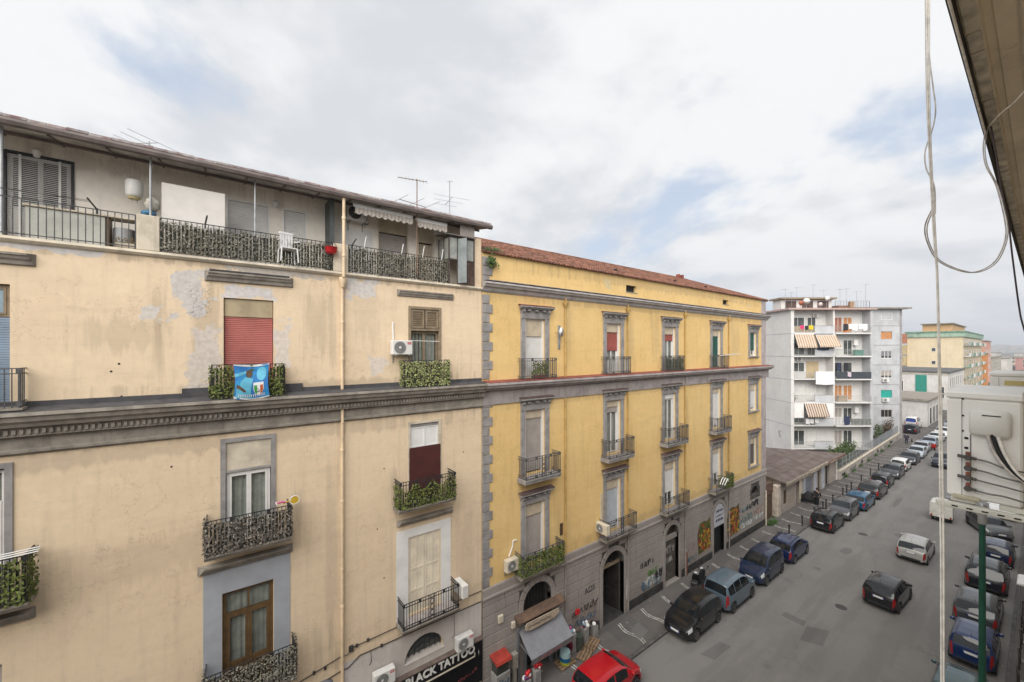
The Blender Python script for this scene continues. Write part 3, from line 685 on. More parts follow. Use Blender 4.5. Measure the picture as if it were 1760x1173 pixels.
# ---- terrace storey
AY = 15.95
att_h = [(-4.30, -3.12, 18.42, 20.78), (.35, 1.48, 18.42, 20.58), (1.95, 2.62, 18.42, 20.58), (5.25, 6.45, 18.42, 21.0), (6.95, 7.62, 18.42, 20.92)]
aw = wall_holes(MB(), CX0, 9.0, 18.40, 21.24, AY, att_h, .2); aw.add([(9.0, AY, 18.4), (9.0, 26, 18.4), (9.0, 26, 21.2), (9.0, AY, 21.2)], [(0, 1, 2, 3)])
aw.build('attic_wall', mATTIC, cb)
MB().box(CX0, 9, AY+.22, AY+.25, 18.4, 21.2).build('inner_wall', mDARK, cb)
MB().box(3.78, 5.0, AY-.012, AY-.001, 18.6, 20.35).build('white_wash', mWHITEP, cb)
MB().box(9.02, 9.42, D+.02, 26, 18.4, 20.55).build('party_wall', mCREAM, cb)
rf = MB().prism_x([(D-.30, 21.08), (D-.30, 21.13), (20.5, 22.2), (26, 21.4), (26, 21.25), (AY, 21.25), (D-.28, 21.02)], CX0, 9.75).build('roof', M('old_roof_sheet', (.34, .29, .27), .9, .3, 1.6, col2=(.16, .09, .085), bumpy=.3), cb)
MB().prism_x([(D-.31, 21.10), (D-.40, 21.10), (D-.42, 21.03), (D-.39, 20.95), (D-.30, 20.93), (D-.27, 20.96), (D-.28, 21.06)], CX0, 9.75).build('gutter', mBROWNM, rf)
fg = MB(); rnd = random.Random(2); x = CX0
while x < 9.7:
    w = rnd.uniform(.25, .5); h = rnd.uniform(.0, .02); x1 = min(x+w, 9.75)
    fg.prism_x([(D-.315, 21.13+h), (D-.295, 21.20+h), (D+.55, 21.38+h), (D+.55, 21.35+h), (D-.28, 21.16+h)], x, x1-.006); x = x1
fg.build('ridge_flashing', M('flaking_flashing', (.36, .34, .33), .9, .2, 5, col2=(.17, .07, .07), island=.5, bumpy=.4), rf, kind='stuff')
MB().prism_x([(D-.27, 20.96), (AY+.02, 21.21), (AY+.02, 21.235), (D-.27, 21.0)], CX0, 9.6).build('soffit', M('stained_soffit', (.46, .43, .39), .9, .25, 2), rf)
MB().box(CX0, 9.6, D+.45, D+.50, 21.0, 21.075).build('roof_beam', mBROWNM, rf)
for i in range(18): MB().prism_x([(D-.2, 20.93), (AY, 21.17), (AY, 21.21), (D-.2, 20.97)], -8.4+i*1.02, -8.35+i*1.02).build('rafter', mBROWNM, rf)
for x, y in ((-4.05, D-.02), (-1.42, D-.02), (1.02, D-.02)): MB().tube((x, y, 18.45), (x, y, 21.0), .028, 8).build('roof_post', mSTEEL, rf)
MB().box(-4.25, -3.2, D+.3, D+.34, 20.95, 21.02).build('roof_brace', mBROWNM, rf)
for x0, x1 in ((-1.70, -1.22), (3.30, 3.80)): MB().bbox(x0, x1, D-.10, D+.28, 18.40, 19.38, .02).build('parapet_pier', mSTUC, cb)
railing(-9, -1.72, 18.42, .92, D-.04, D+.2, .135, band=False, ends=False).build('railing', mIRONG, cb)
r2 = railing(-1.2, 3.28, 18.42, .95, D-.04, D+.2, .13, band=False, ends=False).build('railing', mIRON, cb)
ivy(r2, -1.2, 3.28, 18.44, 19.33, D-.06, D, mIVYD, seed=23, sides=False, dens=620, s=(.022, .045))
r3 = railing(3.82, 7.75, 18.42, .98, D-.04, D+.2, .13, band=False, ends=False).build('railing', mIRON, cb)
ivy(r3, 3.82, 7.75, 18.44, 19.38, D-.06, D, mIVYD, seed=29, sides=False, dens=700, s=(.022, .045))
# attic openings
bl = MB(); frame_rect(bl, -4.34, -3.08, 18.42, 20.82, AY-.03, AY+.05, .06); bl.build('door_frame', mIRON, cb)
dd = french(cb, -4.28, -3.14, 18.44, 20.76, AY+.06, mWFR, 2, curtain=False, low=.9, w=.05, name='terrace_door')
sl = MB()
for k in range(46): sl.box(-4.27, -3.15, AY-.0, AY+.03, 18.5+k*.049, 18.513+k*.049)
for x in (-4.05, -3.35): sl.box(x-.025, x+.025, AY-.012, AY, 18.46, 20.76)
sl.build('slatted_blind', mWSH, dd)
slats(.36, 1.47, 18.43, 20.57, AY+.05, .06).build('roller_shutter', mWSH, cb); slats(1.96, 2.61, 18.43, 20.57, AY+.05, .06).build('roller_shutter', mWSH, cb)
mb = MB(); frame_rect(mb, .32, 1.51, 18.42, 20.61, AY-.012, AY+.05, .035); mb.build('shutter_frame', mWHITE, cb); mb = MB(); frame_rect(mb, 1.92, 2.65, 18.42, 20.61, AY-.012, AY+.05, .035); mb.build('shutter_frame', mWHITE, cb)
slats(5.28, 6.42, 18.43, 20.36, AY+.06, .06).build('roller_shutter', mGSH, cb); slats(6.97, 7.6, 18.43, 20.2, AY+.06, .06).build('roller_shutter', M('beige_shutter', (.46, .40, .31), .6, .1), cb)
for a, b, z0, z1 in ((5.26, 6.44, 20.4, 20.98), (6.95, 7.62, 20.25, 20.9)):
    MB().bbox(a, b, AY-.02, AY+.1, z0, z1, .01).build('shutter_box', M('cream_box', (.52, .44, .33), .7, .1), cb); mb = MB(); frame_rect(mb, a-.04, b+.04, 18.42, z1+.06, AY-.03, AY+.02, .045); mb.build('shutter_frame', mSTUC, cb)
MB().box(3.28, 3.42, D+.3, AY, 18.4, 21.05).build('partition', M('dark_green_sheet', (.075, .085, .085), .7, .15), cb)
# scalloped awnings
for x0, x1, zt, nm in ((3.98, 6.22, 20.95, 1), (6.36, 7.72, 20.9, 2)):
    a = MB().prism_x([(D+.02, zt), (D-.02, zt), (D-.05, zt-.05), (D-.04, zt-.15), (D+.02, zt-.12)], x0, x1).build('awning_cassette', mWHITE, cb)
    n = int(round((x1-x0)/.24)); vs = []; fs = []; m_ = n*8
    for i in range(m_+1):
        x = x0+.06+(x1-x0-.06)*i/m_; z = zt-.33-.07*abs(math.sin(math.pi*i/8)); y = D-.03+.012*math.sin(i*1.3)
        vs += [(x, y, zt-.13), (x, y-.01, z)]
        if i: fs.append((2*i-2, 2*i-1, 2*i+1, 2*i))
    MB().add(vs, fs).build('awning_valance', M('awning_canvas', (.52, .47, .42), .85, .1, 14), a)
MB().path([(4.6, D+.4, 20.6), (4.5, D+.3, 20.35), (4.45, D+.25, 20.2)], .012, 5).build('awning_crank', mIRON, cb)
# glazed veranda at the end of the terrace
gv = MB(); X0, X1, Y0, Y1 = 7.8, 9.0, D-.08, D+.85
for x in (X0, 8.2, 8.62, X1): gv.box(x-.025, x+.025, Y0, Y0+.05, 18.42, 20.4)
for y in (Y0+.45, Y1): gv.box(X0-.025, X0+.025, y, y+.05, 18.42, 20.4)
gv.box(X0-.02, X1+.02, Y0, Y0+.06, 19.42, 19.47); gv.box(X0-.02, X1+.02, Y0, Y0+.06, 20.36, 20.42); gv.box(X0-.02, X0+.03, Y0, Y1, 19.42, 19.47)
go = gv.build('veranda_frame', M('brown_veranda_iron', (.09, .07, .06), .6, .2), cb)
MB().prism_x([(Y0-.12, 20.42), (Y0-.12, 20.46), (Y1+.1, 20.62), (Y1+.1, 20.58)], X0-.15, X1+.03).build('veranda_roof', M('veranda_sheet', (.17, .15, .135), .8, .2), go)
mFROST = M('frosted_pane', (.34, .345, .31), .25, .25, 1.6, col2=(.20, .22, .22))
for a, b in ((X0+.03, 8.17), (8.23, 8.59), (8.65, X1-.03)): MB().box(a, b, Y0+.02, Y0+.03, 19.48, 20.35).build('pane', mFROST, go)
for a, b in ((Y0+.06, Y0+.44), (Y0+.52, Y1)): MB().box(X0-.005, X0+.005, a, b, 19.48, 20.35).build('pane', mFROST, go)
ml = M('rusty_ribbed_panel', (.13, .085, .065), .8, .25, 3, streak=.4)
for i in range(10): MB().bbox(8.22+i*.077, 8.29+i*.077, Y0+.01, Y0+.04, 18.44, 19.41, .006).build('rib_panel', ml, go)
q = MB().box(0, .42, -.012, .012, 18.46, 20.32).xf(Matrix.Translation((8.2, Y0-.02, 0)) @ Matrix.Rotation(R(-62), 4, 'Z')); q.build('open_pane', M('blue_grey_pane', (.25, .28, .285), .3, .15), go)
MB().box(8.3, 9.0, Y0-.02, Y0, 20.47, 20.95).build('roll_blind', M('grey_blind_canvas', (.34, .30, .28), .9, .1), go)
for x, z in ((4.35, 19.45), (5.75, 19.4), (6.62, 19.45), (7.45, 19.45)): MB().path([(x, D-.06, z-.1), (x+.02, D-.05, z), (x+.09, D-.03, z+.35)], .016, 5).build('line_hook', mWHITE, r3)
# lamps on the attic wall
for x, z in ((-3.75, 20.88), (1.68, 20.72)):
    t = thing('wall_lantern', 'small white lantern above the slatted terrace door' if x < 0 else 'small white wall lamp between two white roller shutters', 'lamp', (x, AY-.06, z), world=False)
    MB().lathe([(.02, .1), (.05, .08), (.09, .03), (.06, -.12), (.03, -.14)], 8).build('shade', mWFR, t, 30); MB().tube((0, 0, .08), (0, .06, .14), .012).build('arm', mWFR, t)
b1 = MB().lathe([(.0, -.05), (.1, -.05), (.13, -.02), (.13, 0)], 14, axis='y').xf(Matrix.Translation((4.72, AY-.012, 20.62)) @ Matrix.Diagonal((1, 1, .55, 1))).build('bulkhead_lamp', mIRON); tag(b1, 'dark oval bulkhead lamp on the terrace wall under the scalloped awning', 'lamp')

# ---- loose things on the cream building
GA = 'air conditioners on the facades'
ac_unit('white air conditioner with red badge beside the brown timber window', 5.30, 15.48, mat=mACW, Y=D)
ac_unit('white air conditioner above the black tattoo shop sign, next to the yellow building', 8.02, 3.14, mat=mACW, Y=D-.02)
ac_unit('white air conditioner at the sign end beside the long downpipe', 4.62, 3.32, mat=mACW, Y=D-.02)
t = ac_unit('white air conditioner hung across the end of the black iron balcony', 7.98, 5.55, w=.74, h=.52, rz=R(90), Y=D-.35, badge=False, brackets=False); t.location = (8.17, 14.45, 5.55)
t = ac_unit('dark fronted air conditioner under the terrace roof beside the awning', 3.95, 20.55, w=.8, h=.6, Y=AY, badge=False)
[o_ for o_ in t.children_recursive if o_.name.startswith('fan_opening')][0].data.materials[0] = mBLACK
MB().path([(5.45, D-.02, 16.02), (5.43, D-.02, 16.5), (5.44, D-.02, 16.72)], .028, 6).build('pipe_cover', mWHITE, cb)
# water heater
t = thing('water_heater', 'white round water heater hung at the terrace roof', 'water heater', (-1.82, 15.42, 19.95), world=False)
MB().lathe([(0, 0), (.10, .01), (.17, .05), (.19, .10), (.195, .46), (.17, .50), (0, .52)], 20).build('tank', M('enamel_white', (.70, .69, .66), .35, .05), t, 50)
MB().lathe([(.12, -.02), (.14, .02), (.16, .05)], 16).build('base_cap', M('yellowed_cap', (.55, .48, .25), .5, .1), t)
MB().tube((-.06, 0, -.12), (-.06, 0, .02), .012).tube((.06, 0, -.12), (.06, 0, .02), .012).build('pipes', mSTEEL, t); MB().tube((-.04, 0, .5), (-.04, 0, 1.12), .008).build('hanger', mSTUC, t)
o = MB().bbox(-1.2, .26, D+.1, D+.14, 19.15, 20.42, .008).build('white_panel', M('white_board', (.70, .67, .63), .7, .05)); tag(o, 'large plain white board standing behind the leafy terrace railing', 'panel')
# armchair hung over the railing
t = thing('garden_chair', 'white plastic garden armchair leaning on the leafy terrace railing', 'chair', (1.9, D-.42, 18.66), R(6), world=False)
mPC = M('white_plastic', (.62, .62, .62), .5, .08)
sl = MB(); 
for k in range(5): sl.bbox(-.19+k*.078, -.122+k*.078, .30, .325, .28, .78, .008)
sl.bbox(-.22, .22, .29, .335, .74, .82, .015); sl.build('backrest', mPC, t)
MB().bbox(-.22, .22, -.1, .33, .22, .26, .012).build('seat', mPC, t)
for s_ in (-1, 1):
    MB().path([(s_*.24, .34, .55), (s_*.27, .1, .50), (s_*.27, -.12, .48)], .025, 6, 4).build('armrest', mPC, t)
    for y in (-.1, .3): MB().tube((s_*.22, y, .24), (s_*.25, y-.02, -.2), .022, 6).build('leg', mPC, t)
# red basin
t = thing('basin', 'red plastic tub hung on the terrace railing beside the downpipe', 'basin', (3.2, D-.22, 18.95), world=False)
MB().lathe([(0, 0), (.12, .01), (.18, .08), (.20, .22), (.215, .23), (.195, .235), (.17, .1), (0, .03)], 18).build('bowl', mREDP, t, 50); MB().path([(-.2, 0, .22), (-.12, .05, .38), (.1, .1, .44), (.2, 0, .22)], .01, 5, 4).build('handle', mIRON, t)
# blue bag + wrapped goods on the pier
rnd = random.Random(5)
def lump(nm, c, r, mat, seed, sc=(1, 1, 1)):
    rn = random.Random(seed); pr = [(0, -1), (.5, -.87), (.87, -.5), (1, 0), (.87, .5), (.5, .87), (0, 1)]
    mb = MB().lathe(pr, 14); mb.v = [(v[0]*r*sc[0]*rn.uniform(.82, 1.12), v[1]*r*sc[1]*rn.uniform(.82, 1.12), v[2]*r*sc[2]*rn.uniform(.85, 1.1)) for v in mb.v]
    return mb.xf(Matrix.Translation(c)).build(nm, mat, None, True)
tag(lump('plastic_bag', (-1.47, D+.1, 19.47), .15, M('blue_plastic', (.05, .17, .30), .4, .2, 8), 3, (1.2, 1, .65)), 'crumpled blue plastic bag on the terrace pier', 'bag')
tag(lump('wrapped_bundle', (-1.40, D+.16, 19.75), .17, M('clear_wrap', (.52, .50, .44), .4, .25, 12, col2=(.30, .27, .2)), 8, (1, .8, 1.25)), 'pale wrapped bundle resting on the blue bag on the terrace pier', 'bundle')
# cabinet behind bare railing
t = thing('cabinet', 'low white cabinet behind the bare iron terrace railing', 'cabinet', (-2.7, D+.45, 18.42), world=False)
MB().bbox(-1.05, .35, -.2, .2, .02, .82, .01).build('body', M('cabinet_white', (.55, .55, .50), .6, .1), t); MB().bbox(-1.1, 1.0, -.24, .24, .83, .88, .008).build('top', mSTUC, t)
for x in (.4, .96): MB().box(x-.03, x+.03, -.2, .2, 0, .83).build('leg', mBRW, t)
MB().lathe([(.0, .15), (.22, .15), (.22, .6), (0, .6)], 14, (.68, .05, 0)).build('tank', M('grey_tank', (.42, .43, .44), .5, .1), t, 40)
t = thing('flower_pot', 'planter with dry seedlings behind the bare iron terrace railing', 'planter', (-1.95, D+.1, 18.42), world=False)
MB().bbox(-.2, .2, -.08, .08, 0, .14, .01).build('trough', mSTUC, t)
mb = MB(); leaf_quads(mb, random.Random(9), 60, lambda r: ((r.uniform(-.2, .2), r.uniform(-.06, .06), r.uniform(.14, .3)), (0, -1, .3)), .02, .04); mb.build('plants', M('dry_plant', (.28, .2, .09), .8, .2, 8, island=.6), t, kind='stuff')
# line supports
for x, z, mt, nm, lean in ((-2.45, 19.33, mIRON, 'dark bracket arm leaning out of the bare iron terrace railing', -.16), (-.22, 19.36, mIRON, 'short dark line bracket beside the white board on the terrace', .05), (3.92, 19.38, mIRON, 'dark line bracket at the terrace pier beside the downpipe', .12)):
    t = thing('line_bracket', nm, 'bracket', (x, D-.08, z), world=False); MB().box(-.02, .02, -.02, .02, -.12, .03).build('clamp', mt, t); MB().tube((0, 0, 0), (lean, -.12, .24), .022, 5).build('arm', mt, t)
ln = MB()
for k in range(3): ln.path([(-9, D-.13-.03*k, 19.5+.05*k), (-5.5, D-.14-.03*k, 19.42+.05*k), (-2.56, D-.17-.02*k, 19.52-.03*k)], .005, 4)
tag(ln.build('washing_line', mCABLE), 'slack washing lines strung along the bare iron terrace railing', 'washing line')
# banner
t = thing('football_banner', 'blue supporters banner with a tricolour shield tied to a leafy railing', 'banner', (.9, 14.38, 14.2), world=False)
bn = MB(); NX, NZ = 16, 14; wv = lambda u, v: -.05-.03*math.sin(u*7+v*2)-.04*math.sin(v*5)
def bp(u, v, off=0.):
    pin = .05*math.sin(math.pi*v); sag = -.05*math.sin(math.pi*u)*(1-v)*1.2-.03*math.sin(math.pi*u)*v
    return (-.46+.92*(pin+u*(1-2*pin)), wv(u, v)-off, .02+1.02*v+sag+.02*u)
vs = [bp(i/NX, j/NZ) for j in range(NZ+1) for i in range(NX+1)]
bn.add(vs, [(j*(NX+1)+i, j*(NX+1)+i+1, (j+1)*(NX+1)+i+1, (j+1)*(NX+1)+i) for j in range(NZ) for i in range(NX)])
clo = bn.build('cloth', M('banner_blue', (.022, .14, .42), .6, .2, 3, col2=(.03, .28, .55), obj=True), t, True)
def bshape(nm, pts, mat, off=.006):
    """flat print that follows the cloth, pts in cloth units"""
    n = len(pts); cx = sum(p[0] for p in pts)/n; cz = sum(p[1] for p in pts)/n; vs = [bp(cx, cz, off)]; fs = []
    ring = []
    for i in range(n):
        a, b = pts[i], pts[(i+1) % n]
        for k in range(3): ring.append((a[0]+(b[0]-a[0])*k/3, a[1]+(b[1]-a[1])*k/3))
    m = len(ring)
    for s_ in (.5, 1.0): vs += [bp(cx+(p[0]-cx)*s_, cz+(p[1]-cz)*s_, off) for p in ring]
    for i in range(m): fs += [(0, 1+i, 1+(i+1) % m), (1+i, 1+m+i, 1+m+(i+1) % m, 1+(i+1) % m)]
    MB().add(vs, fs).build(nm, mat, clo)
lb = M('print_light_blue', (.13, .47, .66), .6, .12, 6); sk = M('print_skin', (.12, .075, .045), .6, .2, 9); wh = M('print_white', (.66, .68, .69), .6, .08)
bshape('print_field', [(.0, .62), (.35, .75), (.35, .82), (.0, .72)], lb); bshape('print_field', [(.05, .05), (.5, .05), (.45, .3), (.05, .35)], lb)
bshape('print_figure', [(.12, .12), (.45, .12), (.50, .40), (.55, .58), (.42, .66), (.30, .64), (.17, .52), (.10, .30)], lb, .009)
bshape('print_figure_arm', [(.04, .32), (.12, .30), (.30, .20), (.33, .26), (.16, .38), (.06, .42)], sk, .012)
bshape('print_figure_head', [(.36, .64), (.46, .62), (.52, .70), (.52, .80), (.45, .86), (.35, .83), (.33, .72)], sk, .012)
bshape('print_border', [(.0, .97), (.35, .94), (.7, .94), (1, .97), (1, 1.0), (0, 1.0)], wh); bshape('print_border', [(.0, .0), (1, .0), (1, .035), (.6, .02), (.2, .04), (0, .08)], wh)
bshape('print_disc', [(.80+.15*math.cos(a*.524), .72+.20*math.sin(a*.524)) for a in range(12)], lb, .009)
bshape('print_shield', [(.55, .48), (.86, .48), (.86, .28), (.80, .16), (.70, .10), (.60, .16), (.55, .28)], wh, .012)
bshape('print_shield_green', [(.57, .40), (.66, .40), (.66, .14), (.60, .18), (.57, .28)], M('print_green', (.05, .28, .06), .6, .1), .015); bshape('print_shield_red', [(.75, .40), (.84, .40), (.84, .28), (.80, .18), (.75, .14)], M('print_red', (.42, .09, .03), .6, .1), .015)
me = text_mesh('3', .17, .001, .002, 'CENTER'); me.materials.append(mBLACK); me.name = 'print_number'; tx = link(me, 'print_number', clo); q = bp(.70, .20, .02); tx.location = q; tx.rotation_euler = (R(90), 0, 0)
lt = MB(); rnd = random.Random(8)
for i in range(13):
    u = .12+i*.06
    for z0 in ((.07, .145),): lt.add([bp(u, z0[0], .016), bp(u+.022, z0[0], .016), bp(u+.022, z0[1], .016), bp(u, z0[1], .016)], [(0, 1, 2, 3)]); 
    lt.add([bp(u+.01, .13, .0165), bp(u+.042, .13, .0165), bp(u+.042, .145, .0165), bp(u+.01, .145, .0165)], [(0, 1, 2, 3)])
lt.build('print_caption', wh, clo)
# toy bicycle
t = thing('toy_bicycle', 'small pink and yellow toy bicycle on the dry leaf balcony', 'bicycle', (1.72, 14.28, 10.78), 0, world=False)
mYL = M('toy_yellow', (.55, .36, .03), .5, .1); mPK = M('toy_pink', (.62, .10, .28), .5, .1)
w_ = MB().lathe([(.12, -.015), (.14, -.015), (.14, .015), (.12, .015), (.12, -.015)], 18, (.32, 0, .12), 'y').build('wheel', mWHITE, t, 50); MB().lathe([(0, -.01), (.12, -.01), (.12, .01), (0, .01)], 18, (.32, 0, .12), 'y').build('wheel_disc', mYL, w_)
MB().path([(.32, 0, .12), (.1, 0, .1), (0, 0, .06)], .02, 6).build('fork', mYL, t); MB().path([(.08, 0, .1), (-.05, 0, .12), (-.2, 0, .1)], .025, 6).build('frame', mPK, t); MB().tube((-.18, -.1, .1), (-.18, .12, .12), .015).build('handlebar', mWHITE, t); MB().bbox(-.12, .02, -.05, .05, .12, .15, .015).build('saddle', mPK, t)
# folding airer on the left balcony
t = thing('clothes_airer', 'white folding airer over the green leaf balcony at the facade end', 'airer', (-4.2, 14.3, 10.9), world=False)
for k in range(3): MB().tube((-1, -.25+.06*k, .02+.03*k), (.88, -.12+.06*k, .04+.03*k), .014, 5).build('bar', mWHITE, t)
# antennas
def antenna(label, loc, h, boom, n, el, rz, mat=None, tilt=0., second=None):
    t = thing('tv_antenna', label, 'antenna', loc, rz, 'rooftop antennas', world=False); mt = mat or mSTEEL
    MB().tube((0, 0, 0), (0, 0, h), .02, 6).build('mast', mt, t)
    def yagi(z, boom, n, el, a, tl):
        b = MB(); dr = Vector((math.cos(a), math.sin(a), tl)).normalized(); sd = Vector((-math.sin(a), math.cos(a), 0)); c = Vector((0, 0, z))
        b.tube(c-dr*boom*.35, c+dr*boom*.65, .013, 5)
        for k in range(n):
            p = c+dr*boom*(-.35+k/(n-1)); e = el*(1-.35*k/(n-1)); b.tube(p-sd*e/2, p+sd*e/2, .007, 4)
        b.build('yagi', mt, t)
    yagi(h-.05, boom, n, el, 0, tilt)
    if second: yagi(second[0], second[1], second[2], second[3], second[4], 0)
    return t
antenna('rusty antenna mast standing on the terrace in front of the scalloped awnings', (6.35, D-.14, 18.6), 3.75, 1.1, 9, .3, R(150), M('rusty_steel', (.22, .13, .09), .7, .25), .12, (2.75, 1.2, 3, 1.9, R(40)))
antenna('thin antenna with upright head on the terrace roof near the veranda', (8.73, 16.5, 21.5), 2.0, .4, 3, .35, R(60), None, .5, (1.1, 1.1, 3, 1.7, R(20)))
antenna('low flat antenna with long rods over the water heater', (-1.6, 16.4, 21.5), .55, 1.0, 3, 1.6, R(130), None, .1)
# ---------------------------------------------------------------- yellow building
yb = thing('apartment_building', 'long yellow rendered palazzo with grey rusticated base and tiled hip roof', 'building', (24.4, 20, 0))
YX0, YX1 = 9.44, 39.30
bays = [(11.87, 13.12), (17.75, 19.02), (23.48, 24.82), (29.72, 31.02)]
nar = (36.05, 37.35)
FL = [(5.25, 8.25), (9.68, 12.76), (14.3, 17.16)]
yh = [(a, b, z0, z1) for a, b in bays for z0, z1 in FL]+[(nar[0], nar[1], z0, z1) for z0, z1 in ((5.8, 8.2), (10.45, 12.75), (15.1, 17.12))]
vents = [(19.55, 20.55, 19.1, 19.5), (31.4, 32.35, 19.15, 19.5)]
w_ = wall_holes(MB(), YX0, YX1, 4.55, 20.0, D, yh+vents)
w_.add([(YX1, D, 0), (YX1, 25, 0), (YX1, 25, 20), (YX1, D, 20), (YX0, 25, 0), (YX0, 25, 20), (YX0, D, 0), (YX0, D, 20)], [(0, 1, 2, 3), (1, 4, 5, 2), (4, 6, 7, 5)])
w_.build('wall', mYELLOW, yb)
for a, b, c, d in vents: MB().box(a, b, D+.2, D+.22, c, d).build('vent_shade', mDARK, yb); MB().prism_x([(D+.2, c+.03), (D-.03, c-.0), (D-.03, c-.04), (D+.2, c-.04)], a-.05, b+.05).build('vent_sill', mGREY, yb)
# ground floor arches: (x0, x1, top, rise)
ARC = [(11.75, 13.55, 4.30, .86), (17.45, 19.35, 4.08, .95), (23.60, 25.2, 4.0, .8), (29.95, 31.6, 3.95, .82)]
bw = wall_holes(MB(), YX0, YX1, 0, 4.55, D, [(a, b, 0, t_, r_) for a, b, t_, r_ in ARC]+[(36.4, 37.8, 3.2, 3.95, .7)], .5, 16)
bw.build('base_wall', M('dark_mortar', (.085, .078, .072), .95, .2), yb)
def inside_arch(x, z, pad):
    for a, b, t_, r_ in ARC+[(36.4, 37.8, 3.95, .7)]:
        lo = 3.2 if a == 36.4 else -1
        if a-pad < x < b+pad and lo-pad < z:
            sp = t_-r_
            if z < sp: return True
            c = (a+b)/2; ww = (b-a)/2+pad; rr = r_+pad
            if ((x-c)/ww)**2+((z-sp)/rr)**2 < 1: return True
    return False
rnd = random.Random(12)
# rusticated courses: split at openings, each block its own piece
course = .455; z = .62; row = 0
def free_spans(z0, z1, pad=.30):
    xs = [YX0+.02]; n = 1500; spans = []; cur = None
    for i in range(n+1):
        x = YX0+.02+(YX1-.04-YX0)*i/n; bad = inside_arch(x, z0+.03, pad) or inside_arch(x, z1-.03, pad)
        if not bad and cur is None: cur = x
        if bad and cur is not None:
            if x-cur > .12: spans.append((cur, x))
            cur = None
    if cur is not None and YX1-.02-cur > .1: spans.append((cur, YX1-.02))
    return spans
nblk = 0
while z < 4.5:
    z1 = min(z+course, 4.54)
    for a, b in free_spans(z, z1):
        ln_ = 1.35 if a < 14 else 2.9
        n = max(1, int(round((b-a)/ln_))); 
        for i in range(n):
            off = (.35 if row % 2 else 0)*ln_*.5
            p = a+(b-a)*i/n+(off if i else 0); q = a+(b-a)*(i+1)/n+(off if i < n-1 else 0)
            if q-p < .1: continue
            o = MB().bbox(p+.012, q-.012, D-.035+rnd.uniform(-.006, .004), D+.05, z+.014, z1-.014, .012).build('stone_block', mTUFO, yb); nblk += 1
    z = z1; row += 1
MB().prism_x([(D+.02, .60), (D-.06, .60), (D-.075, .56), (D-.075, .1), (D+.02, .1)], YX0, ARC[0][0]-.3).build('plinth', mBARK, yb)
for a, b in ((ARC[0][1]+.3, ARC[1][0]-.35), (ARC[1][1]+.35, ARC[2][0]-.3), (ARC[2][1]+.3, ARC[3][0]-.25), (ARC[3][1]+.25, YX1)):
    MB().prism_x([(D+.02, .60), (D-.045, .60), (D-.06, .56), (D-.06, .1), (D+.02, .1)], a, b).build('plinth', M('sooty_plinth', (.05, .048, .046), .9, .3, 3), yb)
for a, b, t_, r_ in ARC:
    # stone archivolt and jambs
    for k, (x0, x1) in enumerate(((a-.28, a), (b, b+.28))):
        MB().bbox(x0, x1, D-.05, D+.3, .1, t_-r_, .012).build('arch_jamb', mTUFO, yb)
    n = 9; c = (a+b)/2; sp = t_-r_
    for i in range(n):
        t0, t1 = math.pi*i/n+.012, math.pi*(i+1)/n-.012; pts = []
        for tt in (t0, (t0+t1)/2, t1): pts.append((c+(b-a)/2*math.cos(tt), sp+r_*math.sin(tt)))
        for tt in (t1, (t0+t1)/2, t0): pts.append((c+((b-a)/2+.28)*math.cos(tt), sp+(r_+.28)*math.sin(tt)))
        MB().plate(pts, D-.052, D+.1).build('voussoir', mTUFO, yb)
# band course above the base
MB().prism_x([(D+.01, 5.08), (D-.05, 5.06), (D-.07, 5.0), (D-.07, 4.72), (D-.10, 4.66), (D-.10, 4.58), (D-.04, 4.54), (D+.01, 4.54)], YX0, YX1+.03).build('band_course', mTUFO, yb)
# quoins at the left corner, pilaster strip at the right
z = 5.1; k = 0
while z < 19.6:
    if not (13.3 < z < 14.2 or 18.1 < z < 18.5):
        wq = .55 if k % 2 else .38
        MB().bbox(YX0+.005, YX0+wq, D-.045, D+.05, z+.012, z+.408, .012).build('quoin', mGREY, yb)
    z += .42; k += 1
MB().box(38.35, YX1, D-.02, D+.01, 5.08, 19.98).build('corner_pilaster', mLILAC, yb)
# cornices
c1 = MB().prism_x([(D+.01, 18.72), (D-.34, 18.66), (D-.36, 18.58), (D-.30, 18.54), (D-.26, 18.46), (D-.14, 18.42), (D-.10, 18.30), (D-.02, 18.22), (D+.01, 18.22)], YX0, YX1+.3).build('upper_cornice', M('pale_cornice_stone', (.42, .395, .385), .85, .14, 2.5, streak=.25), yb)
tn = MB(); x = YX0
while x < YX1+.2: tn.bbox(x+.006, min(x+.62, YX1+.29), D-.37, D-.03, 18.695+.01*rnd.random(), 18.735, .008); x += .63
tn.build('coping_slabs', M('coping_stone', (.30, .27, .26), .85, .2, 3, island=.3), c1, kind='stuff')
c2 = MB().prism_x([(D+.01, 14.24), (D-.50, 14.20), (D-.52, 14.10), (D-.46, 14.06), (D-.44, 13.98), (D-.32, 13.93), (D-.26, 13.86), (D-.08, 13.84), (D-.07, 13.2), (D+.01, 13.18)], YX0, YX1+.45).build('main_cornice', M('lilac_cornice', (.36, .325, .32), .85, .15, 2, streak=.3), yb)
MB().prism_x([(D-.004, 14.29), (D-.03, 14.285), (D-.505, 14.225), (D-.505, 14.21), (D-.004, 14.27)], YX0+.05, YX1+.4).build('red_ledge', mTERR, c2)
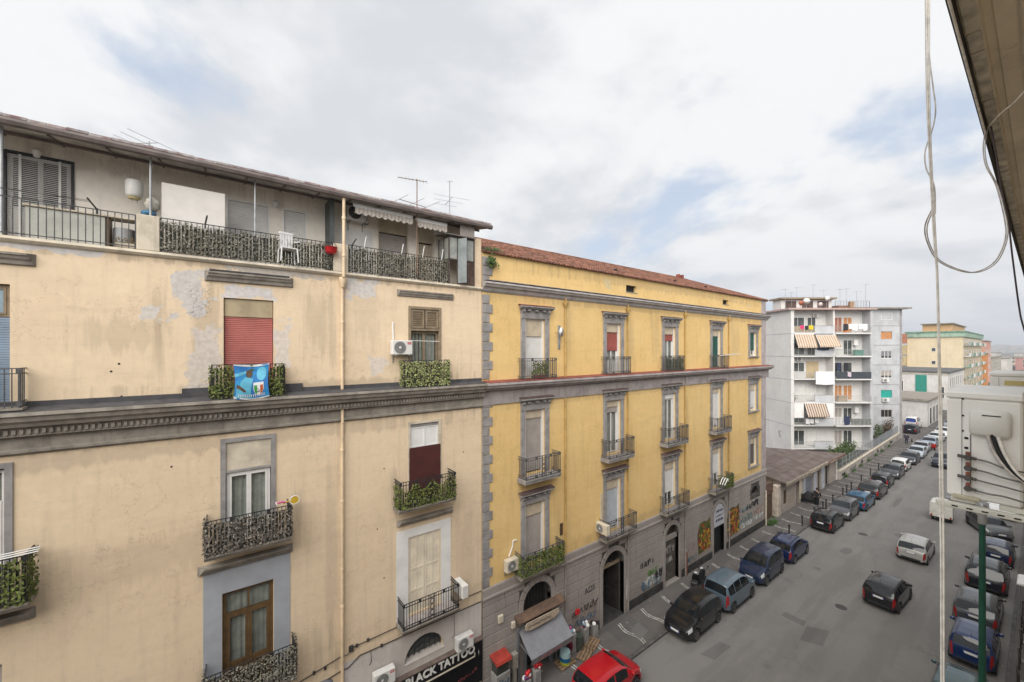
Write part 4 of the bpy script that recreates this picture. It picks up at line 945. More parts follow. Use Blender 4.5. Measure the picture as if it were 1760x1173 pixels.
# roof
RX = 34.3; RY = 19.85; RZ = 22.1; E = D-.12
rf = MB().add([(YX0, E, 19.96), (YX1+.1, E, 19.96), (YX1+.1, 24.9, 19.96), (YX0, 24.9, 19.96), (YX0, RY, RZ), (RX, RY, RZ)], [(0, 1, 5, 4), (1, 2, 5), (2, 3, 4, 5), (0, 4, 3), (3, 2, 1, 0)]).build('roof', mTILE, yb)
tl = MB(); sl = Vector((0, RY-E, RZ-19.96)); L_ = sl.length; sl.normalize(); nr = Vector((0, -sl.z, sl.y)); rnd = random.Random(6)
x = YX0+.1
while x < YX1:
    lim = L_ if x < RX else L_*(YX1+.1-x)/(YX1+.1-RX)
    s_ = 0
    while s_ < lim-.1:
        e = min(s_+.42, lim); j = rnd.uniform(-.015, .015); base = Vector((x+j, E, 19.96)); h = .035+rnd.uniform(-.008, .012)
        p0 = base+sl*(s_-.03); p1 = base+sl*e
        vs = []
        for p, hw, hh in ((p0, .085, h+.02), (p1, .07, h)):
            for ang in (0, .9, 1.57, 2.24, 3.1416): vs.append(p+Vector((math.cos(ang)*hw, 0, 0))+nr*(math.sin(ang)*hh*1.3+.012))
        tl.add(vs, [(i, i+1, i+6, i+5) for i in range(4)]+[(0, 1, 2, 3, 4)]); s_ += .38
    x += .20
tl.build('roof_tiles', mTILE, rf, kind='stuff')
rdg = MB(); x = YX0
while x < RX: rdg.tube((x, RY, RZ+.02), (min(x+.45, RX), RY, RZ+.03), .11, 8, .10); x += .43
for i in range(16):
    p0 = Vector((RX, RY, RZ)).lerp(Vector((YX1+.1, E, 19.98)), i/16); p1 = Vector((RX, RY, RZ)).lerp(Vector((YX1+.1, E, 19.98)), (i+1)/16); rdg.tube(p0, p1, .10, 8, .11)
rdg.build('ridge_tiles', mTILE, rf, kind='stuff')
for x, y in ((20.0, 16.0), (27.0, 16.2), (31.0, 16.0)):
    zz = 19.96+(RZ-19.96)*(y-E)/(RY-E); MB().lathe([(.12, zz-.05), (.12, zz+.16), (.0, zz+.2)], 8, (x, y, 0)).build('roof_vent', mDARK, rf)
for x in (33.0, 33.6): MB().bbox(x, x+.22, 19.4, 19.7, 21.8, 22.35, .02).build('chimney', mTERR, rf)
# window surrounds
def surround(x0, x1, z0, z1, top='grey', brack=True, sill=False, red=None):
    j = .27; s = MB()
    s.bbox(x0-j, x0, D-.07, D+.02, z0, z1+.22, .012); s.bbox(x1, x1+j, D-.07, D+.02, z0, z1+.22, .012); s.box(x0, x1, D-.065, D+.02, z1, z1+.22)
    s.prism_x([(D, z1+.42), (D-.05, z1+.42), (D-.05, z1+.22), (D, z1+.22)], x0-j-.02, x1+j+.02)
    s.prism_x([(D, z1+.62), (D-.30, z1+.58), (D-.31, z1+.52), (D-.25, z1+.50), (D-.22, z1+.45), (D-.10, z1+.42), (D, z1+.42)], x0-j-.06, x1+j+.06, .35, .35, D)
    so = s.build('window_surround', mGREY, yb)
    for xx in (x0-j+.02, x1+j-.18): MB().prism_x([(D-.04, z1+.42), (D-.2, z1+.42), (D-.2, z1+.33), (D-.12, z1+.22), (D-.10, z1+.0), (D-.04, z1-.06)], xx, xx+.16).build('console', mGREY, so)
    for k in range(3): MB().box(x0+.05+(x1-x0-.28)*k/2, x0+.23+(x1-x0-.28)*k/2, D-.2, D-.05, z1+.34, z1+.418).build('modillion', mGREY, so)
    MB().prism_x([(D-.003, z1+.66), (D-.03, z1+.665), (D-.32, z1+.61), (D-.32, z1+.585), (D-.003, z1+.63)], x0-j-.14, x1+j+.14).build('coping', M('brown_coping', (.13, .085, .08), .85, .2) if red is None else red, so)
    if sill: s2 = MB().prism_x([(D+.02, z0), (D-.16, z0-.02), (D-.16, z0-.10), (D-.08, z0-.16), (D+.02, z0-.18)], x0-j-.03, x1+j+.03).build('sill', mGREY, so)
    return so
CREAMB = M('cream_box', (.52, .44, .33), .7, .1)
def shutter_bay(x0, x1, z0, z1, smat, drop, box=.5, wfr=mWFR, glass=True):
    """white lining, shutter box on top, shutter curtain covering `drop` of the opening, glazed door behind"""
    f = MB(); f.box(x0, x0+.13, D+.08, D+.2, z0, z1); f.box(x1-.13, x1, D+.08, D+.2, z0, z1); f.box(x0+.13, x1-.13, D+.08, D+.2, z1-.06, z1); fo = f.build('window_lining', wfr, yb)
    zt = z1-.06-box
    if box > 0: MB().bbox(x0+.13, x1-.13, D+.085, D+.2, zt, z1-.062, .008).build('shutter_box', CREAMB if box > .3 else wfr, fo)
    zb = z0+(zt-z0)*(1-drop)
    if drop > .02: slats(x0+.135, x1-.135, zb, zt-.003, D+.15, .055).build('roller_shutter', smat, fo)
    if drop < .97: french(yb, x0+.135, x1-.135, z0+.02, zt-.02, D+.19, wfr, 2, curtain=(drop < .6), w=.045)
    return fo
redc = M('red_coping', (.24, .06, .05), .85, .15)
# top floor
specs = [(mWSH, 1.0, .8), (M('brick_shutter', (.36, .10, .08), .6, .12), .45, .45), (M('brick_shutter', (.36, .10, .08), .6, .12), .18, .45), (mGRN, .98, .45)]
for (a, b), (sm_, dr, bx_) in zip(bays, specs):
    surround(a, b, 14.28, 17.16, red=redc if a < 12 else None); shutter_bay(a, b, 14.3, 17.16, sm_, dr, bx_)
specs = [(mGSH, .97, .38), (mGSH, .12, .35), (mWSH, .0, .3), (mWSH, .92, .35)]
for (a, b), (sm_, dr, bx_) in zip(bays, specs): surround(a, b, 9.68, 12.76); shutter_bay(a, b, 9.68, 12.76, sm_, dr, bx_)
specs = [(mGSH, .93, .58), (M('pale_blue_shutter', (.45, .48, .52), .6, .08), .92, .55), (mWSH, .62, .5), (mWSH, .60, .42)]
for (a, b), (sm_, dr, bx_) in zip(bays, specs): surround(a, b, 5.25, 8.25); shutter_bay(a, b, 5.25, 8.25, sm_, dr, bx_)
for z0, z1, sm_, dr in ((5.8, 8.2, M('dark_blind', (.12, .10, .085), .6, .15), .95), (10.45, 12.75, mWSH, .85), (15.1, 17.12, mGRN, .75)):
    surround(nar[0], nar[1], z0, z1, sill=True, red=redc if z0 > 15 else None); shutter_bay(nar[0], nar[1], z0, z1, sm_, dr, .55 if z0 < 15 else .02)
# top floor railings on the cornice
for i, (a, b) in enumerate(bays):
    r = railing(a-.42, b+.42, 14.27, .98, D-.38, D-.02, .12).build('railing', mIRONG, yb)
    if i == 2: ivy(r, a-.4, b+.4, 14.3, 15.15, D-.36, D, M('netting_leaves', (.10, .12, .08), .8, .2, 6, island=.6), seed=41, sides=False, dens=260)
    if i in (1,): 
        sl_ = MB()
        for k in range(14): sl_.box(a-.35+k*.15, a-.30+k*.15, D-.34, D-.33, 14.3, 15.15)
        sl_.build('white_slats', mWHITE, r, kind='stuff')
lf = MB(); leaf_quads(lf, random.Random(3), 420, lambda r: ((r.uniform(12.1, 13.1), D-.3+r.uniform(-.06, .06), 14.35+.75*r.random()), (0, -1, .2)), .04, .07)
t = thing('potted_plant', 'leafy potted plant behind the railing of the white shuttered top floor window', 'plant', (12.6, D-.3, 14.28), world=True); lf.build('foliage', M('pot_leaves', (.12, .16, .03), .7, .2, 6, island=.7, col2=(.22, .22, .06)), t, kind='stuff'); MB().bbox(12.2, 13.0, D-.36, D-.22, 14.29, 14.45, .02).build('trough', mTERR, t)
# balconies
fl = M('pale_floor_tiles', (.42, .38, .37), .6, .12, 4)
B2 = [(11.45, 13.62), (17.3, 19.5), (23.0, 25.35), (29.25, 31.5)]; B1 = [(11.25, 13.85), (17.15, 19.72), (22.95, 25.5), (29.1, 31.75)]
for i, (a, b) in enumerate(B2):
    balcony(yb, a, b, 9.62, .64, 1.02, smat=mGREY, rmat=mIRONG, floor=fl, slab=.2)
for i, (a, b) in enumerate(B1):
    balcony(yb, a, b, 5.22, .64, 1.0, smat=mGREYD, rmat=mIRONG, floor=fl, slab=.16, leaf=mIVYG if i == 0 else None, leaf_z=(0, .95), seed=51, dens=430)
ivy([o for o in yb.children if o.name.startswith('balcony')][-1], 30.5, 31.78, 5.25, 6.2, D-.63, D-.05, mIVYG, seed=57, dens=430)
# pipes
for x, hop in ((14.48, True), (19.62, True), (25.92, True), (32.25, True)):
    p = MB().tube((x, D-.08, 5.1), (x, D-.08, 13.2), .05, 8).tube((x, D-.08, 14.26), (x, D-.08, 17.85), .05, 8).lathe([(.05, 17.8), (.14, 18.0), (.15, 18.1), (.06, 18.12)], 10, (x, D-.1, 0)).tube((x, D-.1, 18.1), (x, D-.1, 18.3), .06, 8)
    for z in (7, 9, 11.5, 15.5): p.lathe([(.06, z), (.066, z+.02), (.066, z+.06), (.06, z+.08)], 8, (x, D-.08, 0))
    p.build('downpipe', mPIPEY, yb, 40)
    MB().tube((x, D-.10, .15), (x, D-.10, 5.1), .05, 8).tube((x, D-.11, 13.18), (x, D-.11, 13.88), .05, 8).build('downpipe', mPIPEG, yb, 40)
MB().tube((26.0, D-.13, .15), (26.0, D-.13, 1.7), .06, 8).build('rusty_pipe_guard', M('rust_red', (.20, .07, .04), .8, .2), yb)
MB().tube((39.0, D-.14, .15), (39.0, D-.14, 3.2), .06, 8).build('white_standpipe', mSTUC, yb)
# ---- ground floor openings
# 1: shop under the brown canopy
a, b, t_, r_ = ARC[0]
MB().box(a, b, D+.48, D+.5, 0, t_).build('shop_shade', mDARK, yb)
gr = MB()
for k in range(9): gr.tube((a+.1+k*.2, D+.2, 3.3), (a+.1+k*.2, D+.2, 3.44+r_*math.sqrt(max(0, 1-((a+.1+k*.2-(a+b)/2)/((b-a)/2))**2))), .012, 5)
gr.build('fanlight_grille', mIRON, yb)
cnp = MB().prism_x([(D-.03, 3.24), (D-.42, 3.04), (D-.42, 2.99), (D-.03, 3.18)], a-.55, b+.6).build('shop_canopy', M('rusty_canopy_sheet', (.17, .105, .07), .85, .3, 2, col2=(.09, .06, .045), bumpy=.3), yb)
MB().plate([(a-.2, 2.62), (a+.15, 2.52), (b-.2, 2.52), (b+.15, 2.66), (b+.1, 2.88), (a-.1, 2.92), (a-.22, 2.8)], D-.46, D-.42).build('shop_fascia', M('cream_fascia', (.46, .38, .29), .7, .15), cnp)
sc = MB(); rnd = random.Random(14); x = a-.02
for i in range(9):
    sc.path([(x+.028*j_, D-.465, 2.72+rnd.uniform(-.075, .075)) for j_ in range(6)], .009, 4); x += .155
sc.build('fascia_script', mIRON, cnp)
lump_m = M('dim_goods', (.10, .05, .05), .8, .5, 5, col2=(.16, .15, .16))
awn = thing('shop_awning', 'grey canvas drop awning over the toy shop doorway', 'awning', (12.65, D-.1, 2.5))
vs = []; fs = []
for i in range(13):
    u = i/12; x = a-.35+u*(b-a+.85)
    for j_ in range(7):
        v = j_/6; vs.append((x, D-.12-.95*v, 2.50-.80*v-.05*math.sin(math.pi*v)-.01*math.sin(i*2.1)*v))
for i in range(12):
    for j_ in range(6): k = i*7+j_; fs.append((k, k+1, k+8, k+7))
MB().add(vs, fs).build('canvas', M('grey_canvas', (.21, .215, .235), .85, .08, 3), awn, True)
vl = MB().box(a-.35, b+.5, D-1.08, D-1.065, 1.46, 1.70).build('valance', M('dull_valance', (.15, .135, .14), .85, .15), awn)
sc = MB(); x = a+.1
for i in range(10):
    sc.path([(x+.02*j_, D-1.086, 1.58+rnd.uniform(-.06, .06)) for j_ in range(6)], .010, 4); x += .13 if i != 5 else .22
sc.build('valance_script', mSCR, awn)
for x in (a-.3, b+.45): MB().tube((x, D-.1, 1.9), (x, D-1.02, 1.72), .014, 5).build('arm', mSTEEL, awn)
MB().tube((a-.36, D-.1, 2.54), (b+.52, D-.1, 2.54), .035, 8).build('roller', mSTEEL, awn)
sf = thing('shopfront', 'dim toy shop doorway with grey metal posts under the awning', 'shopfront', (12.65, D+.2, 0))
for x in (a-.42, a+.0, b-.12, b+.18): MB().bbox(x, x+.13, D-.16, D+.05, .12, 2.62, .01).build('post', M('grey_shopfront', (.17, .175, .19), .55, .15), sf)
MB().box(a+.13, b-.12, D+.1, D+.3, .1, .2).build('threshold', mKERB, sf)
for k in range(4): MB().box(a+.15, a+.65, D+.1, D+.4, .5+.5*k, .53+.5*k).build('shelf', mIRON, sf)
# 2: carriage doorway with fanlight
a, b, t_, r_ = ARC[1]
dw = thing('carriage_gate', 'open dark carriage gateway with iron fanlight under the stone arch', 'gate', ((a+b)/2, D+.3, 0))
MB().add([(a, D+.5, 0), (a, D+6, 0), (a, D+6, 4.2), (a, D+.5, 4.2), (b, D+.5, 0), (b, D+6, 0), (b, D+6, 4.2), (b, D+.5, 4.2)], [(0, 1, 2, 3), (7, 6, 5, 4), (1, 5, 6, 2), (3, 2, 6, 7)]).build('passage_wall', M('passage_render', (.10, .09, .08), .9, .2), dw)
MB().box(a, b, D-.02, D+6, .1, .124).build('passage_floor', M('passage_stone', (.045, .044, .043), .7, .25, 2), dw)
MB().box(a, b, D+.3, D+.45, t_-r_-.1, t_-r_+.05).build('transom', mTAUPE, dw)
fn = MB(); c = (a+b)/2; zc = t_-r_+.05
for k in range(13):
    an = math.pi*(k+.5)/13; fn.tube((c+.2*math.cos(an), D+.36, zc+.2*math.sin(an)), (c+(b-a)/2*.98*math.cos(an), D+.36, zc+(r_-.06)*math.sin(an)), .014, 4)
for rr in (.2, .52): fn.path([(c+rr*(b-a)/1.9*math.cos(math.pi*i/12), D+.36, zc+rr*r_*1.02*math.sin(math.pi*i/12)) for i in range(13)], .012, 4)
fn.build('fanlight', mIRON, dw)
for xx, an in ((a+.03, 78), (b-.03, 102)):
    q = MB().bbox(0, .9, -.03, .03, .13, t_-r_-.1, .01); q.bbox(.12, .78, -.045, .045, .35, 1.3, .012); q.bbox(.12, .78, -.045, .045, 1.5, 2.7, .012)
    q.xf(Matrix.Translation((xx, D+.38, 0)) @ Matrix.Rotation(R(an), 4, 'Z')); q.build('gate_leaf', M('dark_gate_timber', (.035, .03, .027), .6, .25), dw)
# 3: rolled-down graffitied shutter with fanlight
a, b, t_, r_ = ARC[2]
s3 = thing('shop_shutter', 'grey brown roller shutter covered in pale scrawls under the third arch', 'shutter', ((a+b)/2, D+.2, 0))
slats(a, b, .12, t_-r_-.25, D+.25, .075, .02).build('curtain', M('brown_grey_shutter', (.10, .088, .078), .6, .25, 3), s3); MB().box(a, b, D+.12, D+.3, t_-r_-.25, t_-r_).build('lintel', mTUFO, s3)
MB().box(a, b, D+.33, D+.35, t_-r_, t_).build('fanlight_glass', M('brown_fanlight', (.05, .035, .025), .3, .2), s3); MB().box(a-.05, b+.05, D-.1, D+.3, .1, .2).build('step', mTUFO, s3)
mSCRAWL = M('pale_scrawl', (.42, .41, .39), .7, .2)
def scrawl(par, x0, x1, z0, z1, y, mat, n, seed, r=.012, nm='graffiti_scrawl'):
    rn = random.Random(seed); mb = MB(); x = x0; w = (x1-x0)/n
    for i in range(n):
        m_ = rn.randint(4, 7); mb.path([(x+w*rn.uniform(-.1, 1.1), y, z0+(z1-z0)*(k_ % 2 if rn.random() < .6 else rn.random())*rn.uniform(.7, 1)) for k_ in range(m_)], r, 4, 3); x += w
    o = mb.build(nm, mat, par, kind='stuff'); return o
scrawl(s3, a+.15, b-.15, 2.0, 2.6, D+.225, mSCRAWL, 7, 3); scrawl(s3, a+.2, b-.3, 1.4, 1.8, D+.225, mSCRAWL, 6, 4)
# 4: arched white sign over a dark door
a, b, t_, r_ = ARC[3]
s4 = thing('shop_doorway', 'tall dark shop door beneath an arched white sign', 'shopfront', ((a+b)/2, D+.2, 0))
MB().box(a+.0, b, D+.28, D+.3, .1, 2.3).build('door', M('black_shop_door', (.02, .021, .024), .5, .15), s4)
n = 16; pts = [(a+.04, 2.25), (b-.04, 2.25)]+[((a+b)/2+((b-a)/2-.04)*math.cos(math.pi*i/n), t_-r_+(r_-.04)*math.sin(math.pi*i/n)) for i in range(n+1)]
so = MB().plate(pts, D-.02, D+.02).build('sign_board', M('white_sign_board', (.50, .51, .55), .5, .05), s4)
mBL = M('blue_black_print', (.04, .045, .09), .6, .1)
scrawl(so, a+.3, b-.25, 3.3, 3.5, D-.028, mBL, 8, 5, .012, 'sign_script'); scrawl(so, a+.25, b-.2, 2.98, 3.10, D-.028, mBL, 10, 6, .007, 'sign_script'); scrawl(so, a+.3, b-.25, 2.6, 2.82, D-.028, mBL, 8, 7, .012, 'sign_script')
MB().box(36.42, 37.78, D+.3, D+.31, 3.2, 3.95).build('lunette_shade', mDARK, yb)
# fruit murals as printed panels
fr_cols = [M('mural_orange', (.50, .16, .02), .7, .2), M('mural_yellow', (.55, .36, .03), .7, .2), M('mural_red', (.34, .02, .02), .7, .2), M('mural_green', (.06, .16, .03), .7, .25), M('mural_plum', (.12, .015, .04), .7, .2)]
for nm, x0, x1, z0, z1, sd_ in (('fruit and leaf mural panel beside the dark arched shop door, green topped', 27.6, 29.45, .95, 3.3, 2), ('tall fruit mural panel between the arched sign and the scribbled wall', 32.0, 34.1, .9, 3.25, 5)):
    t = thing('fruit_mural', nm, 'mural', ((x0+x1)/2, D-.05, z0), 0, 'fruit murals by the arched door'); rn = random.Random(sd_)
    out = [(x0+.1, z0), (x1-.05, z0+.15), (x1, z0+1.2), (x1-.1, z1), (x1-.6, z1-.25), ((x0+x1)/2, z1-.1), (x0+.3, z1-.15), (x0, z1-.9)]
    MB().plate(out, D-.055, D-.038).build('panel', M('mural_ground', (.12, .10, .03), .8, .3, 3), t)
    ms = [MB() for _ in fr_cols]
    for k in range(230):
        cx, cz = rn.uniform(x0+.12, x1-.12), rn.uniform(z0+.12, z1-.3); r = rn.uniform(.05, .13); ci = rn.choice([0, 0, 1, 1, 2, 2, 3, 3, 4]) if cz < z1-.7 or sd_ == 5 else rn.choice([3, 3, 3, 2, 0]); y = D-.057-.0004*k*.05
        m_ = 9; ms[ci].add([(cx+r*math.cos(2*math.pi*i/m_), y-k*2e-5, cz+r*(.7 if k % 3 else 1.15)*math.sin(2*math.pi*i/m_)) for i in range(m_)], [tuple(range(m_))])
    for m_, c_ in zip(ms, fr_cols): m_.build('fruit_print', c_, t, kind='stuff')
# graffiti lettering
mGR = M('black_spray', (.03, .03, .033), .8, .2); mGB = M('blue_spray', (.09, .14, .19), .8, .2); mGW = M('white_spray', (.42, .43, .42), .8, .15); mGG = M('green_spray', (.12, .2, .07), .8, .2); mGT = M('teal_spray', (.15, .20, .20), .8, .2); mGP = M('pink_spray', (.33, .24, .22), .8, .2)
me = text_mesh('ADS', .45, .002, .0, 'LEFT'); me.materials.append(mGR); me.name = 'graffiti_letters'; o = link(me, 'graffiti_letters', yb); o.location = Vector((15.95, D-.045, 2.45))-ROOT[yb.name]; o.rotation_euler = (R(90), R(-4), 0)
scrawl(yb, 15.0, 17.0, 1.6, 2.0, D-.046, mGR, 9, 21, .014); scrawl(yb, 14.8, 16.9, 1.0, 1.4, D-.046, mGB, 7, 22, .02); scrawl(yb, 15.0, 16.9, .7, 1.0, D-.046, mGP, 7, 23, .016)
scrawl(yb, 20.9, 22.2, 2.2, 2.6, D-.046, mGR, 8, 24, .016); scrawl(yb, 21, 23, .75, 1.35, D-.046, mGB, 9, 25, .035); scrawl(yb, 21.2, 23, .9, 1.5, D-.049, mGW, 7, 26, .03); scrawl(yb, 21.6, 22.6, 1.5, 1.9, D-.046, mGG, 5, 27, .035); scrawl(yb, 22.4, 23.2, 1.1, 1.6, D-.047, mGR, 6, 33, .04)
scrawl(yb, 35.4, 37.6, 2.3, 2.85, D-.046, mGR, 7, 28, .03); scrawl(yb, 34.2, 35.3, 2.3, 2.7, D-.046, mGT, 4, 29, .03); scrawl(yb, 34.4, 38.6, 1.0, 1.5, D-.046, mGW, 12, 30, .03); scrawl(yb, 36.5, 38.8, 1.5, 2.1, D-.046, mGP, 9, 31, .02); scrawl(yb, 34.2, 36.4, 1.4, 2.0, D-.046, mGT, 6, 32, .035)
scrawl(yb, 26.3, 27.4, 1.2, 2.2, D-.046, mGP, 6, 34, .014); scrawl(yb, 26.2, 27.5, .8, 1.2, D-.046, mGB, 5, 35, .02); scrawl(yb, 19.5, 19.75, .9, 2.4, D-.06, mGW, 3, 36, .03)
MB().box(15.0, 16.95, D-.041, D-.037, .7, 1.85).build('pasted_posters', M('old_posters', (.30, .24, .21), .85, .3, 5, col2=(.16, .14, .14)), yb)
# air conditioners, dish, boxes
ac_unit('beige air conditioner on the yellow wall beside the first floor leafy balcony', 10.55, 5.55, mat=mACB, badge=False)
t = ac_unit('weathered air conditioner at the end of a yellow facade balcony', 17.0, 5.55, mat=mACB, rz=R(-90), badge=False, brackets=False); t.location = (17.0, 14.45, 5.62)
MB().path([(10.9, D-.03, 6.1), (11.1, D-.04, 6.5), (11.15, D-.03, 6.75), (11.35, D-.02, 6.72)], .03, 6, 3).build('pipe_cover', mWHITE, yb); MB().bbox(17.25, 17.37, D-.05, D-.001, 5.9, 7.6, .01).build('pipe_cover', mSTUC, yb); MB().box(14.15, 14.35, D-.03, D-.001, 6.15, 6.75).build('meter_hatch', M('brown_hatch', (.10, .06, .03), .7, .2), yb)
MB().bbox(14.0, 14.14, D-.06, D-.001, 15.7, 16.9, .01).build('pipe_cover', mSTEEL, yb)
t = thing('satellite_dish', 'small white satellite dish beside the white shuttered top floor window', 'dish', (13.95, D-.25, 16.55), R(200), world=False); MB().lathe([(0, .0), (.1, .012), (.2, .05), (.24, .075)], 16, axis='y').build('reflector', mWHITE, t, True); MB().tube((0, -.0, 0), (0, -.25, -.02), .015).build('arm', mSTEEL, t)
t = thing('wall_plant', 'tuft of green weeds growing from the quoins at the yellow building corner', 'plant', (9.9, D-.1, 19.55)); mb = MB(); leaf_quads(mb, random.Random(5), 150, lambda r: ((9.9+r.gauss(0, .13), D-.12+r.gauss(0, .08), 19.55+r.gauss(0, .14)), (0, -1, .6)), .04, .09); mb.build('leaves', M('weed_leaves', (.07, .15, .03), .7, .2, 6, island=.6), t, kind='stuff')
t = thing('wall_plant', 'green weeds sprouting at the roof edge of the yellow building', 'plant', (10.1, D, 20.05)); mb = MB(); leaf_quads(mb, random.Random(6), 110, lambda r: ((9.95+r.gauss(0, .22), D-.1+r.gauss(0, .06), 20.08+abs(r.gauss(0, .07))), (0, -1, .6)), .03, .07); mb.build('leaves', MATS['weed_leaves'], t, kind='stuff')
t = thing('clothes_airer', 'white looped airer hooked over the leafy corner of the first floor balcony', 'airer', (29.3, 14.1, 6.25), world=False)
for k in range(3): MB().path([(-.3, -.2-.15*k, -.25), (0, -.2-.18*k, .1), (.35, -.15-.15*k, .1), (.5, -.1-.15*k, -.15)], .03, 5, 3).build('bar', mWHITE, t)
t = thing('clothes_airer', 'thin white airer sticking out below the green top floor shutter', 'airer', (30.6, 14.3, 15.2), world=False)
for k in range(4): MB().tube((-.6+.3*k, .1, .0), (.2+.3*k, -.6, .12), .016, 5).build('bar', mWHITE, t)
for x, z, w, h, nm in ((10.25, 3.3, .26, .34, 'cream electric box high on the rusticated wall'), (11.0, 2.75, .2, .3, 'small white alarm box beside the toy shop canopy')):
    tag(MB().bbox(x, x+w, D-.16, D-.04, z, z+h, .02).build('electric_box', mSTUC), nm, 'electric box')
# ---------------------------------------------------------------- cars
CG = glass_mat('car_glass', (.008, .010, .012), .03, .5)
CT = M('tyre_rubber', (.02, .02, .021), .85, .1)
CRIM = M('alloy_rim', (.42, .42, .43), .35, .12, metal=.8)
CPL = M('black_trim', (.022, .022, .024), .55, .1)
CHL = M('headlamp_lens', (.62, .64, .66), .12, .2, 20, spec=.8)
CTL = M('tail_lamp_lens', (.36, .012, .012), .15, .3, 20, spec=.8)
CTO = M('indicator_lens', (.6, .22, .03), .2, .2)
CPW = M('plate_white', (.72, .73, .74), .5, .05)
CPB = M('plate_blue', (.03, .07, .35), .5, .05)
CCH = M('chrome_trim', (.6, .6, .62), .2, .1, metal=.9)
PROF = {  # (u from tail to nose, height) of the upper outline
 'hatch': [(0, .50), (.004, .72), (.012, .93), (.03, 1.02), (.065, 1.20), (.115, 1.385), (.16, 1.43), (.28, 1.475), (.42, 1.49), (.55, 1.455), (.62, 1.37), (.70, 1.18), (.765, 1.015), (.80, .97), (.88, .90), (.945, .79), (.98, .68), (.995, .56), (1, .48)],
 'city': [(0, .50), (.004, .74), (.010, .95), (.02, 1.06), (.045, 1.28), (.075, 1.43), (.12, 1.475), (.28, 1.52), (.46, 1.53), (.58, 1.49), (.66, 1.38), (.74, 1.18), (.80, 1.045), (.835, .99), (.90, .92), (.955, .80), (.985, .67), (.996, .55), (1, .48)],
 'mpv': [(0, .50), (.004, .80), (.008, 1.02), (.016, 1.14), (.034, 1.40), (.055, 1.56), (.09, 1.63), (.28, 1.68), (.48, 1.67), (.58, 1.62), (.66, 1.49), (.75, 1.25), (.82, 1.10), (.85, 1.05), (.91, .97), (.96, .84), (.985, .70), (.996, .56), (1, .48)],
 'suv': [(0, .55), (.004, .80), (.012, 1.0), (.03, 1.10), (.06, 1.30), (.10, 1.52), (.15, 1.60), (.28, 1.66), (.42, 1.67), (.53, 1.63), (.60, 1.54), (.68, 1.33), (.735, 1.17), (.765, 1.12), (.86, 1.06), (.94, .96), (.975, .85), (.993, .68), (1, .55)],
 'sedan': [(0, .52), (.005, .74), (.015, .93), (.03, .985), (.10, 1.02), (.15, 1.06), (.22, 1.27), (.28, 1.40), (.36, 1.45), (.46, 1.455), (.55, 1.41), (.62, 1.30), (.69, 1.12), (.735, 1.0), (.77, .955), (.88, .87), (.95, .76), (.982, .64), (.995, .54), (1, .47)],
}
GL = {  # rear glass range, windscreen range, side windows, belt at tail/nose end
 'hatch': ((.022, .105), (.585, .755), ((.10, .175), (.19, .385), (.40, .635)), 1.03, .93),
 'city': ((.016, .068), (.615, .79), ((.075, .17), (.185, .40), (.415, .69)), 1.05, .97),
 'mpv': ((.012, .05), (.61, .81), ((.06, .22), (.235, .43), (.445, .70)), 1.12, 1.02),
 'suv': ((.025, .092), (.555, .73), ((.09, .185), (.20, .385), (.40, .61)), 1.13, 1.06),
 'sedan': ((.155, .27), (.575, .73), ((.24, .285), (.30, .43), (.445, .61)), 1.0, .93),
}
def interp(tab, u):
    for (a, x), (b, y) in zip(tab, tab[1:]):
        if u <= b: return x+(y-x)*((u-a)/(b-a) if b > a else 0)
    return tab[-1][1]
WHEEL = {}
def wheel_meshes():
    if WHEEL: return WHEEL
    t = MB().lathe([(.20, -.085), (.285, -.095), (.305, -.075), (.31, 0), (.305, .075), (.285, .095), (.20, .085)], 24, axis='y')
    r = MB().lathe([(0, -.055), (.04, -.075), (.05, -.06), (.055, -.045)], 12, axis='y')
    r.lathe([(.165, -.05), (.2, -.092), (.212, -.09), (.212, .0), (.165, .0)], 24, axis='y')
    for k in range(5):
        a = 2*math.pi*k/5+.3; q = MB().bbox(.03, .19, -.085, -.05, -.042, .042, .008); q.xf(Matrix.Rotation(a, 4, 'Y')); r.add(q.v, q.f)
    d = MB().lathe([(.0, -.02), (.19, -.02), (.19, .0)], 20, axis='y')
    for nm, mb, mt, sm in (('wheel', t, CT, 50), ('rim', r, CRIM, 40), ('brake_disc', d, CPL, 40)):
        me = bpy.data.meshes.new(nm); me.from_pydata(mb.v, [], mb.f); me.update()
        me.polygons.foreach_set('use_smooth', [True]*len(me.polygons)); me.set_sharp_from_angle(angle=R(sm)); me.materials.append(mt)
        WHEEL[nm] = me
    return WHEEL
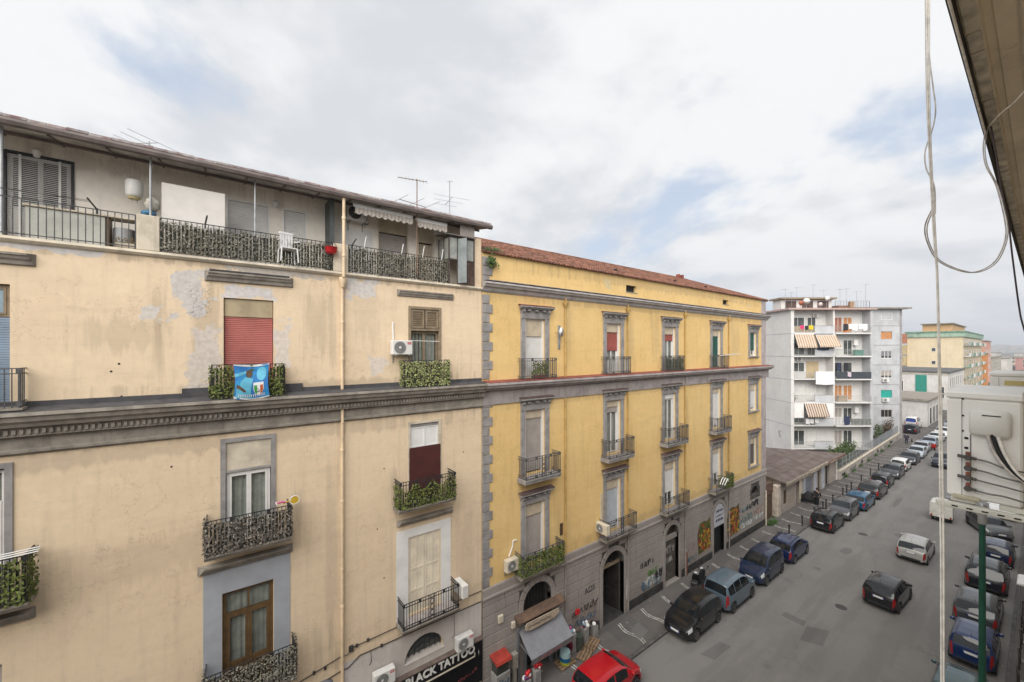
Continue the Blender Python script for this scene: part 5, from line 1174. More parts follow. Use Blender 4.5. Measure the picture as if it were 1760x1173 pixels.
def car(label, kind, L, Wd, Hh, col, loc, rz, group, wb=None, metal=.25, rim=None, name='parked_car', lamps='mid', roof_rails=False, doors=4):
    """lofted body; rz: heading of the nose"""
    root = thing(name, label, 'car', loc, rz, group, world=False)
    pk = 'paint_%.2f_%.2f_%.2f' % col
    pm = MATS.get(pk) or paint_mat(pk, col, metal)
    prof = PROF[kind]; zs_ = Hh/max(z for _, z in prof)
    (r0, r1), (w0, w1), sides, b0, b1 = GL[kind]
    if doors == 2: sides = (sides[0], (sides[1][0], sides[1][1]-.08), (sides[2][0]-.08, sides[2][1]))
    wb = wb or L*.63; ro = L*.5-(L-wb)*.46; xr = -ro; xf = xr+wb      # wheel centres
    us = set([u for u, _ in prof]+[r0, r1, w0, w1]+[k for s_ in sides for k in s_]+[i/26 for i in range(27)]+[.02, .04, .955, .97, .012, .006, .99])
    for xw in (xr, xf):
        for d in (-.375, -.365, -.33, -.26, -.17, -.06, .06, .17, .26, .33, .365, .375): us.add((xw+d+L/2)/L)
    us = sorted(us); us = [u for i, u in enumerate(us) if i == 0 or u-us[i-1] > .0012]
    secs = []
    for u in us:
        x = -L/2+u*L; zt = interp(prof, u)*zs_; hw = Wd/2
        e = min(u, 1-u)*L
        w = hw*(1-.16*max(0, 1-e/.42)**2.4-.05*max(0, 1-e/.9)**2)
        if u > .62: w -= hw*.045*((u-.62)/.38)
        zb = .20+.10*max(0, 1-e/.35)
        for xw in (xr, xf):
            q = .372**2-(x-xw)**2
            if q > 0: zb = max(zb, .30+math.sqrt(q))
        belt = (b0+(b1-b0)*u)*zs_; zs = min(belt, zt-.05); zb = min(zb, zs-.06)
        k = max(0, min(1, (zt-belt)/.42))
        if zt > belt+.06: z6 = zt-.035-.055*k
        else: z6 = zs+max(.01, (zt-zs))*.5
        y5 = w*.965; y6 = y5-.30*max(0, z6-zs)-.015
        y7 = y6-.035-.05*k
        secs.append([(x, 0, zb), (x, w*.84, zb), (x, w*.965, zb+.05), (x, w, zb+.42*(zs-zb)), (x, w*.995, zb+.72*(zs-zb)), (x, y5, zs),
                     (x, y6, z6), (x, y7, zt-.016), (x, y7*.55, zt+.012), (x, 0, zt+.022)])
    parts = {}
    def put(key, q): parts.setdefault(key, MB()).add(q, [(0, 1, 2, 3)])
    hl = {'mid': (.90, .972), 'low': (.915, .98), 'high': (.88, .975)}[lamps]
    for i in range(len(us)-1):
        um = (us[i]+us[i+1])/2; A, B = secs[i], secs[i+1]; xm = -L/2+um*L
        for j in range(9):
            key = 'body'; zt_ = interp(prof, um)*zs_; belt = (b0+(b1-b0)*um)*zs_
            if j == 5 and zt_ > belt+.10:
                for kk, (s0, s1) in enumerate(sides):
                    if s0 <= um <= s1: key = 'side_window%d' % kk
            if j >= 7:
                if w0 <= um <= w1: key = 'windshield'
                if r0 <= um <= r1: key = 'rear_window'
            if j in (4, 5) and hl[0] <= um <= hl[1]: key = 'headlight'
            if j in (3, 4) and um < .038 and lamps != 'tall': key = 'taillight'
            if j in (4, 5) and um < .02: key = 'taillight'
            if j in (1, 2) and (um < .10 or um > .90): key = 'body'
            for sgn in (1, -1):
                q = [A[j], A[j+1], B[j+1], B[j]]
                q = [(p[0], p[1]*sgn, p[2]) for p in q]
                if sgn == 1: q = q[::-1]
                kk = key
                if key[:4] == 'side' or key in ('headlight', 'taillight'): kk = key+('L' if sgn > 0 else 'R')
                put(kk, q)
    for S, rev in ((secs[0], False), (secs[-1], True)):
        pts = [p for p in S]+[(p[0], -p[1], p[2]) for p in S[-2:0:-1]]
        parts['body'].add(pts, [tuple(range(len(pts)))[::-1 if rev else 1]])
    bodyo = None
    def weld(mb):
        idx = {}; vs = []; mp = []
        for v in mb.v:
            k = tuple(round(c, 4) for c in v)
            if k not in idx: idx[k] = len(vs); vs.append(v)
            mp.append(idx[k])
        fs = []
        for f in mb.f:
            g = []
            for i in f:
                if mp[i] not in g: g.append(mp[i])
            if len(g) > 2: fs.append(tuple(g))
        mb.v, mb.f = vs, fs; return mb
    mats = {'body': pm, 'windshield': CG, 'rear_window': CG, 'headlight': CHL, 'taillight': CTL, 'side_window': CG}
    for key, mb in parts.items():
        nm = key.rstrip('LR'); nm = nm.rstrip('012'); weld(mb).build(nm, mats[nm], root, 38)
    body = [c for c in root.children if c.name.startswith('body')][0]
    # details
    hw = Wd/2
    MB().box(-L/2+.25, L/2-.25, -hw+.22, hw-.22, .17, .6).build('underbody', CPL, root)
    zb_ = .20
    for xx, s_ in ((L/2, 1), (-L/2, -1)):
        m = MB().bbox(min(xx-.10*s_, xx+.012*s_), max(xx-.10*s_, xx+.012*s_), -hw*.62, hw*.62, .30, .42, .02); m.build('grille' if s_ > 0 else 'bumper_insert', CPL, root)
        zp = .47 if s_ > 0 else .74*zs_
        pl = MB().box(min(xx+.016*s_, xx+.03*s_), max(xx+.016*s_, xx+.03*s_), -.26, .26, zp, zp+.11).build('licence_plate', CPW, root)
        for yy in (-.26, .215): MB().box(min(xx+.028*s_, xx+.033*s_), max(xx+.028*s_, xx+.033*s_), yy, yy+.045, zp+.002, zp+.108).build('plate_band', CPB, pl)
    MB().bbox(L/2-.06, L/2+.006, -hw*.42, hw*.42, .60*zs_, .66*zs_, .015).build('grille', CPL, root)
    for sgn in (1, -1):
        xm = -L/2+L*(w1-.045)
        m = MB().bbox(xm-.07, xm+.07, -.08, .10, .0, .14, .035); m.xf(Matrix.Translation((0, sgn*(hw+.04), .97*zs_))); m.build('mirror', pm if rim != 'w' else CPL, root, 40)
        for kk in (1, 2):
            xh = -L/2+L*(sides[kk][0]+.012)
            if doors == 4 or kk == 2: MB().bbox(xh, xh+.17, sgn*hw*.985-.015, sgn*hw*.985+.02, .80*zs_, .83*zs_, .008).build('door_handle', pm, root)
        # door shut lines and sill
        for us_ in ((sides[1][0]-.004 if doors == 4 else None), sides[2][0]-.008, sides[2][1]+.012):
            if us_ is None: continue
            xs_ = -L/2+us_*L
            MB().add([(xs_, sgn*(hw*1.0+.002), .34), (xs_+.014, sgn*(hw*1.0+.002), .34), (xs_+.014, sgn*(hw*.998+.002), .62*zs_), (xs_, sgn*(hw*.998+.002), .62*zs_), (xs_+.014, sgn*(hw*.97+.004), .92*zs_), (xs_, sgn*(hw*.97+.004), .92*zs_)], [(0, 1, 2, 3), (3, 2, 4, 5)]).build('door_seam', CPL, root)
        MB().box(xr+.42, xf-.42, sgn*hw*.975-.02, sgn*hw*.975+.012, .20, .27).build('sill', CPL, root)
    if roof_rails:
        for sgn in (1, -1):
            MB().path([(-L*.38, sgn*(hw-.27), Hh-.07), (-L*.34, sgn*(hw-.27), Hh+.03), (L*.02, sgn*(hw-.27), Hh+.04), (L*.06, sgn*(hw-.27), Hh-.03)], .018, 6, 3).build('roof_rail', CPL, root)
    wiper = MB().path([(-L/2+L*w1-.04, .1, interp(prof, w1)*zs_+.03), (-L/2+L*w1-.25, .42, interp(prof, w1-.05)*zs_+.0)], .01, 4); wiper.build('wiper', CPL, root)
    an = MB().tube((-L/2+L*(r1+.04), 0, Hh-.06), (-L/2+L*(r1-.005), 0, Hh+.16), .008, 4); an.build('aerial', CPL, root)
    wm = wheel_meshes()
    for xw in (xr, xf):
        for sgn in (1, -1):
            o = bpy.data.objects.new('wheel', wm['wheel']); COL.objects.link(o); o.parent = root
            o.location = (xw, sgn*(hw-.10), .31); o.rotation_euler = (0, 0, 0 if sgn < 0 else math.pi)
            for nm in ('rim', 'brake_disc'):
                c = bpy.data.objects.new(nm, wm[nm]); COL.objects.link(c); c.parent = o
    return root
# ---------------------------------------------------------------- low shops beyond the yellow building
mOLD = plaster('peeling_shop_render', (.40, .36, .32), (.33, .29, .26), patches=[(44.2, 46.2, .5, 1.6, (.36, .29, .24)), (53.8, 55, .2, 2.5, (.48, .46, .46))], streaks=[(42, 60, 1.8, 3.2, .5), (42, 60, 0, .5, .4)], dirt=.3)
ls = thing('low_shops', 'row of single storey shops with a broad brown bitumen roof', 'building', (51, 17, 0))
LH = [(43.35, 44.1, .85, 2.2), (46.6, 47.3, .1, 2.6), (49.2, 51.4, .12, 2.1), (52.9, 53.7, .12, 2.3), (55.4, 56.75, .12, 2.55), (58.5, 59.2, .7, 2.0)]
w = wall_holes(MB(), 42.7, 59.6, 0, 3.2, D, LH, .2); w.add([(42.7, D, 0), (42.7, 20, 0), (42.7, 20, 3.7), (42.7, D, 3.2), (59.0, D, 0), (51.5, 20, 0), (51.5, 20, 3.7), (59.0, D, 3.2)], [(3, 2, 1, 0), (4, 5, 6, 7), (1, 2, 6, 5)]); w.build('wall', mOLD, ls)
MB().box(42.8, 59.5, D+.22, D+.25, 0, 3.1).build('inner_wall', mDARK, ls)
rq = [(42.35, D-.62), (60.1, D-.62), (58.6, 15.1), (48.6, 22.6), (42.35, 22.6)]; rz_ = lambda y_: 3.3+(y_-D+.62)*.13
MB().add([(x_, y_, rz_(y_)-.14) for x_, y_ in rq]+[(x_, y_, rz_(y_)) for x_, y_ in rq], [(4, 3, 2, 1, 0), (5, 6, 7, 8, 9)]+[(i, (i+1) % 5, 5+(i+1) % 5, 5+i) for i in range(5)]).build('roof', M('brown_bitumen_roof', (.105, .075, .066), .85, .25, 1.1, col2=(.15, .125, .115), bumpy=.3), ls)
rs = MB(); 
for k in range(8): yk = D-.3+k*.9; rs.tube((42.4, yk, rz_(yk)+.005), (min(59.9, 58.6-(yk-15.1)*1.333)-.1, yk, rz_(yk)+.005), .02, 4)
rs.build('roof_seams', MATS['brown_bitumen_roof'], ls, kind='stuff')
for x0, x1, dz in ((42.3, 48.2, 0), (48.3, 53.9, .05), (54.2, 60.3, -.02)): MB().bbox(x0, x1, D-.70, D-.55, 3.0+dz, 3.30+dz, .02).build('fascia_board', M('weathered_fascia', (.34, .29, .23), .85, .25, 3, streak=.4) if x0 < 54 else M('brown_fascia', (.19, .12, .09), .85, .2), ls)
for x in (48.6, 54.6): MB().prism_x([(D-.66, 3.1), (D-.9, 3.3), (D-.9, 3.26), (D-.66, 3.0)], x, x+1.6).build('broken_gutter', mSTUC, ls)
slats(49.22, 51.38, .12, 2.08, D+.12, .08).build('roller_shutter', M('blue_grey_roller', (.20, .22, .26), .6, .15), ls)
MB().box(52.92, 53.68, D+.1, D+.14, .12, 2.28).build('door', M('brown_door', (.10, .06, .05), .6, .2), ls)
fr = MB(); frame_rect(fr, 43.37, 44.08, .87, 2.18, D+.05, D+.1, .06); fr.box(43.7, 43.75, D+.05, D+.1, .9, 2.15); fr.build('window', mBRW, ls)
for x, wd, mt in ((48.4, .6, M('blue_white_pillar', (.45, .47, .52), .8, .15, 2)), (51.55, .8, MATS['blue_white_pillar']), (54.0, .9, MATS['blue_white_pillar']), (59.2, .35, mWHITEP)): MB().bbox(x, x+wd, D-.06, D-.002, .12, 3.05, .01).build('pillar', mt, ls)
MB().bbox(47.3, 48.1, D-.05, D-.002, .5, 2.4, .01).build('notice_board', mSTUC, ls)
gt = thing('timber_gate', 'rotting brown timber gate in the gap beside the yellow building', 'gate', (41, D+.4, 0))
for k in range(8): MB().bbox(39.5+k*.27, 39.75+k*.27, D+.35, D+.39, .1, 2.3+.05*math.sin(k*2.1), .008).build('plank', M('old_brown_planks', (.12, .08, .05), .8, .25, 4, island=.3), gt)
MB().bbox(41.75, 42.5, D-.1, D+.4, .1, 2.95, .03).build('gate_pier', M('peach_pier', (.56, .49, .42), .85, .2, 2), gt); MB().box(39.4, 41.75, D+.3, D+.36, 2.35, 3.3).build('rust_sheet', M('rust_sheet', (.16, .09, .07), .85, .3, 2), gt)
# ---------------------------------------------------------------- garden wall with fence
gw = thing('garden_wall', 'long pale rendered garden wall with graffiti and moss at its foot', 'wall', (78, D, 0))
mGW = plaster('garden_wall_render', (.46, .43, .39), (.38, .35, .32), streaks=[(59, 98, .1, .6, .5), (60, 98, .7, 1.1, .35)], dirt=.35)
MB().slab([(59.6, 14.55), (97.6, 15.05), (97.6, 15.35), (59.6, 14.85)], 0, 1.06).build('wall', mGW, gw)
for i in range(19): 
    x0 = 59.6+2*i; y0 = 14.5+.5*i*2/38; MB().slab([(x0+.01, y0), (x0+1.99, y0+.026), (x0+1.99, y0+.42), (x0+.01, y0+.40)], 1.062, 1.15).build('coping', mSTUC, gw)
mGD = M('faded_spray', (.24, .235, .23), .85, .2)
for i in range(12):
    x = 60.4+2.9*i+.6*math.sin(i*2.3); scrawl(gw, x, x+1.3+.7*math.sin(i*1.7), .35, .8, 14.55+.5*(x-59.6)/38-.012, mGD if i % 3 else mGR, 6, 60+i, .02)
fe = thing('garden_fence', 'grey metal railings with thin posts along the garden wall', 'fence', (78, 14.9, 1.15))
mFEN = M('grey_fence_metal', (.28, .29, .30), .6, .15)
fp = MB().tube((0, 0, 1.15), (0, 0, 2.5), .035, 6).build('post', mFEN, fe); fp.location = Vector((59.8, 14.72, 0))-ROOT[fe.name]
for i in range(1, 25):
    o = link(fp.data, 'post', fe); x = 59.8+1.56*i; o.location = Vector((x, 14.72+.5*(x-59.8)/38, 0))-ROOT[fe.name]
rl = MB(); n = 0
for z in (1.25, 1.85, 2.45): rl.tube((59.8, 14.72, z), (97.5, 15.22, z), .02, 5)
rl.build('rails', mFEN, fe, kind='stuff')
bars = MB(); x = 59.9
while x < 97.4: bars.tube((x, 14.72+.5*(x-59.8)/38, 1.2), (x, 14.72+.5*(x-59.8)/38, 2.47), .008, 4); x += .18
bars.build('bars', mFEN, fe, kind='stuff')
for i in range(7): x = 77.0+2*i; y = 14.78+.5*(x-59.8)/38; MB().slab([(x, y), (x+1.9, y+.025), (x+1.9, y+.035), (x, y+.01)], 1.18, 2.3).build('fence_panel', M('blue_grey_panel', (.24, .27, .31), .6, .12), fe)
def bush(label, loc, rx, ry, rz, n, col, seed, nm='garden_bush', s=(.08, .16)):
    t = thing(nm, label, 'bush', loc, 0, 'bushes behind the garden fence'); mb = MB(); cl = [(random.Random(seed+k).uniform(-1, 1)*.6, random.Random(seed+k+50).uniform(-1, 1)*.6, random.Random(seed+k+90).uniform(.3, 1)) for k in range(9)]
    def fn(r):
        c = r.choice(cl); v = Vector((r.gauss(0, 1), r.gauss(0, 1), r.gauss(0, 1))).normalized()*(.42*r.random()**.4)
        return (loc[0]+(c[0]+v.x)*rx, loc[1]+(c[1]+v.y)*ry, loc[2]+max(.05, (c[2]+v.z))*rz), (v.x, v.y-.3, v.z+.3)
    leaf_quads(mb, random.Random(seed), n, fn, *s); mb.build('foliage', col, t, kind='stuff')
    st = MB(); 
    for k in range(5): st.path([(loc[0], loc[1], loc[2]), (loc[0]+cl[k][0]*rx*.5, loc[1]+cl[k][1]*ry*.5, loc[2]+cl[k][2]*rz*.5), (loc[0]+cl[k][0]*rx, loc[1]+cl[k][1]*ry, loc[2]+cl[k][2]*rz)], .03, 5)
    st.build('stems', mBRW, t); return t
mBU = M('bush_leaves', (.055, .095, .025), .7, .2, 3, island=.6, col2=(.09, .12, .035)); mBUd = M('bush_leaves_dry', (.16, .11, .07), .8, .25, 3, island=.6)
bush('dark green bush behind the fence next to the low shops', (62.5, 16.0, 0), 2.2, .9, 2.6, 1500, mBU, 1); bush('green hedge clump behind the fence under the lowest balcony', (67.5, 16.2, 0), 2.6, 1.0, 2.4, 1500, mBU, 2)
bush('low green hedge at the foot of the white apartment block', (72.0, 16.6, 0), 2.4, 1.0, 2.3, 1300, mBU, 3); bush('bare reddish shrub behind the fence by the grey stair tower', (93.0, 16.1, 0), 3.0, .7, 3.3, 900, mBUd, 4); bush('dusty olive shrub behind the fence at the grey tower foot', (87.5, 16.4, 0), 2.4, .8, 2.5, 900, mBU, 7)
# ---------------------------------------------------------------- white apartment block, standing askew to the street
mAPW = plaster('white_block_render', (.66, .655, .64), (.60, .59, .58), streaks=[(60, 100, 1, 22, .12)], dirt=.12); mAPG = M('grey_block_render', (.45, .46, .48), .85, .10, .6, streak=.15)
AR = -R(36.78); AL = (67.3, 22.1, 0)
ab = thing('apartment_block', 'white six storey apartment block with balconies, laundry and striped awnings', 'building', AL, AR, world=False)
SL = [1.25, 4.6, 7.98, 11.36, 14.7, 18.07]; TOP = 21.4
def AB(mb, nm, mt, par=None, sm=False, kind=None): return mb.build(nm, mt, par or ab, sm, kind)
AB(MB().box(0, 11.9, 1.35, 6.0, 0, TOP), 'wall', mAPW)
AB(MB().box(-.02, .42, -.02, 5.98, 0, TOP+.02), 'side_wall', mAPW); AB(MB().box(11.55, 11.92, -.02, 5.9, 0, TOP+.01), 'side_wall', mAPG); AB(MB().box(6.15, 6.38, .0, 1.35, 4.6, TOP), 'dividing_wall', mAPW)
for z in SL[1:]: AB(MB().box(-.03, -.024, .0, 5.9, z-.2, z-.08).box(-.028, .425, -.028, -.022, z-.2, z-.08), 'floor_band', mAPG)
AB(MB().box(0, 6, 9.5, 15, 0, 20.6), 'rear_wing', mAPW); 
for k, z in enumerate((2.5, 6, 9.4, 12.8, 16.2)):
    o = AB(MB().box(1.8, 3.2, 9.42, 9.5, z, z+1.8), 'window', mWFR); AB(MB().box(1.9, 3.1, 9.405, 9.418, z+.1, z+1.7), 'pane', mGLASSO, o); AB(MB().box(1.5, 3.6, 8.9, 9.5, z-.6, z-.5).box(1.5, 3.6, 8.9, 8.95, z-.5, z+.3), 'rear_balcony', mAPW)
AB(MB().box(-.55, 12.3, -.35, 6.2, TOP, TOP+.24), 'roof_slab', M('pink_roof_edge', (.45, .33, .30), .85, .15)); AB(MB().box(.2, 11.7, .1, 5.9, TOP+.24, TOP+.30), 'roof_deck', M('roof_deck_red', (.26, .12, .08), .9, .2))
rp = AB(MB().box(1.0, 8.8, 3.6, 5.6, TOP+.3, TOP+1.9), 'penthouse', mAPW); AB(MB().box(.6, 9.2, 3.0, 6.0, TOP+1.95, TOP+2.2), 'penthouse_roof', mTAUPE, rp)
for x in (1.6, 4.2, 6.6): AB(MB().box(x, x+1.7, 3.56, 3.6, TOP+.4, TOP+1.7), 'penthouse_screen', M('dark_screen', (.12, .08, .07), .8, .3, 4), rp)
AB(MB().box(9.3, 11.5, 3, 5.2, TOP+.3, TOP+.95), 'roof_store', M('terracotta_store', (.30, .16, .10), .9, .25)); AB(MB().box(10.8, 11.4, 2.5, 3, TOP+.3, TOP+1.5), 'chimney', M('ochre_chimney', (.40, .27, .17), .9, .2))
AB(railing(6.6, 11.6, TOP+.3, 1.0, .2, .3, .4, .012, False, False), 'roof_railing', mIRONG)
mAPP = M('grey_parapet', (.50, .51, .53), .85, .1, .8); mAPR = M('pale_railing', (.36, .38, .37), .6, .15); mOR = M('orange_shutter', (.50, .24, .10), .6, .12)
for k, z in enumerate(SL):
    top = (SL+[TOP])[k+1]
    AB(MB().box(.42, 6.2, -.05, 1.4, z-.18, z), 'balcony_slab', mAPW); AB(MB().box(6.38, 11.56, -.25, 1.4, z-.2, z-.02), 'balcony_slab', mAPW)
    o = AB(MB().box(3.45, 6.16, -.06, .06, z-.15, z+.98), 'parapet', mAPP); AB(MB().box(3.43, 6.17, -.08, .08, z+.98, z+1.03), 'parapet_cap', mGREY, o)
    AB(railing(.45, 3.44, z, .95, 0, .1, .13, .010, False, False), 'railing', mAPR)
    if k == 3: AB(MB().box(6.4, 11.5, -.22, -.18, z, z+1.0), 'dark_screen', M('navy_screen', (.05, .058, .07), .8, .15))
    elif k == 1: AB(railing(6.4, 11.5, z, 1.0, -.2, -.1, .5, .014, False, False), 'railing', mAPR); AB(MB().box(8.6, 11.45, -.19, -.17, z+.05, z+.95), 'glass_screen', M('smoky_screen', (.20, .21, .20), .3, .15))
    else: AB(railing(6.4, 11.5, z, .95, -.2, -.1, .14, .010, False, False), 'railing', mAPR)
    # windows on the recessed wall
    def win(x0, x1, z0, z1, mt, sub=None):
        f = MB(); frame_rect(f, x0, x1, z0, z1, 1.28, 1.345, .07); f.box((x0+x1)/2-.03, (x0+x1)/2+.03, 1.285, 1.34, z0+.07, z1-.07); o = AB(f, 'window', mWFR)
        for a, b in ((x0+.07, (x0+x1)/2-.03), ((x0+x1)/2+.03, x1-.07)): AB(MB().box(a, b, 1.31, 1.33, z0+.07, z1-.07), 'pane', mGLASSO if mt is None else mt, o)
    lower = [None, mGSH, mWSH, mBRW, None, None][k]
    win(1.1 if k != 5 else .9, 2.9, z+(.9 if k in (2, 3) else .1), z+2.35, lower if k in (0, 2) else None)
    if k != 3: win(3.3, 4.6, z+.1, z+2.35, mWSH if k in (0, 2) else None)
    win(7.3, 8.5, z+(.9 if k in (4, 1) else .1), z+2.35, [mGSH, mGSH, mOR, None, mWSH, M('rust_shutter', (.36, .14, .09), .6, .1)][k]); win(8.65, 10.0, z+.1, z+2.35, [None, None, mOR, None, None, mOR][k])
AB(MB().box(3.2, 5.0, 1.3, 1.34, SL[3]+.05, SL[3]+2.5), 'tan_panel', M('tan_panel', (.50, .40, .25), .8, .1)); AB(MB().box(.5, 6.1, 1.29, 1.345, SL[5]+.0, SL[5]+1.0), 'tile_dado', M('tan_tiles', (.45, .34, .21), .7, .15, 5))
def striped(label, x0, x1, zt, drop, out, seed, cols):
    t = thing('striped_awning', label, 'awning', tuple(Vector(AL)+Matrix.Rotation(AR, 3, 'Z') @ Vector((x0, 0, zt))), AR, 'striped awnings of the white block', world=False)
    n = int(round((x1-x0)/.17)); ms = [MB(), MB()]
    for i in range(n):
        a = (x1-x0)*i/n; b = (x1-x0)*(i+1)/n; ms[i % 2].add([(a, -.06, 0), (b, -.06, 0), (b, -.06-out, -drop), (a, -.06-out, -drop), (b, -.06-out, -drop-.22), (a, -.06-out, -drop-.22)], [(0, 3, 2, 1), (3, 5, 4, 2)])
    ms[0].build('canvas_stripes', cols[0], t, kind='stuff'); ms[1].build('canvas_stripes', cols[1], t, kind='stuff'); MB().tube((0, -.06, .0), (x1-x0, -.06, .0), .05, 6).build('roller', mWHITE, t)
    for x in (.05, x1-x0-.05): MB().tube((x, -.06, -drop*.6), (x, -.06-out, -drop), .02, 5).build('arm', mSTEEL, t)
so1 = (M('awning_cream', (.55, .48, .40), .85, .08), M('awning_tan', (.36, .235, .15), .85, .1)); so2 = (M('awning_pale', (.55, .48, .40), .85, .08), M('awning_brown', (.20, .12, .085), .85, .1))
striped('tan striped awning over the railed half of an upper balcony', .5, 3.3, SL[5]-.25, 1.75, .7, 1, so1); striped('tan striped awning hanging over a grey parapet on an upper balcony', 3.5, 6.5, SL[5]-.35, 1.55, .9, 2, so1); striped('brown striped awning between white screens near the garden level', 1.9, 5.0, SL[2]-.2, 1.7, .75, 3, so2)
AB(MB().box(.45, 1.85, -.03, .0, SL[1]+1.05, SL[2]-.2), 'white_screen', mWHITE); AB(MB().box(5.0, 6.14, -.03, .0, SL[1]+1.05, SL[2]-.2), 'white_screen', mWHITE)
def cloth(nm, label, x, z, w, h, mt, y=-.12, k=0, grp=None):
    t_loc = Vector(AL)+Matrix.Rotation(AR, 3, 'Z') @ Vector((x, y, z)); vs = []; fs = []; n = 8
    for i in range(n+1):
        u = i/n; d = .02*math.sin(u*9+k); sag = .05*math.sin(u*5+k)
        vs += [(u*w, d*.4, 0), (u*w+.02, d-.005, -h*.6+sag*.4), (u*w, d, -h+sag)]
        if i:
            b = 3*i; fs += [(b-3, b-2, b+1, b), (b-2, b-1, b+2, b+1)]
    o = MB().add(vs, fs).build(nm, mt, None); o.location = t_loc; o.rotation_euler = (0, 0, AR); md = o.modifiers.new('thickness', 'SOLIDIFY'); md.thickness = .012
    tag(o, label, 'laundry', grp)
mCL = [M('cloth_pink', (.62, .03, .16), .8, .1), M('cloth_yellow', (.62, .50, .02), .8, .1), M('cloth_black', (.025, .025, .03), .8, .1), M('cloth_white', (.72, .72, .73), .85, .06), M('cloth_navy', (.03, .04, .09), .8, .1), M('cloth_orange', (.55, .16, .03), .8, .1)]
cloth('hanging_cloth', 'bright pink cloth on the top left balcony railing of the white block', 1.25, SL[5]+1.05, .55, .55, mCL[0]); cloth('hanging_cloth', 'bright yellow cloth on the top left balcony railing of the white block', 2.5, SL[5]+1.05, .6, .6, mCL[1], k=1); cloth('hanging_cloth', 'dark grey cloth between the pink and yellow cloths', 1.95, SL[5]+1.0, .45, .6, mCL[2], k=2)
cloth('hanging_shirt', 'black top with pale print on the top right balcony railing', 7.35, SL[5]+1.25, .7, 1.0, mCL[2], -.3, 3); cloth('hanging_cloth', 'orange cloth below the black top on the balcony railing', 7.3, SL[5]+.28, .9, .22, mCL[5], -.3, 4)
for i, x in enumerate((8.15, 8.8, 9.6, 10.25)): cloth('hanging_cloth', 'white washing hung along the top right balcony railing', x, SL[5]+1.25, .6, .75+.2*(i % 2), mCL[3], -.3, i, 'white washing on the top right balcony')
cloth('hanging_sheet', 'large white sheet hung over a middle balcony parapet', 3.5, SL[3]+1.05, 2.7, 1.9, mCL[3], -.15, 2)
for i, x in enumerate((2.0, 2.6, 3.3)): cloth('hanging_cloth', 'white washing on the line below the brown striped awning', x, SL[1]+.95, .55, .8-.12*i, mCL[3], -.2, i, 'white washing below the brown awning')
cloth('hanging_trousers', 'dark trousers drying on the third floor right balcony', 7.2, SL[3]+2.3, .5, 1.2, mCL[4], .6, 5); cloth('hanging_trousers', 'grey trousers drying beside dark ones on the third floor balcony', 8.2, SL[3]+2.3, .6, 1.2, mCL[2], .6, 6); cloth('hanging_cloth', 'pale lilac cloth over the navy balcony screen', 8.0, SL[3]+1.0, .5, .7, M('cloth_lilac', (.55, .46, .52), .8, .1), -.3, 7); cloth('hanging_cloth', 'dark washing bunched under the upper striped awning', 3.7, SL[4]+1.15, 1.7, .35, mCL[4], -.15, 8); cloth('hanging_coat', 'navy coat over the railing beside the smoky glass screen', 7.5, SL[1]+1.3, .8, 1.2, mCL[4], -.3, 9)
def at_block(x, y, z): return tuple(Vector(AL)+Matrix.Rotation(AR, 3, 'Z') @ Vector((x, y, z)))
for lab, x, y, z in (('white air conditioner high on the top left loggia wall of the white block', 4.4, 1.1, SL[5]+2.3), ('white air conditioner above the barred window on the white block', 2.0, 1.1, SL[3]+2.55), ):
    t = ac_unit(lab, 0, 0, badge=False, brackets=False, group='air conditioners on the white block'); t.location = at_block(x, y, z); t.rotation_euler = (0, 0, AR)
for lab, x, z in (('white boiler on the fourth floor right loggia of the white block', 10.3, SL[4]+1.5), ('white boiler on the lower right loggia above the glass screen', 10.4, SL[1]+1.6)):
    t = thing('wall_boiler', lab, 'boiler', at_block(x, 1.1, z), AR, world=False); MB().bbox(-.3, .3, -.2, .2, 0, .85, .03).build('casing', mWHITE, t); MB().tube((0, 0, -.4), (0, 0, 0), .03).build('pipes', mSTEEL, t)
for lab, x, k, mt in (('dark green storage cupboard behind the fourth floor railing', 9.9, 4, M('green_cupboard', (.06, .22, .17), .6, .1)), ('cardboard coloured chest behind the second floor railing', 7.5, 2, M('chest_tan', (.42, .33, .24), .8, .15))):
    t = thing('storage_box', lab, 'cupboard', at_block(x, .3, SL[k]), AR, world=False); MB().bbox(-.5, .8, -.2, .25, 0, .8, .02).build('body', mt, t); MB().bbox(-.52, .82, -.22, .27, .8, .85, .01).build('lid', mt, t)
mb = MB(); leaf_quads(mb, random.Random(9), 200, lambda r: ((.5+r.gauss(0, .25), .35+r.gauss(0, .15), SL[2]+.3+abs(r.gauss(0, .5))), (0, -1, .5)), .05, .1); t = thing('potted_plant', 'green potted plant at the second floor balcony end of the white block', 'plant', AL, AR, world=False); mb.build('foliage', mBU, t, kind='stuff'); MB().lathe([(.15, SL[2]), (.2, SL[2]+.3)], 10, (.6, .35, 0)).build('pot', mTERR, t)
AB(MB().path([(-.06, 2.0, 3.3), (-.1, 2.6, 3.25), (-.1, 2.2, 2.3)], .03, 5), 'wall_cable', mCABLE)
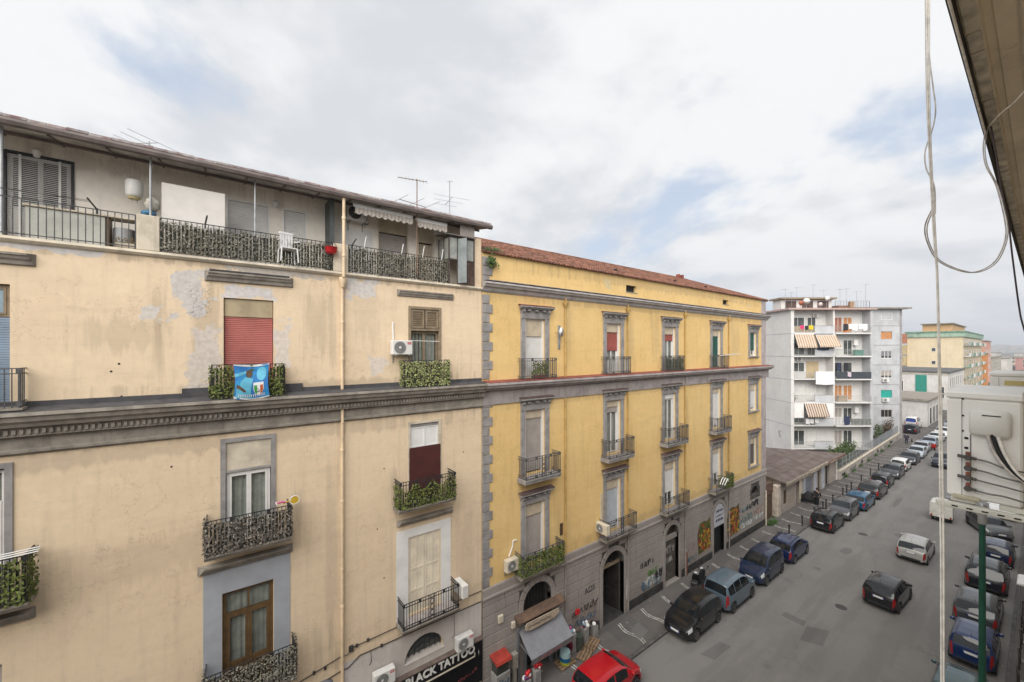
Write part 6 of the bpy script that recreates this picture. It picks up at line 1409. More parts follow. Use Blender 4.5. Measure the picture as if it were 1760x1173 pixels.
# grey stair tower
tw = thing('stair_tower', 'plain grey tower of the apartment block with one small window per storey', 'building', AL, AR, world=False)
TX0, TX1, TY = 14.0, 26.9, 11.0
wl = wall_holes(MB(), TX0, TX1, 0, 22.6, TY, [(23.3, 25.25, z, z+1.3) for z in (3.85, 7.25, 10.65, 14.05, 17.4)], .2); wl.add([(TX1, TY, 0), (TX1, 20, 0), (TX1, 20, 22.6), (TX1, TY, 22.6), (TX0, 20, 0), (TX0, 20, 22.6), (TX0, TY, 0), (TX0, TY, 22.6)], [(0, 1, 2, 3), (1, 4, 5, 2), (4, 6, 7, 5)]); wl.build('wall', mAPG, tw)
for z in (6.15, 9.55, 12.98, 16.4, 19.75): MB().box(TX0, TX1+.02, TY-.025, TY-.003, z-.1, z).build('floor_band', mGREY, tw)
MB().box(TX1-.35, TX1+.03, TY-.03, TY+.2, 0, 22.58).build('corner_strip', mGREY, tw); MB().box(TX0, TX1+1.0, TY-.8, 20, 22.6, 22.85).build('roof_slab', mGREYD, tw)
for z, mt in zip((3.85, 7.25, 10.65, 14.05, 17.4), (mDARK, M('turquoise_shutter', (.02, .33, .27), .6, .08), mGSH, M('grey_blue_shutter', (.20, .20, .215), .6, .1), mOR)):
    zb = z if mt not in (mGSH, MATS['grey_blue_shutter']) else z+.4
    slats(23.32, 25.23, zb, z+1.28, TY+.1, .07).build('roller_shutter', mt, tw)
    if zb > z or mt == mDARK: f = MB(); frame_rect(f, 23.3, 25.25, z, z+1.3, TY+.05, TY+.09, .07); [f.box(x, x+.07, TY+.05, TY+.09, z+.07, z+1.23) for x in (23.95, 24.55)]; o = f.build('window', mWFR if mt != mDARK else mGSH, tw); MB().box(23.35, 25.2, TY+.14, TY+.16, z, z+1.3).build('pane', mGLASSO, o)
fo = MB(); frame_rect(fo, 23.3, 25.25, 20.75, 21.9, TY-.02, TY-.003, .06); fo.build('blind_window', mWHITEP, tw)
for lab, z in (('black fronted air conditioner under a grey shutter on the grey tower', 9.95), ('white air conditioner below the turquoise shutter', 6.55)):
    t = ac_unit(lab, 0, 0, w=1.0, h=.65, badge=False, brackets=False, group='air conditioners on the grey tower'); t.location = at_block(23.9, TY-.22, z); t.rotation_euler = (0, 0, AR)
# roof antennas of the block
rnd = random.Random(31)
labs = ['tall mast antenna above the terracotta roof store', 'antenna with flat grid above the penthouse roof middle', 'thin antenna beside the red satellite dish', 'antenna pair mast near the left roof edge of the white block', 'slim antenna behind the white satellite dish', 'short antenna above the penthouse end', 'branching antenna over the roof railing', 'spindly antenna near the roof chimney', 'lone tall pole antenna at the railing corner']
for i, (x, y, h) in enumerate(((9.6, 3.0, 3.2), (7.0, 5.0, 4.2), (1.5, 2.0, 2.6), (.2, 1.5, 3.0), (4.4, 5.0, 3.8), (8.3, 4.5, 3.3), (8.9, 1.0, 3.0), (10.6, 1.2, 2.6), (11.4, .6, 3.6))): antenna(labs[i], at_block(x, y, TOP+.25), h, rnd.uniform(.7, 1.3), rnd.randint(4, 7), rnd.uniform(.5, 1.0), rnd.uniform(0, 6), None, 0)
for lab, x, y, z, mt, r in (('round rust red satellite dish on the white block roof edge', 1.6, .3, TOP+1.0, M('rust_dish', (.36, .11, .06), .7, .1), .36), ('white satellite dish next to the rust red one', 2.6, .5, TOP+1.3, mWHITE, .44), ('white satellite dish in front of the penthouse', 7.2, 2.5, TOP+1.9, mWHITE, .4), ('tilted pale dish lying low on the roof edge', 4.2, 0, TOP+.75, M('pink_white_dish', (.62, .52, .50), .7, .1), .32)):
    t = thing('satellite_dish', lab, 'dish', at_block(x, y, z), AR+rnd.uniform(-.5, .5), 'dishes on the white block roof', world=False); MB().lathe([(0, 0), (r*.5, .04), (r*.85, .12), (r, .18)], 16, axis='y').xf(Matrix.Rotation(R(180), 4, 'Z')).build('reflector', mt, t, True); MB().tube((0, .02, 0), (0, .05, -(z-TOP-.25)), .03).build('post', mSTEEL, t)
# ---------------------------------------------------------------- buildings further down the street
def block(label, x0, x1, y0, y1, h, mt, rows, wx=(), wy=(), roof=None, wmat=None, nm='distant_building', ov=.3, name_r='roof'):
    """street-aligned block; wx: windows on the street face, wy: on the end facing the camera (offset, z, w, h)"""
    t = thing(nm, label, 'building', ((x0+x1)/2, (y0+y1)/2, 0)); MB().box(x0, x1, y0, y1, 0, h).build('wall', mt, t); MB().box(x0-ov, x1+ov, y0-ov, y1+ov, h, h+.45).build(name_r, roof or mGREYD, t)
    for (o, z, w, hh) in wy:
        f = MB().box(x0-.06, x0, y0+o, y0+o+w, z, z+hh).build('window', mWFR, t); MB().box(x0-.075, x0-.06, y0+o+.1, y0+o+w-.1, z+.1, z+hh-.1).build('pane', wmat or mGLASSO, f)
    for (o, z, w, hh) in wx:
        f = MB().box(x0+o, x0+o+w, y0-.06, y0, z, z+hh).build('window', mWFR, t); MB().box(x0+o+.1, x0+o+w-.1, y0-.075, y0-.06, z+.1, z+hh-.1).build('pane', wmat or mGLASSO, f)
    return t
mLW = plaster('low_white_render', (.58, .57, .55), (.50, .48, .46), dirt=.2)
t = block('low white building with tall street openings at the yard corner', 114.4, 134, 14.0, 24, 5.1, mLW, 1, [(2.2, .3, 1.6, 3.4), (6.2, .3, 1.6, 3.4), (10.2, .3, 1.6, 3.4), (14, .3, 1.6, 3.4)], (), mGREYD, mDARK, 'warehouse')
t = block('white two storey house with a green door under a dark flat roof', 150, 182, 14.7, 30, 9.4, mLW, 2, [(3+4*i, 5.6, 1.2, 2.6) for i in range(7)], [(.6, 3.0, 1.1, 3.0), (8.2, 4.0, 1.2, 3.2)], M('slate_roof', (.11, .11, .115), .8, .2), mGLASSO, 'house')
MB().box(149.86, 149.99, 18.5, 20.6, 2.2, 8.8).build('green_door', M('green_door', (.02, .22, .17), .6, .1), t); MB().box(149.8, 149.99, 14.7, 30, 9.1, 9.35).build('string_course', mSTUC, t)
mTAN = plaster('tan_block_render', (.62, .53, .38), (.57, .48, .33), dirt=.2); mGRR = M('green_roof_band', (.16, .30, .22), .8, .25, .8)
t = block('tan five storey apartment block with a weathered green roof band', 196, 262, 16.0, 29, 21.2, mTAN, 5, [(4+6*i, 2.5+3.6*j, 2.0, 2.2) for i in range(10) for j in range(5)], [(6.2, 19.4, .8, .9), (6.0, 14.8, 1.1, 1.3), (6.0, 10.4, 1.1, 1.3), (6.0, 5.8, 1.0, 1.2)], mGRR, mGLASSO, 'apartment_block', .6, 'green_roof_band')
for j in range(5):
    for i in range(9): o = MB().box(199+7*i, 204+7*i, 14.7, 16, 2.0+3.7*j, 2.2+3.7*j).box(199+7*i, 204+7*i, 14.7, 14.8, 2.2+3.7*j, 3.2+3.7*j).build('balcony', [mAPW, mAPR, mGRR][(i+j) % 3], t)
MB().box(195.6, 262.5, 15.5, 29.4, 19.7, 21.15).build('green_parapet', M('pale_green_parapet', (.30, .42, .33), .85, .25, .6, streak=.3), t); MB().box(202, 240, 19, 26, 21.7, 24.3).build('roof_storey', M('peach_roof_storey', (.56, .34, .18), .8, .15), t); MB().box(201, 241, 18.5, 26.5, 24.3, 24.6).build('roof_storey_slab', mGREYD, t)
for j in range(5): MB().box(194.5, 196, 29, 32, 2+3.9*j, 5.4+3.9*j).build('end_balcony', M('rust_balcony', (.40, .17, .10), .8, .2) if j == 4 else M('ochre_balcony', (.48, .38, .22), .8, .2), t)
t = block('ochre slab building rising behind the grey stair tower', 150, 170, 36, 48, 24.5, M('ochre_far', (.42, .25, .13), .85, .1), 6, (), [(1+3*i, 4+3.4*j, 1.4, 1.6) for i in range(3) for j in range(6)])
block('pink building with an orange lower front far down the street', 268, 300, 15.5, 26, 19, M('pink_far', (.56, .30, .24), .85, .12, .4), 5, [(3+5*i, 3+3.4*j, 1.6, 2) for i in range(6) for j in range(4)], [(2+3*i, 3+3.4*j, 1.3, 2) for i in range(3) for j in range(4)])
block('narrow orange building beside the pink one', 262.5, 267.5, 14.6, 20, 13.5, M('orange_far', (.52, .22, .07), .85, .12, .4), 4, (), [(1.2, 3+3.2*j, 1.2, 1.8) for j in range(3)])
block('grey cream old building with arched dark windows', 318, 390, 16, 30, 11, M('grey_cream_far', (.38, .35, .29), .85, .15, .3), 3, [(4+6*i, 2.5+4*j, 1.6, 2.4) for i in range(11) for j in range(2)], [(3, 5.5, 3, 3), (3, 1.5, 3, 3), (8.5, 3, 1.5, 3)], mGREYD, mDARK)
block('small pale building between far roofs', 400, 470, 14, 34, 9.5, M('pale_far', (.55, .53, .50), .85, .1, .3), 2, [(5+7*i, 3, 1.8, 2.5) for i in range(9)], [(4+5*i, 4, 1.8, 2.5) for i in range(3)])
block('dull rose building closing the street on its bend', 480, 560, -6, 13, 9.0, M('rose_far', (.42, .22, .20), .85, .1, .3), 3, (), [(2+4*i, 2.5+3.2*j, 1.6, 1.8) for i in range(4) for j in range(2)])
for i, (x, y, h, c, lab) in enumerate(((620, 20, 8, (.5, .4, .34), 'low sand coloured building near the bend'), (700, -4, 13, (.5, .36, .28), 'peach building beyond the street bend'), (820, 14, 10, (.44, .42, .40), 'grey building under the hill slope'), (560, 34, 12, (.46, .44, .41), 'light grey building behind the old arched one'))):
    block(lab, x, x+50, y-9, y+9, h, M('far_%d' % i, c, .85, .1, .3), 3, (), [(2+4*k, 2.5+3.2*j, 1.6, 1.8) for k in range(4) for j in range(2)])
# hills with houses in the distance
hl = MB(); NX = 40; rn = random.Random(8); hs = [rn.uniform(.6, 1) for _ in range(60)]
vs = []; fs = []
for i in range(NX+1):
    u = i/NX; y = 2600-4200*u; h = 60*(.55+.25*math.sin(u*9)+.2*math.sin(u*23+1)); 
    for k, (dx_, f_) in enumerate(((0, -.2), (150, .45), (330, .8), (520, 1.), (900, .9))): vs.append((2300+dx_+300*math.sin(u*3), y, 0+h*f_-3))
    if i:
        for k in range(4): b = i*5+k; fs.append((b-5, b, b+1, b-4))
hill = struct(MB().add(vs, fs).build('hills', M('hill_scrub', (.13, .145, .12), .95, .3, .02, col2=(.22, .22, .2)), None, True))
rn = random.Random(77); town = MB()
for _ in range(900):
    u = rn.uniform(.30, .75); y = 2600-4200*u; h = 60*(.55+.25*math.sin(u*9)+.2*math.sin(u*23+1)); d = rn.uniform(0, 480); f_ = -.2+.65*min(1, d/150)+.35*max(0, min(1, (d-150)/180))+.2*max(0, (d-330)/190); x = 2300+d+300*math.sin(u*3); s = rn.uniform(5, 13); z = h*f_-3
    town.box(x, x+s*1.4, y-s, y+s, z-6, z+rn.uniform(5, 12))
tag(town.build('hillside_town', M('town_walls', (.42, .39, .36), .9, .1, .01, island=.6), None, kind='stuff'), 'pale houses scattered over the distant hillside', 'houses')
# ---------------------------------------------------------------- parked and moving cars
GL_, GR_, GM_ = 'cars parked along the shop side kerb', 'cars parked along the near kerb', 'vehicles driving on the road'
PI = math.pi
S = [  # label, kind, L, W, H, colour, x, y, heading, group, extras
 ('bright red hatchback parked beside the toy shop', 'hatch', 3.45, 1.62, 1.47, (.42, .008, .015), 14.45, 11.98, 0, GL_, {}),
 ('navy saloon parked behind the red hatchback', 'sedan', 4.2, 1.72, 1.43, (.02, .03, .07), 9.6, 11.95, 0, GL_, {}),
 ('glossy black compact parked nose out beside the carriage gate', 'hatch', 3.83, 1.67, 1.55, (.010, .010, .012), 21.85, 11.98, PI, GL_, {'wb': 2.4}),
 ('steel blue boxy van-like car beside the parked scooters', 'mpv', 3.86, 1.72, 1.73, (.095, .135, .175), 26.0, 11.86, 0, GL_, {'wb': 2.5}),
 ('dark navy tall people carrier facing the steel blue car', 'mpv', 3.86, 1.69, 1.71, (.012, .022, .055), 30.5, 11.80, PI, GL_, {'wb': 2.5}),
 ('deep blue hatchback with roof rails near the end of the yellow building', 'hatch', 3.85, 1.66, 1.50, (.008, .020, .075), 35.2, 11.68, 0, GL_, {'roof_rails': True}),
 ('black rounded hatchback parked first after the driveway gap', 'hatch', 3.75, 1.70, 1.53, (.010, .011, .014), 43.4, 11.48, 0, GL_, {}),
 ('charcoal small upright car parked nose to us behind the black hatchback', 'city', 3.58, 1.60, 1.55, (.07, .07, .078), 47.5, 11.30, PI, GL_, {}),
 ('petrol blue estate car by the row of bollards', 'hatch', 4.05, 1.72, 1.47, (.012, .075, .15), 51.8, 11.05, 0, GL_, {}),
 ('dark brown grey crossover parked beyond the petrol blue car', 'suv', 4.3, 1.8, 1.56, (.035, .034, .035), 56.9, 11.05, 0, GL_, {}),
 ('black tiny city car parked beyond the crossover', 'city', 3.5, 1.62, 1.48, (.012, .013, .02), 61.9, 11.2, 0, GL_, {}),
 ('dark grey saloon parked nose to us by the garden wall', 'hatch', 4.2, 1.74, 1.46, (.04, .042, .046), 67.2, 11.25, PI, GL_, {}),
 ('white tiny city car with red tail lamps by the garden wall', 'city', 3.5, 1.62, 1.48, (.66, .66, .65), 72.0, 11.25, 0, GL_, {}),
 ('blackish hatchback parked nose to us past the white city car', 'hatch', 4.0, 1.72, 1.48, (.03, .032, .042), 77.0, 11.15, PI, GL_, {}),
 ('pale silver blue car parked nose to us past the blackish hatchback', 'hatch', 4.2, 1.74, 1.47, (.36, .40, .45), 82.4, 11.15, PI, GL_, {}),
 ('silver estate parked next to the red motorcycle', 'sedan', 4.4, 1.75, 1.44, (.33, .35, .38), 87.2, 11.3, PI, GL_, {}),
 ('light blue grey car parked past the red motorcycle', 'hatch', 4.2, 1.74, 1.47, (.22, .27, .34), 92.6, 11.1, PI, GL_, {}),
 ('white hatchback parked far along by the garden wall end', 'hatch', 4.1, 1.74, 1.47, (.60, .61, .62), 98.6, 11.0, PI, GL_, {}),
 ('white tall car parked opposite the yard entrance', 'suv', 4.4, 1.8, 1.68, (.62, .62, .62), 104.5, 10.9, PI, GL_, {}),
 ('grey car parked far along by the warehouse', 'hatch', 4.2, 1.74, 1.47, (.25, .27, .30), 118, 11.2, PI, GL_, {}), ('dull blue car parked far along by the warehouse openings', 'hatch', 4.2, 1.74, 1.47, (.08, .12, .2), 124, 11.2, 0, GL_, {}), ('silver car parked far along before the white house', 'hatch', 4.2, 1.74, 1.47, (.4, .41, .43), 131, 11.2, 0, GL_, {}),
 ('black hatchback driving away in the middle of the road', 'hatch', 3.76, 1.68, 1.51, (.012, .012, .014), 33.8, 5.88, R(-3), GM_, {'name': 'moving_car', 'doors': 2}),
 ('silver hatchback driving away behind the white three wheeler', 'hatch', 3.95, 1.7, 1.48, (.34, .335, .325), 42.8, 5.86, 0, GM_, {'name': 'moving_car'}),
 ('dark navy off-roader driving towards the camera', 'suv', 4.5, 1.85, 1.75, (.018, .022, .034), 78.3, 8.15, PI, GM_, {'name': 'moving_car', 'roof_rails': True}),
 ('grey green car parked at the near kerb beside the lamp post', 'hatch', 3.85, 1.66, 1.45, (.035, .075, .085), 26.3, 2.22, 0, GR_, {}),
 ('royal blue upright small car with tall red tail lamps', 'city', 3.55, 1.60, 1.55, (.010, .028, .10), 31.35, 2.15, 0, GR_, {}),
 ('graphite hatchback between the royal blue car and the black off-roader', 'hatch', 4.2, 1.76, 1.46, (.05, .056, .064), 36.0, 2.32, 0, GR_, {}),
 ('black off-roader with roof rails at the near kerb', 'suv', 4.4, 1.83, 1.66, (.014, .016, .022), 41.7, 2.3, 0, GR_, {'roof_rails': True}),
 ('midnight blue retro city car with pale tail lamps at the near kerb', 'city', 3.5, 1.62, 1.48, (.012, .022, .06), 46.9, 2.1, 0, GR_, {}),
 ('grey coupe parked askew with its nose at the near kerb', 'hatch', 3.95, 1.7, 1.40, (.085, .088, .092), 53.2, 2.85, PI+R(24), GR_, {'doors': 2}),
 ('white off-roader parked nose to us near the second lamp post', 'suv', 4.35, 1.82, 1.60, (.66, .66, .66), 60.0, 2.25, PI, GR_, {}),
 ('dark red and blue tinted hatchback behind the white off-roader', 'hatch', 4.0, 1.7, 1.47, (.05, .018, .03), 65.6, 2.25, 0, GR_, {}), ('slate car further along the near kerb', 'hatch', 4.0, 1.7, 1.47, (.1, .1, .12), 71, 2.25, 0, GR_, {}),
 ('black off-roader parked at the yard entrance', 'suv', 4.4, 1.83, 1.68, (.014, .015, .018), 105.0, 14.9, 0, 'vehicles in the yard entrance', {}), ('pale blue car parked inside the yard entrance', 'hatch', 4.1, 1.72, 1.45, (.16, .24, .33), 105, 18.3, R(60), 'vehicles in the yard entrance', {}),
]
for lab, kind, L, Wd, Hh, col, x, y, rz, grp, ex in S: car(lab, kind, L, Wd, Hh, col, (x, y, 0), rz+random.uniform(-.012, .012), grp, **ex)
v = car('white van with a blue rear panel parked against the warehouse', 'mpv', 4.8, 1.95, 2.35, (.68, .68, .68), (111.2, 15.6, 0), 0, 'vehicles in the yard entrance', name='van'); v['category'] = 'van'
MB().box(-2.46, -2.43, -.6, .6, 1.5, 2.0).build('blue_panel', CPB, v)
# white three wheeler
t = thing('three_wheeler', 'white three wheeled delivery van driving away', 'three wheeler', (53.9, 5.65, 0), R(2), GM_, world=False)
bx = MB().bbox(-1.25, .45, -.72, .72, .42, 1.55, .03); bx.prism_x([(-.72, 1.55), (.72, 1.55), (.60, 1.68), (-.60, 1.68)], -1.25, .45); b = bx.build('cargo_box', M('dirty_white_panel', (.62, .61, .56), .5, .12, 2, obj=True), t)
MB().box(-1.262, -1.252, -.008, .008, .45, 1.5).box(-1.27, -1.25, -.06, .06, .9, .96).build('door_seam', CPL, b); MB().bbox(-1.3, -1.22, -.2, .2, .45, .56, .01).build('licence_plate', CPW, t)
cb_ = MB().add([(.5, -.6, .35), (1.45, -.42, .35), (1.45, .42, .35), (.5, .6, .35), (.5, -.62, .95), (1.5, -.45, .85), (1.5, .45, .85), (.5, .62, .95), (.5, -.55, 1.62), (1.1, -.45, 1.6), (1.1, .45, 1.6), (.5, .55, 1.62)], [(0, 3, 2, 1), (0, 1, 5, 4), (1, 2, 6, 5), (2, 3, 7, 6), (3, 0, 4, 7), (4, 5, 9, 8), (5, 6, 10, 9), (6, 7, 11, 10), (7, 4, 8, 11), (8, 9, 10, 11)]).build('cab', MATS['dirty_white_panel'], t); MB().add([(1.47, -.38, .93), (1.47, .38, .93), (1.13, .4, 1.54), (1.13, -.4, 1.54)], [(0, 1, 2, 3)]).build('windshield', CG, cb_)
for s_ in (-1, 1):
    o = bpy.data.objects.new('wheel', wheel_meshes()['wheel']); COL.objects.link(o); o.parent = t; o.location = (-.75, s_*.55, .24); o.scale = (.78, .8, .78); MB().bbox(-1.29, -1.24, s_*.6-.06, s_*.6+.06, .45, .62, .01).build('taillight', CTL, t); MB().bbox(.75, .9, s_*.72-.05, s_*.72+.05, 1.15, 1.32, .02).build('mirror', CPL, t); MB().box(-1.1, -.4, s_*.7-.02, s_*.7+.015, .3, .5).build('mudguard', CPL, t)
o = bpy.data.objects.new('wheel', wheel_meshes()['wheel']); COL.objects.link(o); o.parent = t; o.location = (1.15, 0, .24); o.scale = (.78, .8, .78); MB().box(-1.2, 1.1, -.35, .35, .25, .45).build('chassis', CPL, t)
# scooters and motorcycle
def scooter(label, loc, rz, col, grp='parked two wheelers', cover=None, nm='scooter', top_case=False):
    t = thing(nm, label, 'scooter' if nm == 'scooter' else 'motorcycle', loc, rz, grp, world=False); pm = paint_mat('scooter_'+label[:14], col, .1)
    for x in (-.62, .62):
        w = MB().lathe([(.14, -.05), (.22, -.055), (.25, -.03), (.25, .03), (.22, .055), (.14, .05)], 16, (x, 0, .25), 'y').build('wheel', CT, t, 50); MB().lathe([(0, -.03), (.14, -.03), (.14, .03), (0, .03)], 12, (x, 0, .25), 'y').build('rim', CRIM, w)
    MB().add([(-.85, -.10, .55), (-.85, .10, .55), (-.15, -.17, .35), (-.15, .17, .35), (-.9, -.09, .78), (-.9, .09, .78), (-.1, -.15, .75), (-.1, .15, .75)], [(0, 1, 3, 2), (4, 6, 7, 5), (0, 2, 6, 4), (1, 5, 7, 3), (0, 4, 5, 1), (2, 3, 7, 6)]).build('rear_body', pm, t)
    MB().bbox(-.85, -.05, -.13, .13, .76, .86, .04).build('seat', CPL, t); MB().bbox(-.2, .4, -.17, .17, .25, .34, .03).build('footboard', CPL, t)
    MB().add([(.38, -.2, .3), (.38, .2, .3), (.5, .0, .3), (.42, -.24, .7), (.42, .24, .7), (.58, 0, .72), (.32, -.18, 1.0), (.32, .18, 1.0), (.46, 0, 1.02)], [(0, 1, 4, 3), (3, 4, 7, 6), (0, 3, 5, 2), (1, 2, 5, 4), (3, 6, 8, 5), (4, 5, 8, 7), (6, 7, 8)]).build('front_shield', pm, t, 60)
    MB().tube((.42, 0, .95), (.62, 0, .25), .035, 6).build('fork', CPL, t); MB().path([(.28, -.36, 1.06), (.36, -.15, 1.05), (.36, .15, 1.05), (.28, .36, 1.06)], .018, 6).build('handlebar', CPL, t); MB().bbox(.38, .5, -.09, .09, .98, 1.12, .03).build('headlight', CHL, t); MB().bbox(-.95, -.88, -.08, .08, .62, .72, .02).build('taillight', CTL, t)
    for s_ in (-1, 1): m = MB().tube((.32, s_*.25, 1.05), (.28, s_*.33, 1.22), .008, 4); m.bbox(.25, .29, s_*.33-.06, s_*.33+.06, 1.2, 1.29, .01); m.build('mirror', CPL, t)
    if top_case: MB().bbox(-1.05, -.68, -.2, .2, .88, 1.18, .05).build('top_case', CPL, t)
    MB().tube((-.1, .1, .3), (-.05, .3, .0), .015, 5).build('stand', CPL, t)
    if cover:
        rn = random.Random(3); c = MB().lathe([(.24, .22), (.27, .5), (.22, .85), (.16, 1.1), (.08, 1.22), (0, 1.25)], 14); c.v = [(v_[0]*2.2*(.75 if v_[2] > 1 else 1)*rn.uniform(.93, 1.05)+.05, v_[1]*rn.uniform(.9, 1.08), v_[2]) for v_ in c.v]; c.build('cover', cover, t, True)
    return t
scooter('black scooter parked on the pavement behind the black compact', (24.6, 13.35, .12), R(25), (.012, .012, .014), top_case=True); scooter('dark grey scooter parked close beside the steel blue car', (25.6, 13.2, .12), R(60), (.03, .03, .033))
scooter('scooter under a black cover at the shop wall', (48.0, 14.25, .12), R(-75), (.02, .02, .02), cover=M('black_cover', (.02, .02, .022), .7, .1)); scooter('red motorcycle parked between silver cars', (89.6, 10.35, 0), R(200), (.36, .015, .015), nm='motorcycle')
# ---------------------------------------------------------------- people
def skin(nm, verts, edges, rad, mat, parent, root=0, sub=2):
    me = bpy.data.meshes.new(nm); me.from_pydata(verts, edges, []); o = bpy.data.objects.new(nm, me); COL.objects.link(o); m = o.modifiers.new('skin', 'SKIN'); s2 = o.modifiers.new('sub', 'SUBSURF'); s2.levels = s2.render_levels = sub
    for i, r in enumerate(rad): me.skin_vertices[0].data[i].radius = r if isinstance(r, tuple) else (r, r)
    me.skin_vertices[0].data[root].use_root = True; m.use_smooth_shade = True
    dg = bpy.context.evaluated_depsgraph_get(); nw = bpy.data.meshes.new_from_object(o.evaluated_get(dg)); bpy.data.objects.remove(o); nw.materials.clear(); nw.materials.append(mat); nw.name = nm
    nw.polygons.foreach_set('use_smooth', [True]*len(nw.polygons)); return link(nw, nm, parent)
mSKIN = M('skin', (.42, .26, .19), .6, .08); mHAIR = M('dark_hair', (.02, .016, .013), .7, .1)
def person(label, loc, rz, jac, tro, stride=.16, bend=0., sc=1.0):
    """x forward"""
    t = thing('person', label, 'person', loc, rz, world=False); t.scale = (sc, sc, sc); b = bend
    V = [(0, 0, .95), (0, 0, 1.12), (b*.4, 0, 1.32), (b*.6, 0, 1.47), (b*.8+.01, 0, 1.56), (b+.02, 0, 1.66), (b+.02, 0, 1.76)]; Eg = [(0, 1), (1, 2), (2, 3), (3, 4), (4, 5), (5, 6)]; Rd = [.13, .12, .15, .07, .055, .095, .07]
    for s_ in (-1, 1):
        k = len(V); st = stride*s_; V += [(0, s_*.09, .88), (st*.6+.03, s_*.1, .5), (st-.03, s_*.1, .09), (st+.14, s_*.11, .045)]; Eg += [(0, k), (k, k+1), (k+1, k+2), (k+2, k+3)]; Rd += [.095, .062, .045, .038]
        k = len(V); V += [(b*.5, s_*.19, 1.41), (b*.5-.05-st*.5, s_*.25, 1.14), (b*.5+.05-st*.9, s_*.25, .92), (b*.5+.08-st, s_*.245, .84)]; Eg += [(2, k), (k, k+1), (k+1, k+2), (k+2, k+3)]; Rd += [.06, .046, .034, .03]
        h = k+3
        for f in range(5):
            q = len(V); a = V[h]; V += [(a[0]-.03+.017*f, a[1]+(.03*s_ if f == 0 else 0), a[2]-.055-(.012 if f in (2, 3) else 0)+(.03 if f == 0 else 0)), (a[0]-.025+.016*f+.012, a[1]+(.035*s_ if f == 0 else -.008*s_), a[2]-.09+(.04 if f == 0 else 0))]; Eg += [(h, q), (q, q+1)]; Rd += [.009, .008]
    body = skin('body', V, Eg, Rd, mSKIN, t)
    J = [(0, 0, .86), (0, 0, 1.1), (b*.4, 0, 1.33), (b*.6, 0, 1.47)]; E2 = [(0, 1), (1, 2), (2, 3)]; R2 = [(.165, .19), .155, (.16, .2), .085]
    for s_ in (-1, 1): 
        k = len(J); st = stride*s_; J += [(b*.5, s_*.2, 1.41), (b*.5-.05-st*.5, s_*.26, 1.14), (b*.5+.04-st*.85, s_*.255, .95)]; E2 += [(2, k), (k, k+1), (k+1, k+2)]; R2 += [.085, .066, .055]
    skin('jacket', J, E2, R2, jac, t)
    T = [(0, 0, .95)]; E3 = []; R3 = [.145]
    for s_ in (-1, 1): k = len(T); st = stride*s_; T += [(0, s_*.09, .86), (st*.6+.03, s_*.1, .5), (st-.03, s_*.1, .1)]; E3 += [(0, k), (k, k+1), (k+1, k+2)]; R3 += [.108, .08, .068]
    skin('trousers', T, E3, R3, tro, t)
    for s_ in (-1, 1): st = stride*s_; MB().bbox(st-.1, st+.19, s_*.1-.05, s_*.1+.055, 0, .095, .03).build('shoe', mBLACK, t, 40)
    MB().lathe([(.0, .115), (.07, .095), (.105, .04), (.105, -.03), (.09, -.08)], 12, (b-.005, 0, 1.70)).build('hair', mHAIR, t, True)
    fc = MB().bbox(b+.105, b+.135, -.014, .014, 1.645, 1.68, .006); fc.build('nose', mSKIN, t)
    for s_ in (-1, 1): MB().lathe([(0, -.011), (.011, 0), (0, .011)], 6, (b+.108, s_*.035, 1.695)).build('eye', mHAIR, t); MB().lathe([(0, -.03), (.02, 0), (0, .03)], 6, (b+.015, s_*.098, 1.675)).build('ear', mSKIN, t)
    MB().box(b+.104, b+.114, -.025, .025, 1.615, 1.623).build('mouth', M('lips', (.25, .09, .08), .6), t)
    return t
dk = M('black_jacket', (.016, .016, .02), .8, .1); dk2 = M('black_trousers', (.013, .013, .016), .8, .1)
person('person in black jacket and trousers walking past the low shops', (47.9, 13.5, .12), R(5), dk, dk2, .15); person('person in dark blue bending forward while walking a small dog', (90.7, 13.5, .12), R(10), M('navy_jacket', (.02, .025, .05), .8, .1), M('navy_trousers', (.018, .022, .045), .8, .1), .2, .12)
t = thing('dog', 'small dark dog on the pavement beside the walking person', 'dog', (92.9, 13.2, .12), R(10), world=False)
V = [(0, 0, .34), (.18, 0, .36), (.30, 0, .46), (.36, 0, .52), (.45, 0, .50), (-.2, 0, .36), (-.34, 0, .46)]; Eg = [(0, 1), (1, 2), (2, 3), (3, 4), (0, 5), (5, 6)]; Rd = [.085, .105, .06, .06, .03, .085, .018]
for x, k, bk in ((.18, 1, 0), (-.2, 5, 1)):
    for s_ in (-1, 1): q = len(V); V += [(x, s_*.07, .27), (x+(.05 if bk else -.01), s_*.075, .17), (x-(.04 if bk else 0), s_*.075, .09), (x+.02, s_*.075, .02)]; Eg += [(k, q), (q, q+1), (q+1, q+2), (q+2, q+3)]; Rd += [.05, .032, .022, .024]
skin('body', V, Eg, Rd, M('dog_fur', (.03, .025, .022), .9, .2), t)
for s_ in (-1, 1): MB().lathe([(.03, 0), (0, .09)], 6, (.34, s_*.045, .55)).build('ear', MATS['dog_fur'], t)
